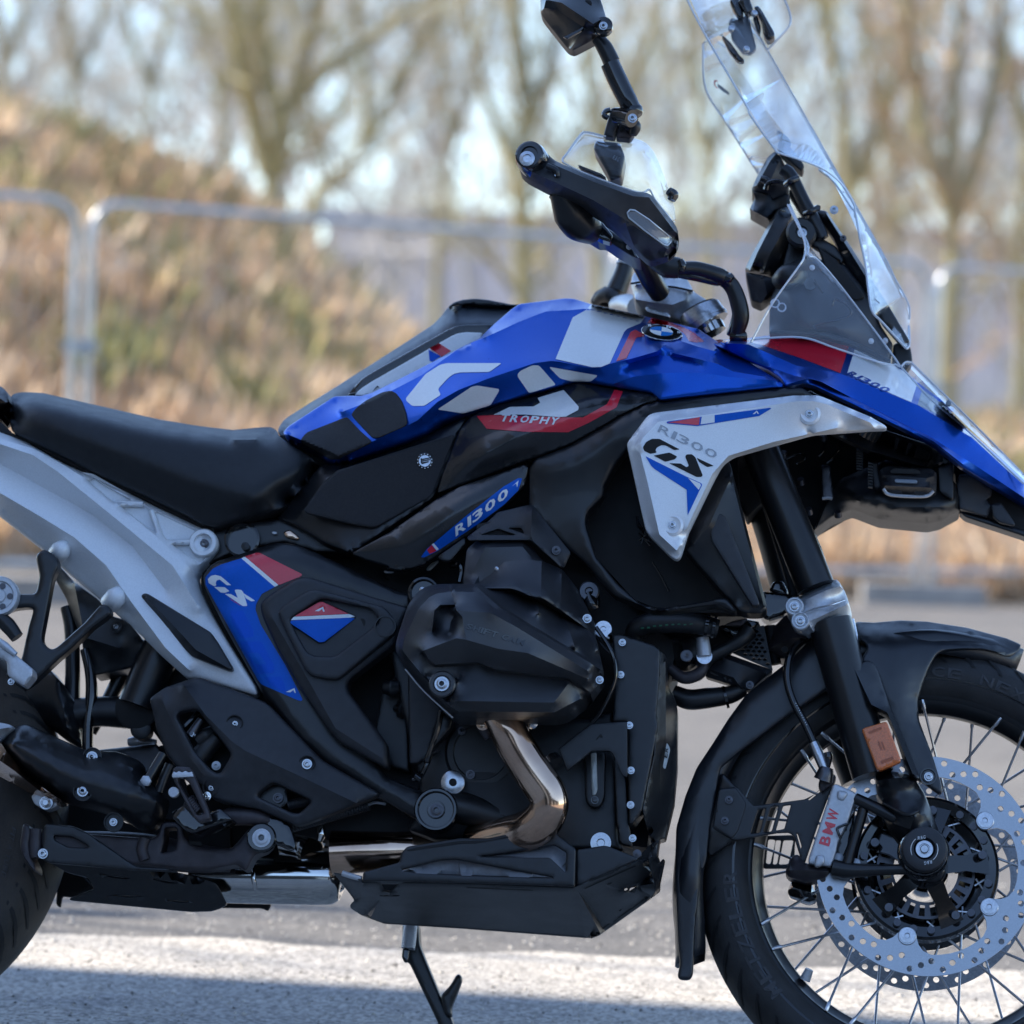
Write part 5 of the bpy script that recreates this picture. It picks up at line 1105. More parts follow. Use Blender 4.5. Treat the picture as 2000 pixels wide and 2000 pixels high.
decal('beak_sticker', m_, REDV, 'E -45,1418 10,1405 125,1407 60,1425 -20,1430', s_bk, rc=1)
decal('beak_sticker', m_, GRYV, 'G 1165,232 1320,345 1502,528 1128,350', s_bk, rc=1)
lettering('beak_lettering', m_, BLUE, 'R1300', pts('E 985,1668')[0], pts('E 1298,1812')[0], 10.5, s_bk, off=2.4, shear=0.5, bold=0.03)
panel('headlight_cover', m_, GLASD, 'G 1010,52,60 1040,28,40 1082,30,30 1500,440,10 1932,880,-20 2100,1060,-20 2100,1180,20 1932,948,40 1700,715,50 1490,530,60 1240,320,70 1020,82,70', ['G 1060,60,75 1480,490,60 1932,915,30'], edge=2, back=3, cap=False)
panel('cover_clip', m_, GRYV, 'G 1335,340 1360,305 1392,340 1365,368', v=80, edge=1, back=3)
for s_ in ('G 1020,82,72 1240,320,74 1490,530,62 1932,948,44', 'G 1082,30,32 1500,440,14 1932,880,-16', 'G 1020,82,72 1008,60,62 1040,28,42 1082,30,32'):
    tube('cover_edge', m_, GEDGE, s_, 1.5, 6)
# under the beak
panel('beak_underside', m_, BLKS, 'G 310,240,120 900,545,130 1250,662,120 1382,770,60 1345,800,60 1200,832,70 1080,805,90 760,700,110 500,570,130 200,420,130', ['G 520,580,150 760,690,140 1080,790,115 1200,815,95', 'G 700,520,60 1200,740,50'], edge=4, back=20, sm=3)
panel('headlight_housing', m_, BLK, 'G 340,1310,0 480,980,20 560,900,30 900,760,40 1300,800,40 1420,950,40 1452,1150,30 1300,1232,10 1205,1252,0 840,1216,0 640,1140,0 480,1200,0', ['G 620,1060,70 900,1130,75 1200,1170,70 1400,1120,60'], edge=6, back=60, sm=4)
panel('steering_dark_sheet', m_, VOID, 'F 880,720 1500,560 1932,480 G 1200,700 1000,1000 620,1140 340,1300 260,1200 150,900 F 1000,1200 900,1000', v=-40, edge=2, back=60)  # black sheet in place of the shade behind the forks
lamp, s_lp = panel('fog_lamp', m_, GRYP, 'G 838,850,90 880,815,90 920,808,90 1230,830,90 1272,862,90 1272,1010,80 1200,1040,75 900,1030,75 855,992,80', ['G 870,880,104 1200,905,104 1250,890,100', 'G 880,960,110 1220,975,108'], edge=3, back=40, sm=1)
panel('lamp_slot', m_, VOID, 'G 920,850 945,830 1130,838 1160,870 930,866', v=108, edge=0, back=1); panel('lamp_lens', m_, GRYV, 'G 955,908 1128,915 1128,945 955,938', v=112, edge=1, back=4)
for s_ in ('G 925,990 1010,1000 1010,1022 940,1015', 'G 1105,1000 1190,1008 1180,1030 1105,1026'): panel('lamp_slot', m_, VOID, s_, v=106, edge=0, back=1)
tube('lamp_trim', m_, ALU, 'G 870,985,108 930,1030,104 1180,1040,102 1250,1000,104', 2.5, 8)
panel('lamp_bracket', m_, GRYP, 'G 768,785 828,780 832,850 858,975 800,975', v=80, edge=2, back=20)
for k in range(9): tube('cooling_fin', m_, BLK, [(*pts(f'G 755,{790+k*22}')[0][:2], 92), (*pts(f'G 790,{795+k*22}')[0][:2], 92)], 2.2, 6)
for k in range(8): tube('cooling_fin', m_, BLK, [(*pts(f'G 668,{690+k*20}')[0][:2], 70), (*pts(f'G 715,{698+k*20}')[0][:2], 70)], 2.2, 6)
panel('lamp_frame', m_, BLK, 'G 1280,820 1340,800 1400,770 1400,1060 1380,1060 1290,1000', v=60, edge=2, back=20)
panel('front_bracket', m_, GRYP, 'G 1422,950,30 1440,880,30 1560,870,30 1700,960,20 1680,1050,20 1645,1065,20 1690,1110,20 1655,1195,20 1445,1135,30', edge=2, back=10, rc=4)
panel('front_bracket', m_, GRYP, 'G 1680,1100 1760,1090 1860,1240 1862,1265 1750,1240 1700,1200', v=25, edge=2, back=8, rc=4)
panel('front_frame', m_, BLKS, 'G 1440,1155 1500,1160 1932,1300 2100,1360 2100,1440 1932,1345 1490,1200', v=10, edge=3, back=30)
panel('front_frame', m_, VOID, 'G 1400,780 1500,850 1700,960 1932,1110 2100,1230 2100,1380 1800,1260 1440,1140', v=-10, edge=2, back=30)
tube('lamp_wire', m_, BLKG, 'G 550,610,40 540,680,40 490,750,40 440,790,40', 3, 8); tube('lamp_wire', m_, BLKG, 'G 430,640,40 420,700,40 380,740,40', 2.5, 8)
panel('head_bracket', m_, DARKM, 'G 400,800 470,810 495,1050 480,1062 410,1060', v=20, edge=2, back=10); tube('bracket_lip', m_, ALU, 'G 410,1058,26 450,1052,26 485,1060,26', 2.5, 8)
for s_ in ('G 120,740', 'G 420,610', 'G 250,945', 'G 310,1170', 'G 530,1190'): tube('yoke_stud', m_, DARKM, [(*pts(s_)[0][:2], 20), (pts(s_)[0][0]-1, pts(s_)[0][1]-9, 26)], [6, 5], 12)
tube('fork_seal', m_, ALU, 'F 935,860,-60 960,970,-60 985,1040,-60', [15, 17, 15], 16)
tube('yoke_wire', m_, BLKG, 'F 1290,760,20 1350,730,25 1420,720,25 1440,760,25 1380,800,20', 2, 6)

# ---- screens
tube('screen_tube', m_, BLKS, 'E 500,115,60 560,170,60 660,370,60 770,570,60 800,640,60', [9.5, 10, 10, 10, 9], 14)
tube('screen_tube', m_, BLKS, 'E 560,280,-60 680,470,-60 770,590,-60', [8, 8, 8], 12)
def screen(name, m, outline, feats, e=()):
    o, s = panel(name, m_, m, outline, feats, edge=0, back=3.0, sm=30, rc=8, step=12)
    return o, s
screen('rear_screen', GLASS, 'C 285,385,-150 283,335,-150 330,297,-140 420,330,-120 640,640,-90 900,1080,-70 760,1270,-110 700,1312,-130 305,680,-150', [])
for s_ in ('C 330,298,-139 290,325,-149 283,380,-149 305,680,-149 480,960,-139 700,1312,-129', 'C 330,297,-139 400,320,-124 450,360,-114'): tube('screen_rim', m_, GEDGE, s_, 1.6, 6)
panel('screen_swoosh', m_, REDV, 'C 364,612 372,606 388,606 398,614 384,612 374,620 374,640 388,660 408,674 384,664 366,640', v=-146, edge=0, back=.5, rc=0)
panel('screen_print', m_, GRYV, 'C 390,630 420,650 480,700 478,716 430,690 395,656', v=-146, edge=0, back=.5, rc=0)
screen('windscreen', GLASD, 'C 165,-60,150 100,-200,150 500,-300,20 590,-60,20 600,130,10 770,380,5 1260,1240,0 1650,1932,0 E 1340,930,0 1445,1130,0 1458,1250,0 1452,1440,30 1436,1470,50 1190,1210,110 1165,1180,120 1120,800,100 1090,650,100 1010,470,90 880,210,100 780,110,120 640,40,150 470,0,160 330,-200,160 C 600,780,160 320,300,155',
       ['C 440,20,60 700,560,50 1160,1300,45 E 1000,420,40 1280,1000,35 1420,1300,30', 'C 300,80,120 640,640,120 980,1160,115 E 900,330,85 1170,900,80'])
for s_ in ('C 100,-200,150 165,0,150 320,300,155 600,780,160 640,870,160 820,1120,160 860,1155,159 1000,1200,150 1180,1270,130 1320,1380,110 1420,1540,95 1430,1640,95', 'E 770,120,118 880,210,103 1010,400,93 1045,450,95 1080,640,101 1120,830,101 1150,1080,110 1175,1195,117 1250,1275,100 1400,1440,58 1436,1470,50 1452,1430,30 1450,1300,10'):
    tube('screen_rim', m_, GEDGE, s_, 1.7, 6)
tube('screen_rim', m_, GEDGE, 'C 600,100,10 770,380,6 1260,1240,2 1650,1932,2 E 1340,930,2 1445,1130,2 1456,1250,2', 1.2, 6)
0 and panel('screen_spine', m_, GLASD, 'E 870,-20,20 1000,260,10 1340,920,5 1440,1130,5 1430,1300,20 1200,900,50 960,420,60 760,0,60', ['E 900,200,36 1280,950,32'], edge=0, back=2, rc=4)
screen('screen_extension', GLASS, 'C 430,-120,70 780,-160,40 890,-20,30 938,110,30 940,150,30 918,215,30 765,383,30 600,180,60', ['C 560,0,50 860,200,34'])
tube('screen_rim', m_, GEDGE, 'C 870,-60,30 920,50,30 942,130,30 935,190,30 890,250,30 765,383,30', 1.8, 6)
panel('extension_clamp', m_, BLKG, 'C 480,0 540,-30 580,60 590,120 555,140 520,90', v=60, edge=3, back=14); panel('extension_clamp', m_, BLKG, 'C 545,0 620,-40 660,60 655,90 610,115 580,60', v=70, edge=4, back=16)
panel('clamp_pad', m_, LBLU if False else GRYV, 'C 475,170 490,140 520,135 545,150 610,115 630,140 688,370 640,410 580,400 500,300', v=40, edge=2, back=8)
panel('clamp_arm', m_, BLKG, 'C 422,275 435,265 490,320 560,420 598,455 590,470 545,468 480,390', v=62, edge=3, back=10)
panel('clamp_arm', m_, BLKG, 'C 655,130 690,110 720,200 715,270 690,240', v=55, edge=3, back=10)
panel('extension_knob', m_, BLKG, 'C 665,50 700,40 740,100 820,240 828,280 790,308 765,308 740,260 720,150', v=62, edge=6, back=18)
tube('knob_ring', m_, GRYP, 'C 680,60,66 730,130,68 790,260,66', 2, 8)
for s_ in ('C 495,215', 'C 670,100', 'C 610,370'): lathe('clamp_screw', m_, ZINC, (*pts(s_)[0][:2], 70), [(5, -5), (5, 1), (3, 2), (0.01, 2)], n=14)
# phone holder and instrument
hold, _ = panel('phone_holder', m_, GRYP, 'E 262,268,-10 300,180,-10 385,25,-10 440,-20,-10 480,20,-5 520,100,10 545,200,10 545,310,0 420,350,0 385,300,0 268,300,-10', ['E 300,240,20 400,60,25 430,20,25', 'E 330,200,20 400,215,26 470,60,26'], edge=4, back=50, sm=1)
panel('holder_base', m_, BLK, 'E 268,285,-5 400,300,0 420,350,0 545,300,10 560,400,10 440,430,0 400,512,-10 242,425,-20 290,340,-10', ['E 250,420,10 400,500,20'], edge=3, back=50, sm=1)
tube('holder_pad', m_, BLKG, 'E 330,190,28 370,200,28 400,212,28', [5, 7, 5], 10)
panel('holder_grip', m_, BLKG, 'C 835,980 860,985 930,1040 950,1080 945,1120 915,1130 890,1100 870,1060 840,1010', v=20, edge=3, back=20)
panel('holder_jaw', m_, GRYP, 'C 840,1090 880,1040 920,1060 945,1110 1050,1250 1030,1300 960,1240 870,1150', v=10, edge=3, back=30)
tube('charge_cable', m_, BLKG, 'E 370,270,30 385,225,34 440,210,36 500,215,40 540,235,44', 4, 8); tube('charge_cable', m_, BLKG, 'E 640,520,64 680,490,66 690,450,68 690,430,68', 3, 8)
for s_ in ('E 520,235,62 560,205,74 610,185,66', 'E 665,455,66 715,435,76 765,405,68'): tube('cable_tie', m_, BLKG, s_, 4.5, 8)
lathe('tie_head', m_, BLKG, (*pts('E 765,410')[0][:2], 74), [(4, -3), (4, 3), (0.01, 3)], n=8)
inst, _ = panel('instrument', m_, BLKS, 'E 210,885,10 222,850,10 260,770,10 440,445,10 480,405,10 530,388,10 565,400,10 600,520,10 560,700,10 480,900,10 460,950,10 355,915,10', ['E 250,880,40 300,760,45 470,430,45 510,410,40', 'E 350,900,46 400,760,50 560,480,50'], edge=8, back=50, sm=3, rc=10)
panel('instrument_bracket', m_, BLKS, 'E 540,640 640,560 740,540 720,640 660,800 560,900 470,930', v=20, edge=3, back=60)
panel('instrument_base', m_, GRYP, 'E 214,893,30 355,918,36 460,950,36 450,990,30 395,1090,24 332,1140,20 260,1108,16', ['E 350,920,44 380,1060,34 335,1130,26', 'E 300,910,34 310,1120,22'], edge=3, back=40, sm=1)
lathe('mount_disc', m_, BLK, (*pts('E 640,600')[0][:2], 62), [(22, -12), (23, 4), (19, 8), (9, 8), (8, 5), (0.01, 5)], n=36); lathe('mount_screw', m_, ZINC, (*pts('E 645,600')[0][:2], 72), [(7, -3), (7, 1), (4, 1.5), (3.5, -1), (0.01, -1)], n=18)
panel('screen_arm', m_, BLK, 'E 690,590 740,610 900,700 960,800 945,835 900,800 740,710 680,660', v=55, edge=4, back=14)
panel('screen_bracket', m_, BLKS, 'E 745,450,50 770,425,50 830,432,50 860,480,50 1010,700,50 1300,1150,50 1460,1420,40 1400,1450,40 1250,1280,50 1100,1000,50 960,830,50 880,640,50', ['E 830,460,62 950,650,62 1200,1050,60'], edge=5, back=16, sm=1, holes=['E 940,745 975,730 995,738 960,760'])
for s_ in ('E 955,640', 'E 885,425', 'E 705,985'): bolt(m_, *pts(s_)[0][:2], 66, 8 if '885' in s_ else 6, ZINC if '885' in s_ else DARKM, h=4)
tube('bracket_rod', m_, BLKG, 'E 770,560,62 790,600,62 795,640,62', 4, 8)
cowl, _ = panel('inner_cowl', m_, GRYP, 'E 395,1320,40 400,1120,40 470,920,40 520,840,40 700,760,40 830,820,50 960,830,50 1100,1000,50 1180,1150,50 1240,1300,40 1330,1440,40 1290,1580,40 1000,1440,50 760,1362,60 395,1352,60', ['E 480,1000,75 560,1100,90 640,1330,95 900,1380,90', 'E 640,960,80 760,1200,92 1000,1390,85', 'E 560,1060,96 700,1330,98'], edge=5, back=50, sm=5)
panel('cowl_void', m_, VOID, 'E 760,700 900,800 1120,1080 1050,1110 980,1080 900,990 820,860', v=62, edge=2, back=10)
panel('cowl_edge', m_, BLKS, 'E 395,1340 520,1335 820,1345 1000,1400 1320,1560 1300,1590 1000,1445 740,1368 400,1366', v=80, edge=2, back=10)
tube('cowl_knob', m_, BLK, 'E 480,960,60 530,930,80 590,920,80 640,950,70', [14, 18, 17, 12], 14)
tube('cowl_rib', m_, BLK, 'E 740,950,92 800,1050,95', 2, 6); tube('cowl_rib', m_, BLKG, 'E 870,1150,94 900,1100,94 1000,1160,92 990,1230,90 750,1290,92 740,1320,92', 1.6, 8)
lathe('cowl_bolt', m_, BLKG, (*pts('E 705,985')[0][:2], 84), [(9, -3), (9, 2), (5, 2.5), (4, 0), (0.01, 0)], n=20)
lathe('cowl_clip', m_, ALU, (*pts('E 1272,1412')[0][:2], 66), [(4, -3), (4, 2), (0.01, 3)], n=14)
for s_ in ('E 440,1130', 'E 490,1160'): 
    q = pts(s_)[0]; tube('clear_grommet', m_, GEDGE, [(q[0]+8*math.cos(t), q[1]+8*math.sin(t), 104) for t in np.linspace(0, 6.28, 14)], 1.2, 6, sub=1)
screen('side_deflector', GLASD, 'E 258,1425,190 262,1405,190 420,1130,180 640,820,170 665,760,168 668,700,166 640,600,160 535,385,140 550,382,138 700,700,135 950,1020,120 1355,1560,110 1345,1590,110 1310,1592,112 1180,1560,130 900,1470,160 640,1387,178 300,1402,188', ['E 290,1400,198 650,835,182 690,790,176 720,830,170 1330,1570,118', 'E 640,1340,190 700,900,180'])
for s_ in ('E 258,1425,191 420,1130,182 620,850,174 660,775,170 668,700,168 640,600,162 535,385,141', 'E 258,1425,191 300,1400,189 640,1387,180 900,1470,162 1180,1560,132 1310,1592,114 1345,1590,112 1355,1560,112 950,1020,124 760,800,150 690,770,170 690,690,150 640,580,146 550,382,140'):
    tube('deflector_rim', m_, GEDGE, s_, 1.6, 6, sub=5)
for s_ in ('E 720,860', 'E 1165,1415'): lathe('deflector_screw', m_, GEDGE, (*pts(s_)[0][:2], 182 if '720' in s_ else 140), [(4, -2), (4, 1), (0.01, 2)], n=12)
panel('windscreen_foot', m_, BLK, 'E 1330,1440 1440,1400 1470,1500 1478,1575 1420,1650 1320,1600', v=10, edge=3, back=30)

# ---- handlebar
tube('handlebar', m_, BLKS, 'D 1500,470,40 1440,380,70 1370,250,110 1300,130,160 1200,0,230 B 900,1600,330 700,1400,400 560,1250,430', [15.5, 16, 15.5, 14, 12, 12, 13, 13], 20)
rise, s_ri = panel('bar_clamp', m_, ALU, 'D 1283,400,-5 1300,320,-25 1360,300,-35 1690,345,-35 1740,420,-25 1752,460,-15 1880,540,-15 1900,600,-5 1760,600,5 1700,640,5 1680,692,5 1560,655,5 1372,602,5 1310,530,5', ['D 1290,410,15 1390,400,21 1600,420,21 1740,460,11', 'D 1320,520,21 1460,545,25 1600,560,25 1700,520,19'], edge=5, back=70, sm=1, rc=8)
panel('clamp_window', m_, STEEL, 'D 1392,590 1400,572 1420,572 1570,622 1588,660 1500,640 1400,612', v=14, edge=1, back=4)
tube('clamp_split', m_, VOID, 'D 1284,402,20 1380,392,26 1470,440,30 1580,425,28 1750,458,18', 1.6, 6)
tube('fork_cap', m_, STEEL, 'D 1870,720,10 1830,660,10 1800,600,10', [34, 34, 32], 28); tube('fork_cap_ring', m_, BLKS, 'D 1812,605,10 1800,580,10', [30, 27], 24); tube('fork_cap_ring', m_, STEEL, 'D 1850,690,10 1843,676,10', [35.2, 35.2], 28); tube('fork_tube_top', m_, CHROME, 'D 1900,780,10 1870,720,10', [22, 22], 20)
tube('clutch_hose', m_, BLK, 'D 1460,215,150 1560,270,150 1650,285,150', [14, 17, 15], 12); tube('hose_clip', m_, BLKG, 'D 1655,235,160 1672,265,162 1660,300,160', 6, 10)
tube('cable_bundle', m_, BLKS, 'D 1640,285,140 1780,290,130 1932,335,120 E 60,950,110 120,1010,105 165,1130,100 180,1240,95 150,1370,85', [9, 11, 12, 12, 12, 13, 13, 10], 12)
tube('cable_bundle', m_, BLKG, 'D 1460,235,140 1600,310,130 1780,350,125 1932,385,115 E 40,960,105 110,1050,98 150,1180,92 130,1300,88 100,1370,80', [6, 7, 7, 7, 7, 7, 7, 7, 6], 10)
tube('cable_bundle', m_, BLKS, 'E 70,960,118 100,1000,112 130,1080,106 160,1250,100 165,1380,86', [5, 5, 5, 5, 5], 10)
for s_ in ('E 40,905,112 75,945,118 100,935,112', 'E 110,1375,86 160,1385,88 215,1380,84'): tube('cable_clip', m_, BLKG, s_, 8, 8)
# far grip seen beyond the tank
tube('far_grip', m_, BLKS, 'D 1175,460,-330 1225,330,-330 1255,200,-330', [17, 15, 13], 14); tube('far_grip_ring', m_, ALU, 'D 1238,262,-328 1242,246,-328', [14.5, 14.5], 14)
tube('far_switch', m_, GRYP, 'D 1020,540,-340 1060,500,-330 1130,490,-320 1180,560,-320', [6, 10, 13, 10], 14)
panel('far_lever', m_, BLKS, 'D 975,535 1010,465 1095,418 1115,440 1165,425 1180,600 1000,560', v=-345, edge=4, back=20)
tube('far_bar', m_, ALU, 'D 1190,570,-300 1260,560,-250 1330,580,-200', [16, 17, 16], 14)
# ---- hand guard
gud, s_gd = panel('hand_guard', m_, GRYP, 'B 440,1265,470 432,1190,475 480,1130,480 560,1112,480 640,1140,478 690,1200,470 770,1240,468 900,1288,466 1100,1365,462 1300,1440,456 1395,1452,450 1440,1470,448 1560,1610,430 1630,1715,420 1642,1760,420 1640,1830,420 1600,1915,415 1555,1940,410 D 1440,238,380 1400,225,380 B 1200,1760,430 1060,1640,440 900,1540,446 700,1455,452 500,1350,462 455,1310,466',
    ['B 500,1280,492 700,1370,490 1000,1510,484 1230,1650,470 1560,1880,430', 'B 720,1250,490 1000,1370,488 1300,1480,480 1420,1490,474 1610,1740,440', 'B 1240,1680,474 D 1330,180,410'], edge=7, back=26, sm=3, rc=10)
lathe('bar_end', m_, BLKG, (*pts('B 540,1205')[0][:2], 478), [(22, -20), (22, 10), (19.5, 22), (17, 24), (12, 24), (11, 20), (0.01, 20)], ax=LAT+np.array([-0.12, 0, 0.02]), n=36)
lathe('bar_end_bolt', m_, STEEL, (*pts('B 500,1195')[0][:2], 505), [(10.5, -6), (10.5, 0), (6, 1), (5.5, -2), (0.01, -2)], n=24)
tube('guard_recess', m_, BLKS, 'B 650,1250,492 720,1285,494 730,1330,492', 4, 8); lathe('guard_pin', m_, ZINC, (*pts('B 716,1323')[0][:2], 494), [(1.6, -1), (1.6, 1), (0.01, 1)], n=8)
sig, s_sg = panel('turn_signal', m_, GLASD, 'B 1250,1602 1275,1576 1312,1580 1420,1650 1592,1792 1592,1830 1562,1862 1530,1852 1380,1740 1262,1642', on=s_gd, off=3.5, rc=8, edge=2.5, back=3.5, step=6, cap=False)
panel('signal_lens', m_, GRYV, 'B 1262,1605 1310,1592 1420,1665 1575,1795 1575,1830 1545,1842 1390,1732 1275,1640', on=s_gd, off=0.8, rc=5, back=.8, edge=0, step=7, cap=False)
tube('signal_rim', m_, GEDGE, [(q[0], q[1], s_gd(q[0], q[1], 450)+2.2) for q in resample(pts('B 1256,1606 1278,1582 1312,1586 1420,1656 1586,1794 1584,1828 1560,1854 1532,1846 1384,1736 1268,1642 1256,1606'), 12, False)], 1.1, 6, sub=1)
panel('guard_shield', m_, GLASD, 'B 766,1205,470 775,1180,465 800,1160,455 900,1022,430 925,1002,425 955,997,420 1095,1030,410 1300,1040,390 1390,1072,380 1450,1132,375 1500,1235,375 1560,1400,385 1612,1565,400 1628,1690,415 1590,1662,425 1445,1470,452 1420,1432,456 1380,1452,460 1300,1440,460 900,1290,470 772,1226,474', ['B 800,1190,492 950,1060,480 1080,1080,478 1300,1380,500 1390,1440,486', 'B 1120,1090,478 1320,1110,462 1420,1180,448 1600,1660,424', 'B 1400,1420,480 1420,1250,462 1370,1150,458'], edge=6, back=4, sm=5, rc=10, cap=False)
for s_ in ('B 772,1226,478 900,1292,474 1100,1370,470 1300,1442,464 1380,1452,464 1425,1432,460 1470,1510,452 1590,1662,428', 'B 772,1226,478 768,1200,472 800,1160,458 900,1022,433 950,997,424 1095,1030,414'): tube('shield_rim', m_, GEDGE, s_, 1.3, 6)
panel('lever_housing', m_, BLKS, 'B 1020,1060 1200,1080 1240,1180 1210,1340 1130,1370 1100,1300 1000,1120', v=330, edge=6, back=40)
panel('lever_strip', m_, GRYP, 'B 880,1240 1060,1310 1100,1340 1080,1350 900,1270', v=380, edge=2, back=10)
lettering('small_lettering', m_, GRYV, 'R&G', pts('B 1142,1200')[0], pts('B 1190,1222')[0], 9, None, v=332)
tube('brake_lever', m_, BLK, 'B 700,1465,420 750,1530,420 800,1580,415', [8, 9, 9], 10)
tube('right_grip', m_, BLKS, 'B 740,1440,430 830,1600,410 900,1680,390 980,1740,360', [14, 26, 27, 20], 18)
panel('switch_housing', m_, BLKS, 'B 780,1560 900,1600 1060,1690 1300,1850 1330,1932 D 1360,215 1300,205 1150,110 1080,60 B 1030,1800 900,1720 800,1650', v=350, edge=8, back=60)
panel('switch_box', m_, BLKG, 'B 930,1640 1020,1620 1150,1780 1130,1830 1060,1810 980,1760', v=375, edge=4, back=20); panel('switch_clip', m_, ALU, 'B 1240,1860 1270,1832 1292,1862 1270,1882', v=360, edge=1, back=6)
tube('guard_stay', m_, BLKG, 'B 1570,1440,390 1602,1470,385 1590,1510,385', [6, 8, 6], 10)
# ---- mirror
mir, s_mi = panel('mirror', m_, BLKS, 'B 602,-60,420 602,105,420 640,160,420 800,362,420 830,378,420 858,380,420 1030,290,430 1090,244,430 1105,205,430 1105,160,430 1085,90,425 1060,10,420 1030,-80,420 800,-120,420', ['B 610,90,424 628,60,452 640,5,455', 'B 628,60,452 720,70,456 930,210,462 1040,270,452', 'B 660,0,456 760,20,474 1000,180,480 1085,130,460', 'B 830,365,432 930,225,462'], edge=4, back=26, sm=1, rc=6)
panel('mirror_slot', m_, BLKG, 'B 765,275 790,272 900,215 920,195 932,205 910,232 820,282 800,290', v=466, edge=1, back=5); panel('mirror_slot', m_, VOID, 'B 930,0 980,0 990,25 985,40', v=474, edge=0, back=4)
lathe('mirror_pivot', m_, BLKG, (*pts('B 1076,196')[0][:2], 462), [(13, -10), (13, 2), (10, 4), (0.01, 4)]); bolt(m_, *pts('B 1076,196')[0][:2], 466, 7.5, ZINC, h=3)
tube('mirror_stem', m_, BLKS, 'B 1030,285,430 1085,360,428 1140,470,425', [9, 11.5, 12], 14); tube('mirror_stem', m_, BLKG, 'B 1125,480,425 1180,600,423 1260,760,420 1315,845,418', [14, 14.5, 14, 11], 8)
tube('stem_joint', m_, BLKG, 'B 1280,830,418 1315,850,418 1335,880,418', [13, 13.5, 8], 14); tube('mirror_clamp', m_, BLKG, 'B 1165,870,425 1230,880,430 1290,895,440', [11, 12.5, 12.5], 16)
bolt(m_, *pts('B 1296,893')[0][:2], 452, 8, ZINC, h=4)
panel('mirror_bracket', m_, GRYP, 'B 1075,1025 1135,815 1190,810 1215,835 1160,1040 1140,1040', v=400, edge=4, back=16); tube('bracket_hook', m_, BLKG, 'B 1110,890,405 1080,870,405 1095,840,405 1130,830,405', 4, 8)
panel('mirror_foot', m_, STAND, 'B 1190,935 1240,925 1310,1000 1280,1050 1200,1040 1170,1040', v=395, edge=2, back=20); panel('foot_slot', m_, VOID, 'B 1195,960 1225,945 1235,980 1200,1000', v=397, edge=0, back=1); panel('foot_slot', m_, VOID, 'B 1245,985 1265,990 1255,1010', v=397, edge=0, back=1)
tube('mirror_base', m_, BLKS, 'B 1270,930,405 1310,960,405 1300,1020,405', [10, 10, 5], 12)

# ---- forks
tube('fork_tube', m_, BLKS, 'F 1110,700,105 N 1520,570,105', [27, 27.5], 28)
tube('fork_tube', m_, BLKS, 'F 960,700,-105 1170,1240,-105 N 1330,640,-105', [26, 26, 26], 20)
panel('fork_shield', m_, VOID, 'F 1000,720 1080,700 1110,800 N 1360,520 1400,640 1330,640 F 1290,1650', v=60, edge=3, back=30)
panel('fork_leg_edge', m_, BLKG, 'F 1290,720 1330,900 1420,1100 1560,1420 1620,1600 1645,1665 1600,1665 1420,1200', v=90, edge=4, back=30)
clp, s_cl = panel('fork_clamp', m_, ALU, 'N 1300,745,110 1308,690,110 1340,652,110 1420,632,105 1440,600,100 1580,530,90 1660,508,80 1690,515,70 1745,610,75 1780,720,80 1798,800,80 1770,810,90 1640,850,110 1520,905,115 1490,930,115 1440,922,112 1370,885,110 1350,850,110 1340,800,110 1312,770,110',
    ['N 1330,700,132 1360,680,134 1450,660,132 1600,590,142 1700,560,130', 'N 1350,830,132 1420,840,136 1530,800,140 1680,730,146 1780,690,112', 'N 1400,640,130 1420,760,134 1500,900,132'], edge=6, back=40, sm=3, rc=8)
tube('clamp_groove', m_, STEEL, 'N 1420,765,137 1530,725,141 1640,700,146 1740,665,128', 1.2, 6)
for s_ in ('N 1358,714', 'N 1403,822'):
    q = pts(s_)[0]; lathe('clamp_boss', m_, ALU, (q[0], q[1], 134), [(13.5, -6), (13.5, 2), (12, 4), (10.5, 4), (10, 1), (0.01, 1)]); bolt(m_, q[0], q[1], 137, 9, ZINC, h=4)
tube('fork_lower', m_, BLKS, 'N 1625,830,105 O 790,1210,105', [31.5, 30], 30)
tube('fork_lower', m_, BLKS, 'N 1640,1300,-105 O 560,900,-105 690,1250,-105', [28, 28, 28], 20)
tube('fork_stanchion', m_, STEEL, 'N 1790,810,75 1820,920,75 1855,1080,75', [4, 3, 2], 8)
panel('lower_yoke', m_, STAND, 'N 1150,1040,20 1200,870,20 1300,770,40 1345,830,60 1400,900,80 1490,935,80 1420,1000,60 1340,1090,40 1300,1120,30 1200,1075,20', ['N 1180,1030,50 1330,950,70 1440,950,95'], edge=8, back=60, sm=3); lathe('yoke_hole', m_, VOID, (*pts('N 1285,1038')[0][:2], 70), [(5, -4), (5, 0), (0.01, 0)], n=6)
panel('yoke_arm', m_, BLKG, 'N 1110,600 1350,620 1340,700 1310,760 1150,820 1100,780', v=20, edge=3, back=40)
panel('radiator_lug', m_, BLKG, 'N 1170,580 1200,525 1270,520 1310,600 1310,640 1170,600', v=10, edge=4, back=20)
foot, s_ft = panel('fork_foot', m_, BLKS, 'Q 530,20,100 560,5,100 840,60,100 900,95,105 990,230,105 1050,380,105 1115,560,105 1160,650,105 1195,780,105 1195,980,105 1160,1070,100 1060,1092,100 930,1060,100 845,1000,100 825,900,100 832,790,100 740,690,100 640,560,100 600,400,100 565,330,100 535,200,100',
    ['Q 560,120,122 760,90,140 880,130,128', 'Q 600,320,124 760,400,146 850,450,150 930,420,146 990,460,136', 'Q 700,520,128 860,580,136 900,460,150', 'Q 900,620,136 1060,560,138 1150,800,132'], edge=8, back=50, sm=2, rc=8)
tube('foot_crease', m_, BLKS, 'Q 600,330,128 820,440,150 940,405,148', [2, 3, 2], 8)
wc = (*pts('Q 992,768')[0][:2], 150)
AP = W(*wc)
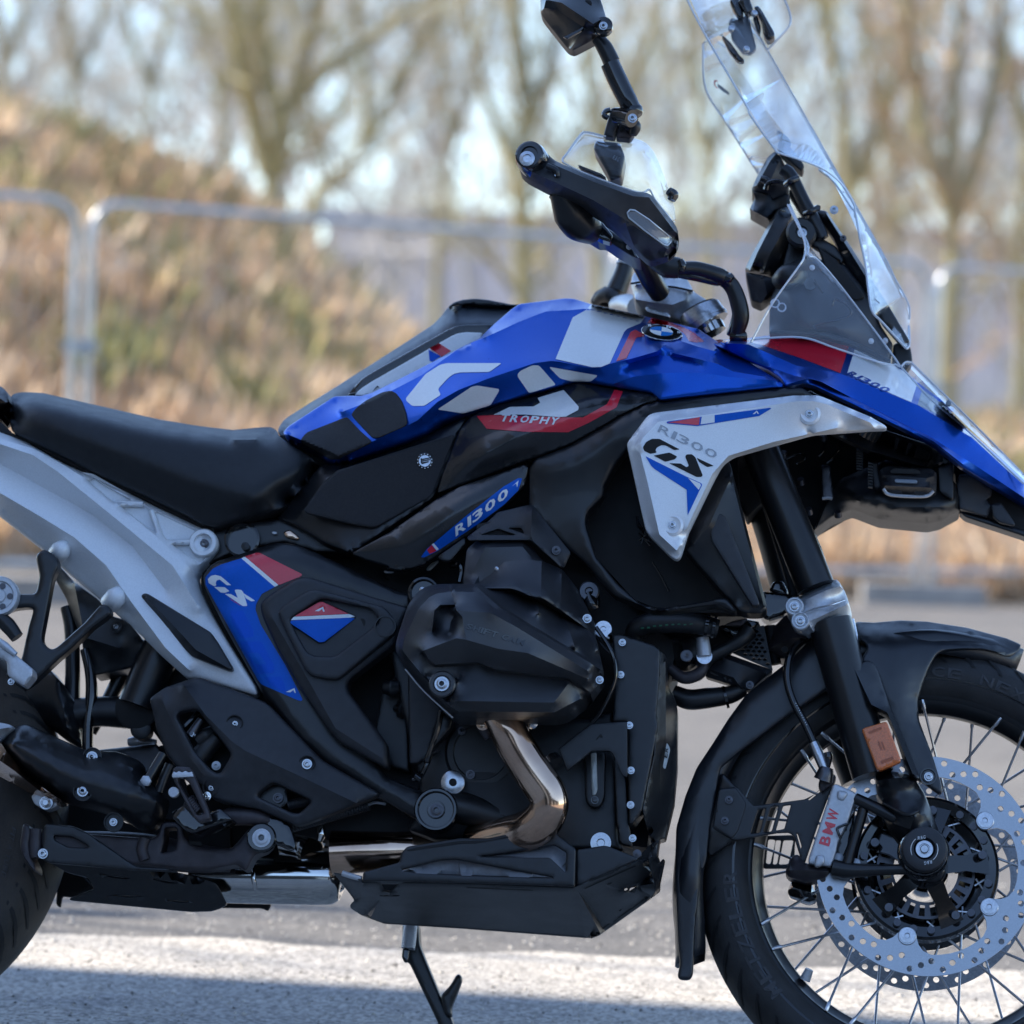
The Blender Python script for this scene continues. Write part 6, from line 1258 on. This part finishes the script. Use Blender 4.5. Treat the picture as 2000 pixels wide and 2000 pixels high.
lathe('axle_boss', m_, BLKG, None, [(36, -45), (37, -15), (35, -5), (33, 0)], v=AP-AXL*0.012, ax=AXL, n=40)
lathe('axle_bobbin', m_, GRYP, None, [(31, -14), (32, 0), (30.5, 6), (29, 7), (16, 7), (15, 5), (13, -4), (0.01, -4)], v=AP, ax=AXL, n=44)
lathe('bobbin_bolt', m_, STEEL, None, [(13, -6), (13, 0), (12, 2), (8, 2.2), (7.5, -1), (0.01, -1)], v=AP+AXL*0.001, ax=AXL, n=26); lathe('bobbin_core', m_, ZINC, None, [(6, -3), (6, 4), (5, 5), (0.01, 5)], v=AP+AXL*0.001, ax=AXL, n=16)
for a0, a1 in ((130, 205), (-50, 25)):
    tube('bobbin_ring_print', m_, WHT, [(wc[0]+26.5*math.cos(R(t)), wc[1]-26.5*math.sin(R(t)), 157.3) for t in np.linspace(a0, a1, 10)], 0.5, 5, sub=1)
lettering('bobbin_print', m_, WHT, 'R&G', pts('Q 932,678')[0], pts('Q 1008,664')[0], 6.5, None, v=157.6, shear=0.2); lettering('bobbin_print', m_, WHT, 'R&G', pts('Q 1062,868')[0], pts('Q 984,884')[0], 6.5, None, v=157.6, shear=0.2)
guard2, s_g2 = panel('fork_guard', m_, MUDG, 'O 608,372,120 640,358,120 760,345,118 795,365,118 830,420,116 930,720,116 1100,1120,118 1150,1240,120 1120,1245,122 1080,1215,122 1030,1120,124 960,900,124 920,800,124 880,755,124 790,715,124 745,685,124 710,610,122 640,450,120', ['O 640,385,132 780,680,136 900,740,134 1090,1200,130'], edge=4, back=20, sm=1, rc=7)
refl, s_rf = panel('side_reflector', m_, ORNG, 'O 707,872 722,858 880,810 898,815 906,835 1004,1100 996,1118 850,1180 822,1174 812,1150', v=150, edge=3, back=12, rc=6)
panel('reflector_mark', m_, mat('deep_orange', (0.38, 0.09, 0.02), 0.3, noise=(400, 0.2)), 'O 758,885 855,848 860,866 765,902', v=150.6, edge=0, back=.5, rc=0); panel('reflector_mark', m_, MATS['deep_orange'], 'O 848,1105 945,1070 952,1092 856,1128', v=150.6, edge=0, back=.5, rc=0)
for x in (828, 852): panel('reflector_mark', m_, MATS['deep_orange'], f'O {x},962 {x+12},958 {x+34},1018 {x+22},1022', v=150.6, edge=0, back=.5, rc=0)

# ---- front wheel
FC = W(1806, 1708, 0); fw = mk('front_wheel', *(lambda V: (V, [tuple(range(24))]))([FC+0.02*np.array([math.cos(t), 0, math.sin(t)]) for t in np.linspace(0, 2*math.pi, 24, endpoint=False)]), BLK, m_, org=FC)
TPF = [(252, -48), (262, -58), (285, -62), (303, -58), (317, -42), (324, -18), (325, 0), (324, 18), (317, 42), (303, 58), (285, 62), (262, 58), (252, 48)]
lathe('tyre', fw, RUB, None, TPF, n=128, v=FC, ax=AXL, ang=60)
lathe('rim', fw, BLKS, None, [(249, -44), (262, -50), (266, -52), (264, -46), (252, -42), (246, -38), (240, -20), (232, -10), (230, 0), (232, 10), (240, 20), (246, 38), (252, 42), (264, 46), (266, 52), (262, 50), (249, 44)], n=128, v=FC, ax=AXL, ang=25)
lathe('rim_bead', fw, BLKG, None, [(267, 55), (269, 58), (272, 60), (275, 60.5)], n=128, v=FC, ax=AXL)
ar, au, aa = frame_axes(AXL)
def wp(th, rad, h): return FC+(ar*math.cos(th)+au*math.sin(th))*rad/1000+aa*h/1000
for k in range(46):
    th = k*2*math.pi/46
    groove(fw, FC, AXL, th, [(298, 60), (308, 55), (316, 45), (321, 32), (324.5, 12)], 8, dth=0.14)
for k in range(40):
    g = k//2; sgn = 1 if k % 2 else -1; th = 2*math.pi*(k+0.3)/40; side = 1 if (k//2) % 2 else -1
    a = wp(th, 246 if side > 0 else 246, 40*side); b = wp(th+sgn*0.62, 72, 34*side)
    a2 = a+(b-a)*0.012
    V, Fc = tube_mesh(np.array([a, a+(b-a)*0.07, a+(b-a)*0.075, b]), np.array([3.2, 3.0, 2.0, 2.0])/1000, 7)
    mk('spoke', V, Fc, STEEL, fw, 50)
# tyre side wall lettering, laid along the arc
def arc_text(txt, th0, dth, rad, hgt, h, m, flip=False):
    for i, ch in enumerate(txt):
        if ch == ' ': continue
        cu = bpy.data.curves.new('letters', 'FONT'); cu.body = ch; cu.offset = 0.02; cu.resolution_u = 2
        ob = bpy.data.objects.new('letters', cu); COL.objects.link(ob); me = ob.evaluated_get(bpy.context.evaluated_depsgraph_get()).to_mesh()
        co = np.array([q.co[:2] for q in me.vertices]); fs = [tuple(p.vertices) for p in me.polygons]; bpy.data.objects.remove(ob)
        mn, mx = co.min(0), co.max(0); co = (co-mn)/np.maximum(mx-mn, 1e-6)
        wd = abs(dth)*(0.35 if ch in 'I' else 0.8); V = []
        for x, y in co:
            t = th0+dth*i+(1 if dth > 0 else -1)*x*wd
            rr = rad+(hgt*y if dth < 0 else -hgt*y)
            z = np.interp(rr, [252, 262, 285, 303, 317], [48, 58, 62, 58, 42])
            V.append(wp(t, rr, z+1.6))
        if dth < 0: pass
        mk('tyre_lettering', V, fs, m, fw, 30, smooth=False)
arc_text('METZELER', R(223), -R(5.1), 268, 20, 0, RUBL)
arc_text('CE NEXT', R(90), -R(4.8), 276, 15, 0, RUBL)
tube('valve', fw, ALU, [(*pts('P 1050,1600')[0][:2], 20), (*pts('P 1070,1555')[0][:2], 22), (*pts('P 1085,1520')[0][:2], 24)], [8, 7, 6], 12)
# hub
lathe('hub_shell', fw, BLKG, None, [(88, -48), (103, -50), (104, -36), (92, -30), (60, -26), (48, 0), (60, 26), (92, 30), (104, 36), (103, 50), (97, 52), (88, 50), (84, 40)], n=72, v=FC, ax=AXL, ang=25)
lathe('hub_ring', fw, BLKG, None, [(84, 60), (98, 62), (102, 58), (103, 52), (96, 50), (84, 52), (84, 60)], n=72, v=FC, ax=AXL, ang=25)
lathe('hub_core', fw, BLKG, None, [(28, -70), (34, 0), (32, 66), (26, 90), (0.01, 90)], n=40, v=FC, ax=AXL)
for k in range(5):
    th = R(80+72*k); V = []; 
    for rad, hw, h in ((26, 0.34, 74), (55, 0.20, 70), (92, 0.20, 60)):
        for s in (-1, 1):
            for dz in (0, -14): V.append(wp(th+s*hw*(1 if rad > 30 else 1.6), rad, h+dz))
    F2 = []
    for i in range(2):
        a, b = i*4, (i+1)*4
        F2 += [(a, a+2, b+2, b), (a+1, b+1, b+3, a+3), (a, b, b+1, a+1), (a+2, a+3, b+3, b+2)]
    F2 += [(0, 1, 3, 2), (8, 10, 11, 9)]
    mk('hub_arm', V, F2, BLKG, fw, 25)
    V2, F3 = tube_mesh(np.array([wp(th+0.1, 80, 68), wp(th+0.1, 80, 80)]), 0.006, 12); mk('hub_nut', V2, F3, DARKM, fw, 40)
    for q in (0.35, 0.62, 0.9): 
        V2, F3 = tube_mesh(np.array([wp(th+q, 90, 58), wp(th+q, 89, 68)]), 0.0055, 10); mk('spoke_nipple', V2, F3, DARKM, fw, 40)
V = []; F2 = []; n = 48
for k in range(n):
    for rad, h in ((50, 40), (66, 40)): V.append(wp(2*math.pi*k/n, rad, h))
for k in range(n):
    if k % 2 == 0: F2.append((2*k, 2*k+1, (2*k+3) % (2*n), (2*k+2) % (2*n)))
mk('sensor_ring', V, F2, DARKM, fw, 30)
lathe('sensor_band', fw, DARKM, None, [(66, 40), (70, 40), (70, 37), (66, 37), (66, 40)], n=48, v=FC, ax=AXL); lathe('sensor_band', fw, DARKM, None, [(46, 40), (50, 40), (50, 37), (46, 37), (46, 40)], n=48, v=FC, ax=AXL)
# brake discs with drilled holes and five lugs
def disc2d(th_off):
    outer = [(156*math.cos(t), 156*math.sin(t)) for t in np.linspace(0, 2*math.pi, 120, endpoint=False)]
    inner = []
    for k in range(5):
        c = R(72*k)+th_off
        for d, rad in ((-36, 128), (-30, 127.6), (-24, 127), (-18, 126), (-13, 121), (-9.5, 113), (-7.5, 104), (-6, 97), (-3, 94), (3, 94), (6, 97), (7.5, 104), (9.5, 113), (13, 121), (18, 126), (24, 127), (30, 127.6)):
            inner.append((rad*math.cos(c+R(d)), rad*math.sin(c+R(d))))
    holes = []
    for k in range(60):
        rad = (135, 148, 141)[k % 3]; t = R(6*k)+th_off
        if rad == 135 and min(abs(((6*k-72*j+180) % 360)-180) for j in range(6)) < 3: rad = 132
        holes.append([(rad*math.cos(t)+4.4*math.cos(a), rad*math.sin(t)+4.4*math.sin(a)) for a in np.linspace(0, 2*math.pi, 12, endpoint=False)])
    return outer, inner, holes
def disc(name, h, th_off, m):
    outer, inner, holes = disc2d(th_off); loops = [outer, inner]+holes; P = []; E = []
    for lp in loops: k = len(P); P += lp; E += loopedges(len(lp), k)
    vs, fs, ov = cdt(P, E); A_ = np.array([q[:] for q in vs]); cen = np.array([A_[list(t)].mean(0) for t in fs])
    ok = inside(cen, outer) & ~inside(cen, inner)
    for q in holes: ok &= ~inside(cen, q)
    T = [t for t, k in zip(fs, ok) if k]; n = len(A_)
    V = [FC+(ar*a+au*b)/1000+aa*(h+2.5)/1000 for a, b in A_]+[FC+(ar*a+au*b)/1000+aa*(h-2.5)/1000 for a, b in A_]
    F3 = [tuple(t) for t in T]+[tuple(i+n for i in t[::-1]) for t in T]
    c = {(t[i], t[(i+1) % 3]) for t in T for i in range(3)}
    F3 += [(b, a, a+n, b+n) for a, b in c if (b, a) not in c]
    return mk(name, V, F3, m, fw, 25)
BRK = mat('disc_steel', (0.40, 0.41, 0.43), 0.30, 1.0, noise=(900, 0.12)); BRD = mat('disc_steel_dark', (0.30, 0.31, 0.33), 0.4, 1.0, noise=(300, 0.2))  # the far disc gets a darker, rougher steel
TH0 = R(40)
disc('brake_disc', 80, TH0, BRK); disc('brake_disc', -80, TH0+0.2, BRD)
for k in range(5):
    p = wp(TH0+R(72*k), 104, 83); lathe('disc_bolt', fw, STEEL, None, [(13, -8), (13, 1), (12, 2), (10.8, 2), (10.5, 4), (4, 4.4), (3.2, 2), (0.01, 2)], v=p, ax=AXL, n=26, shared='discbolt')
# mudguard
cs = [(-66, -26), (-72, -8), (-66, 4), (-40, 12), (0, 15), (40, 12), (66, 4), (72, -8), (66, -26)]
V = []; F2 = []; angs = np.linspace(R(68), R(203), 70)
for t in angs:
    rad = np.interp(math.degrees(t), [66, 80, 100, 130, 160, 180, 195, 200, 203], [352, 345, 342, 342, 344, 348, 356, 363, 371])
    k_ = np.interp(math.degrees(t), [66, 76, 90, 185, 203], [0.15, 0.6, 1, 0.97, 0.55])
    for h, d in cs: V.append(wp(t, rad+d-8, h*k_))
n = len(cs)
for i in range(len(angs)-1):
    for j in range(n-1): F2.append((i*n+j, i*n+j+1, (i+1)*n+j+1, (i+1)*n+j))
mud = mk('front_mudguard', V, F2, MUDG, m_, 60)
md = mud.modifiers.new('thickness', 'SOLIDIFY'); md.thickness = 0.003
panel('mudguard_side', m_, MUDG, 'N 1570,930,75 1480,960,70 1310,1130,68 1000,1370,68 860,1560,68 740,1750,68 620,1932,68 P 150,210,68 80,450,68 70,800,68 92,1300,66 108,1480,66 88,1572,66 110,1598,66 180,1600,66 206,1560,66 222,1200,70 262,850,72 310,690,74 N 800,1932,76 960,1800,78 1300,1545,80 1650,1310,82 1600,1100,80',
    ['N 1560,1000,80 1310,1180,78 1040,1410,78 900,1590,78 780,1780,78 700,1932,78 P 190,300,76 130,700,74'], edge=4, back=10, sm=4, rc=8)
0 and panel('mudguard_lip', m_, MUDG, 'N 800,1930,72 970,1795,74 1300,1540,76 1650,1308,78 1720,1480,78 1500,1600,70 1300,1700,66 1100,1840,64 900,1932,64', edge=3, back=8, sm=2)
mfr, s_mf = panel('mudguard_front', m_, MUDG, 'O 640,100,60 660,55,40 800,62,20 1000,45,10 1200,54,5 1500,100,0 1800,180,0 1900,222,0 1912,240,5 1880,290,10 1822,326,20 1700,280,40 1600,262,50 1480,262,60 1330,272,70 1268,305,74 1215,400,80 1170,520,84 1130,650,88 1140,800,90 1240,1060,100 1312,1300,104 1312,1350,104 1290,1356,104 1160,1262,106 1090,1232,106 1000,1000,104 830,640,104 700,345,100 752,262,96 738,220,90 690,190,84',
    ['O 700,170,80 900,130,74 1200,130,66 1500,160,52 1800,225,28', 'O 760,300,100 900,180,90 1020,330,96 1100,700,98 1240,1200,106', 'O 860,420,112 960,700,114 1130,1100,112'], edge=4, back=10, sm=14, rc=8)
lathe('bolt_well', m_, BLKG, (*pts('O 1210,1222')[0][:2], 108), [(12, -4), (12, 1), (10, 1), (9, -3), (0.01, -3)]); bolt(m_, *pts('O 1212,1226')[0][:2], 107, 8, ZINC, h=4)
# stay plate and lattice
panel('stay_cap', m_, BLKS, 'P 428,32,80 520,130,84 545,150,84 660,285,84 530,540,84 500,560,84 340,665,76 318,640,76 330,440,78 400,160,80', edge=3, back=14, sm=1)
stay, s_sy = panel('mudguard_stay', m_, PWD, 'P 352,448 405,165 420,152 540,142 662,284 860,262 1050,236 1120,200 1258,78 1262,130 1160,400 1050,722 1024,700 965,510 930,488 840,492 545,545 500,540', v=92, edge=1.5, back=4, rc=4,
    holes=['P 700,312 755,303 710,488 640,497', 'P 795,297 852,290 800,478 735,486', 'P 888,286 946,278 895,460 832,472', 'P 1075,238 1160,168 1170,162 1165,180 1085,244', 'P 988,492 998,500 1026,590 1020,610'])
panel('stay_pad', m_, PWD, 'P 360,440 402,170 420,157 530,148 606,260 604,300 545,480 500,532', v=94, edge=1.5, back=3, rc=5)
boltz(m_, 'P 478,240', 98, 7, DARKM); boltz(m_, 'P 447,397', 98, 7, DARKM)
panel('far_stay', m_, PWD, 'P 745,512 980,505 970,760 735,760', v=-70, edge=1, back=4, holes=['P 775,540 805,538 830,545 790,725 758,720', 'P 890,545 965,545 925,725 855,728', 'P 832,545 872,545 840,725 810,728'])
# caliper
cal, s_ca = panel('brake_caliper', m_, ALU, 'P 1262,128,120 1290,120,120 1432,185,120 1436,215,120 1382,390,118 1300,560,116 1290,620,116 1250,746,116 1080,722,116 1076,690,116', edge=3, back=40, rc=5)
lettering('caliper_lettering', m_, REDV, 'BMW', pts('P 1232,598')[0], pts('P 1318,312')[0], 21, s_ca, off=0.8, shear=0, bold=0.03)
for s_ in ('P 1300,165 1372,180 1375,200 1345,250 1300,240 1290,210', 'P 1135,655 1200,655 1205,720 1150,750 1118,740'): panel('caliper_lug', m_, ALU, s_, v=124, edge=4, back=12, rc=8)
tube('caliper_shim', m_, BLKG, 'P 1375,420,120 1300,450,122 1300,480,122 1320,530,121', 2, 8)
panel('caliper_body', m_, STAND, 'P 900,785,90 960,660,90 1000,650,90 1060,722,100 1250,748,104 1238,792,100 1200,832,95 1060,862,90 930,825,90', ['P 940,770,112 1060,770,116 1220,780,114'], edge=5, back=50, sm=1); panel('caliper_body', m_, BLKG, 'P 918,935,40 950,850,40 1100,868,40 1140,960,40 1135,1000,40 1080,1016,40 930,965,40', ['P 960,900,60 1100,940,60'], edge=6, back=40, sm=2)
panel('caliper_inner', m_, BLKG, 'P 1310,450 1380,400 1420,330 1440,240 1400,600 1290,800 1240,800 1260,740', v=90, edge=3, back=30)
lathe('caliper_pin', m_, ALU, (*pts('P 1300,690')[0][:2], 88), [(9, -6), (9, 2), (7, 3), (0.01, 3)]); lathe('caliper_pin', m_, ALU, (*pts('P 1430,725')[0][:2], 92), [(8, -6), (8, 2), (6, 3), (0.01, 3)])
tube('caliper_arm', m_, BLKS, 'Q 340,285,112 500,360,116 700,460,118 880,560,118', [8, 8.5, 9, 9], 14); tube('caliper_arm', m_, BLKS, 'Q 420,380,108 350,620,108 265,910,108', [7.5, 7.5, 8], 14); tube('caliper_arm', m_, BLKS, 'Q 130,940,108 300,965,110 600,960,114 860,955,118', [12, 11, 7.5, 7.5], 14)
panel('arm_gusset', m_, BLKS, 'Q 110,900 160,895 240,940 330,990 300,1040 220,1040 100,1000', v=112, edge=4, back=20)
tube('bleed_valve', m_, BLKG, 'N 1600,1932,110 1612,1850,112 1606,1815,112', [5, 7, 6], 12); tube('banjo', m_, DARKM, 'P 1190,90,110 1205,40,112 1215,0,112', [14, 12, 10], 12)
panel('banjo_block', m_, STAND, 'P 1150,130 1170,60 1240,30 1290,60 1270,120 1180,190', v=105, edge=4, back=24)
tube('brake_hose', m_, BLKG, 'N 1490,950,70 1420,975,80 1350,1040,95 1310,1140,105 1305,1280,110 1350,1430,112 1440,1600,112 1510,1750,112', 5.6, 12)
tube('hose_fitting', m_, STEEL, 'N 1500,1740,112 1540,1830,112 P 1190,-10,112 1205,30,112', [7, 8, 7, 6], 12)
for k in range(10): tube('hose_print', m_, WHT, [(*pts(f'N {1368+k*9},{1440+k*18}')[0][:2], 117.5), (*pts(f'N {1371+k*9},{1447+k*18}')[0][:2], 117.5)], 0.5, 5)
# ---- cooling and lower front
tube('coolant_hose', m_, BLK, 'N 140,960,110 170,890,115 270,840,120 420,830,120 600,838,120 780,880,115', [12, 15.5, 16, 16, 15.5, 13], 18)
tube('hose_clamp', m_, BLKG, 'N 690,855,120 715,860,120', [17.5, 17.5], 18); tube('hose_clamp', m_, BLKG, 'N 745,868,118 765,872,118', [16.5, 16.5], 18)
for k in range(9): tube('hose_print', m_, GRNH, [(*pts(f'N {200+k*46},{878-k*4-(8 if 1 < k < 7 else 0)}')[0][:2], 134), (*pts(f'N {222+k*46},{876-k*4-(8 if 1 < k < 7 else 0)}')[0][:2], 134)], 1.4, 5)
panel('front_mount', m_, BLK, 'N 420,960,70 560,930,70 620,950,70 660,1080,70 640,1150,70 560,1210,70 470,1190,70 430,1090,70', ['N 500,980,88 560,1160,88'], edge=6, back=50, sm=2); lathe('mount_ring', m_, DARKM, (*pts('N 545,1085')[0][:2], 88), [(9, -4), (9, 2), (7.5, 2.5), (0.01, 0.5)])
tube('mount_arm', m_, BLK, 'N 640,1180,70 720,1090,72 860,1020,74 960,960,76 1010,900,70', [12, 11, 10, 11, 14], 12); tube('mount_arm', m_, STAND, 'N 420,1180,74 520,1250,76 620,1230,78 670,1170,78 640,1110,78', [8, 9, 9, 8, 7], 12)
tube('drain_spigot', m_, ALU, 'N 665,950,100 672,1020,100 680,1090,100', [9, 10, 10.5], 16); lathe('spigot_ring', m_, STEEL, (*pts('N 680,1090')[0][:2], 100), [(11, -3), (11, 1), (0.01, 1)])
panel('front_pipe_block', m_, BLKG, 'N 780,860 850,850 1000,810 1100,830 1050,880 960,960 900,950 820,900', v=60, edge=4, back=30); panel('hinge_tab', m_, STAND, 'N 830,850 900,820 1010,800 960,860', v=85, edge=2, back=10)
MESHH = []
for j in range(9):
    for i in range(9):
        cx, cy = 905+i*42+(j % 2)*21, 890+j*30+i*3
        P2 = [(cx+17*math.cos(R(60*k+30)), cy+12*math.sin(R(60*k+30))) for k in range(6)]
        if all(inside(np.array([q]), pts('X 1055,880 1125,865 1180,1175 860,1042'))[0] if False else inside(np.array([[q[0], q[1]]]), [(1060, 875), (1122, 862), (1180, 1180), (868, 1045)])[0] for q in P2):
            MESHH.append('N '+' '.join(f'{a:.1f},{b:.1f}' for a, b in P2))
panel('radiator_mesh', m_, BLK, 'N 1050,870 1128,855 1195,1195 835,1040', v=30, edge=0, back=3, holes=MESHH, rc=0, step=30); panel('mesh_void', m_, VOID, 'N 1050,880 1125,870 1185,1180 850,1042', v=10, edge=0, back=2)
panel('front_plate', m_, GRYP, 'N 680,1175,50 830,1062,50 1200,1195,50 1120,1260,50 1030,1340,50 985,1352,50 930,1320,50 690,1245,50', ['N 820,1100,62 1130,1215,62', 'N 720,1185,62 900,1250,64 960,1330,60'], edge=3, back=20, sm=1)
for s_ in ('N 725,1205 790,1235 780,1240 730,1218', 'N 825,1250 840,1245 850,1275 835,1270', 'N 860,1262 880,1262 885,1280 865,1278'): panel('plate_stamp', m_, VOID, s_, v=66, edge=0, back=1, rc=0)
bolt(m_, *pts('N 1022,1305')[0][:2], 66, 7, DARKM)
tube('lower_hose', m_, BLK, 'N 440,1370,40 560,1415,40 700,1405,40 870,1380,40 980,1330,40', [13, 15, 15, 13, 11], 14); tube('hose_clamp', m_, BLKG, 'N 830,1400,40 850,1395,40', [16.5, 16.5], 14)
tube('front_brace', m_, VOID, 'N 1180,860,10 1190,1000,10 1220,1150,10', [10, 8, 8], 10)
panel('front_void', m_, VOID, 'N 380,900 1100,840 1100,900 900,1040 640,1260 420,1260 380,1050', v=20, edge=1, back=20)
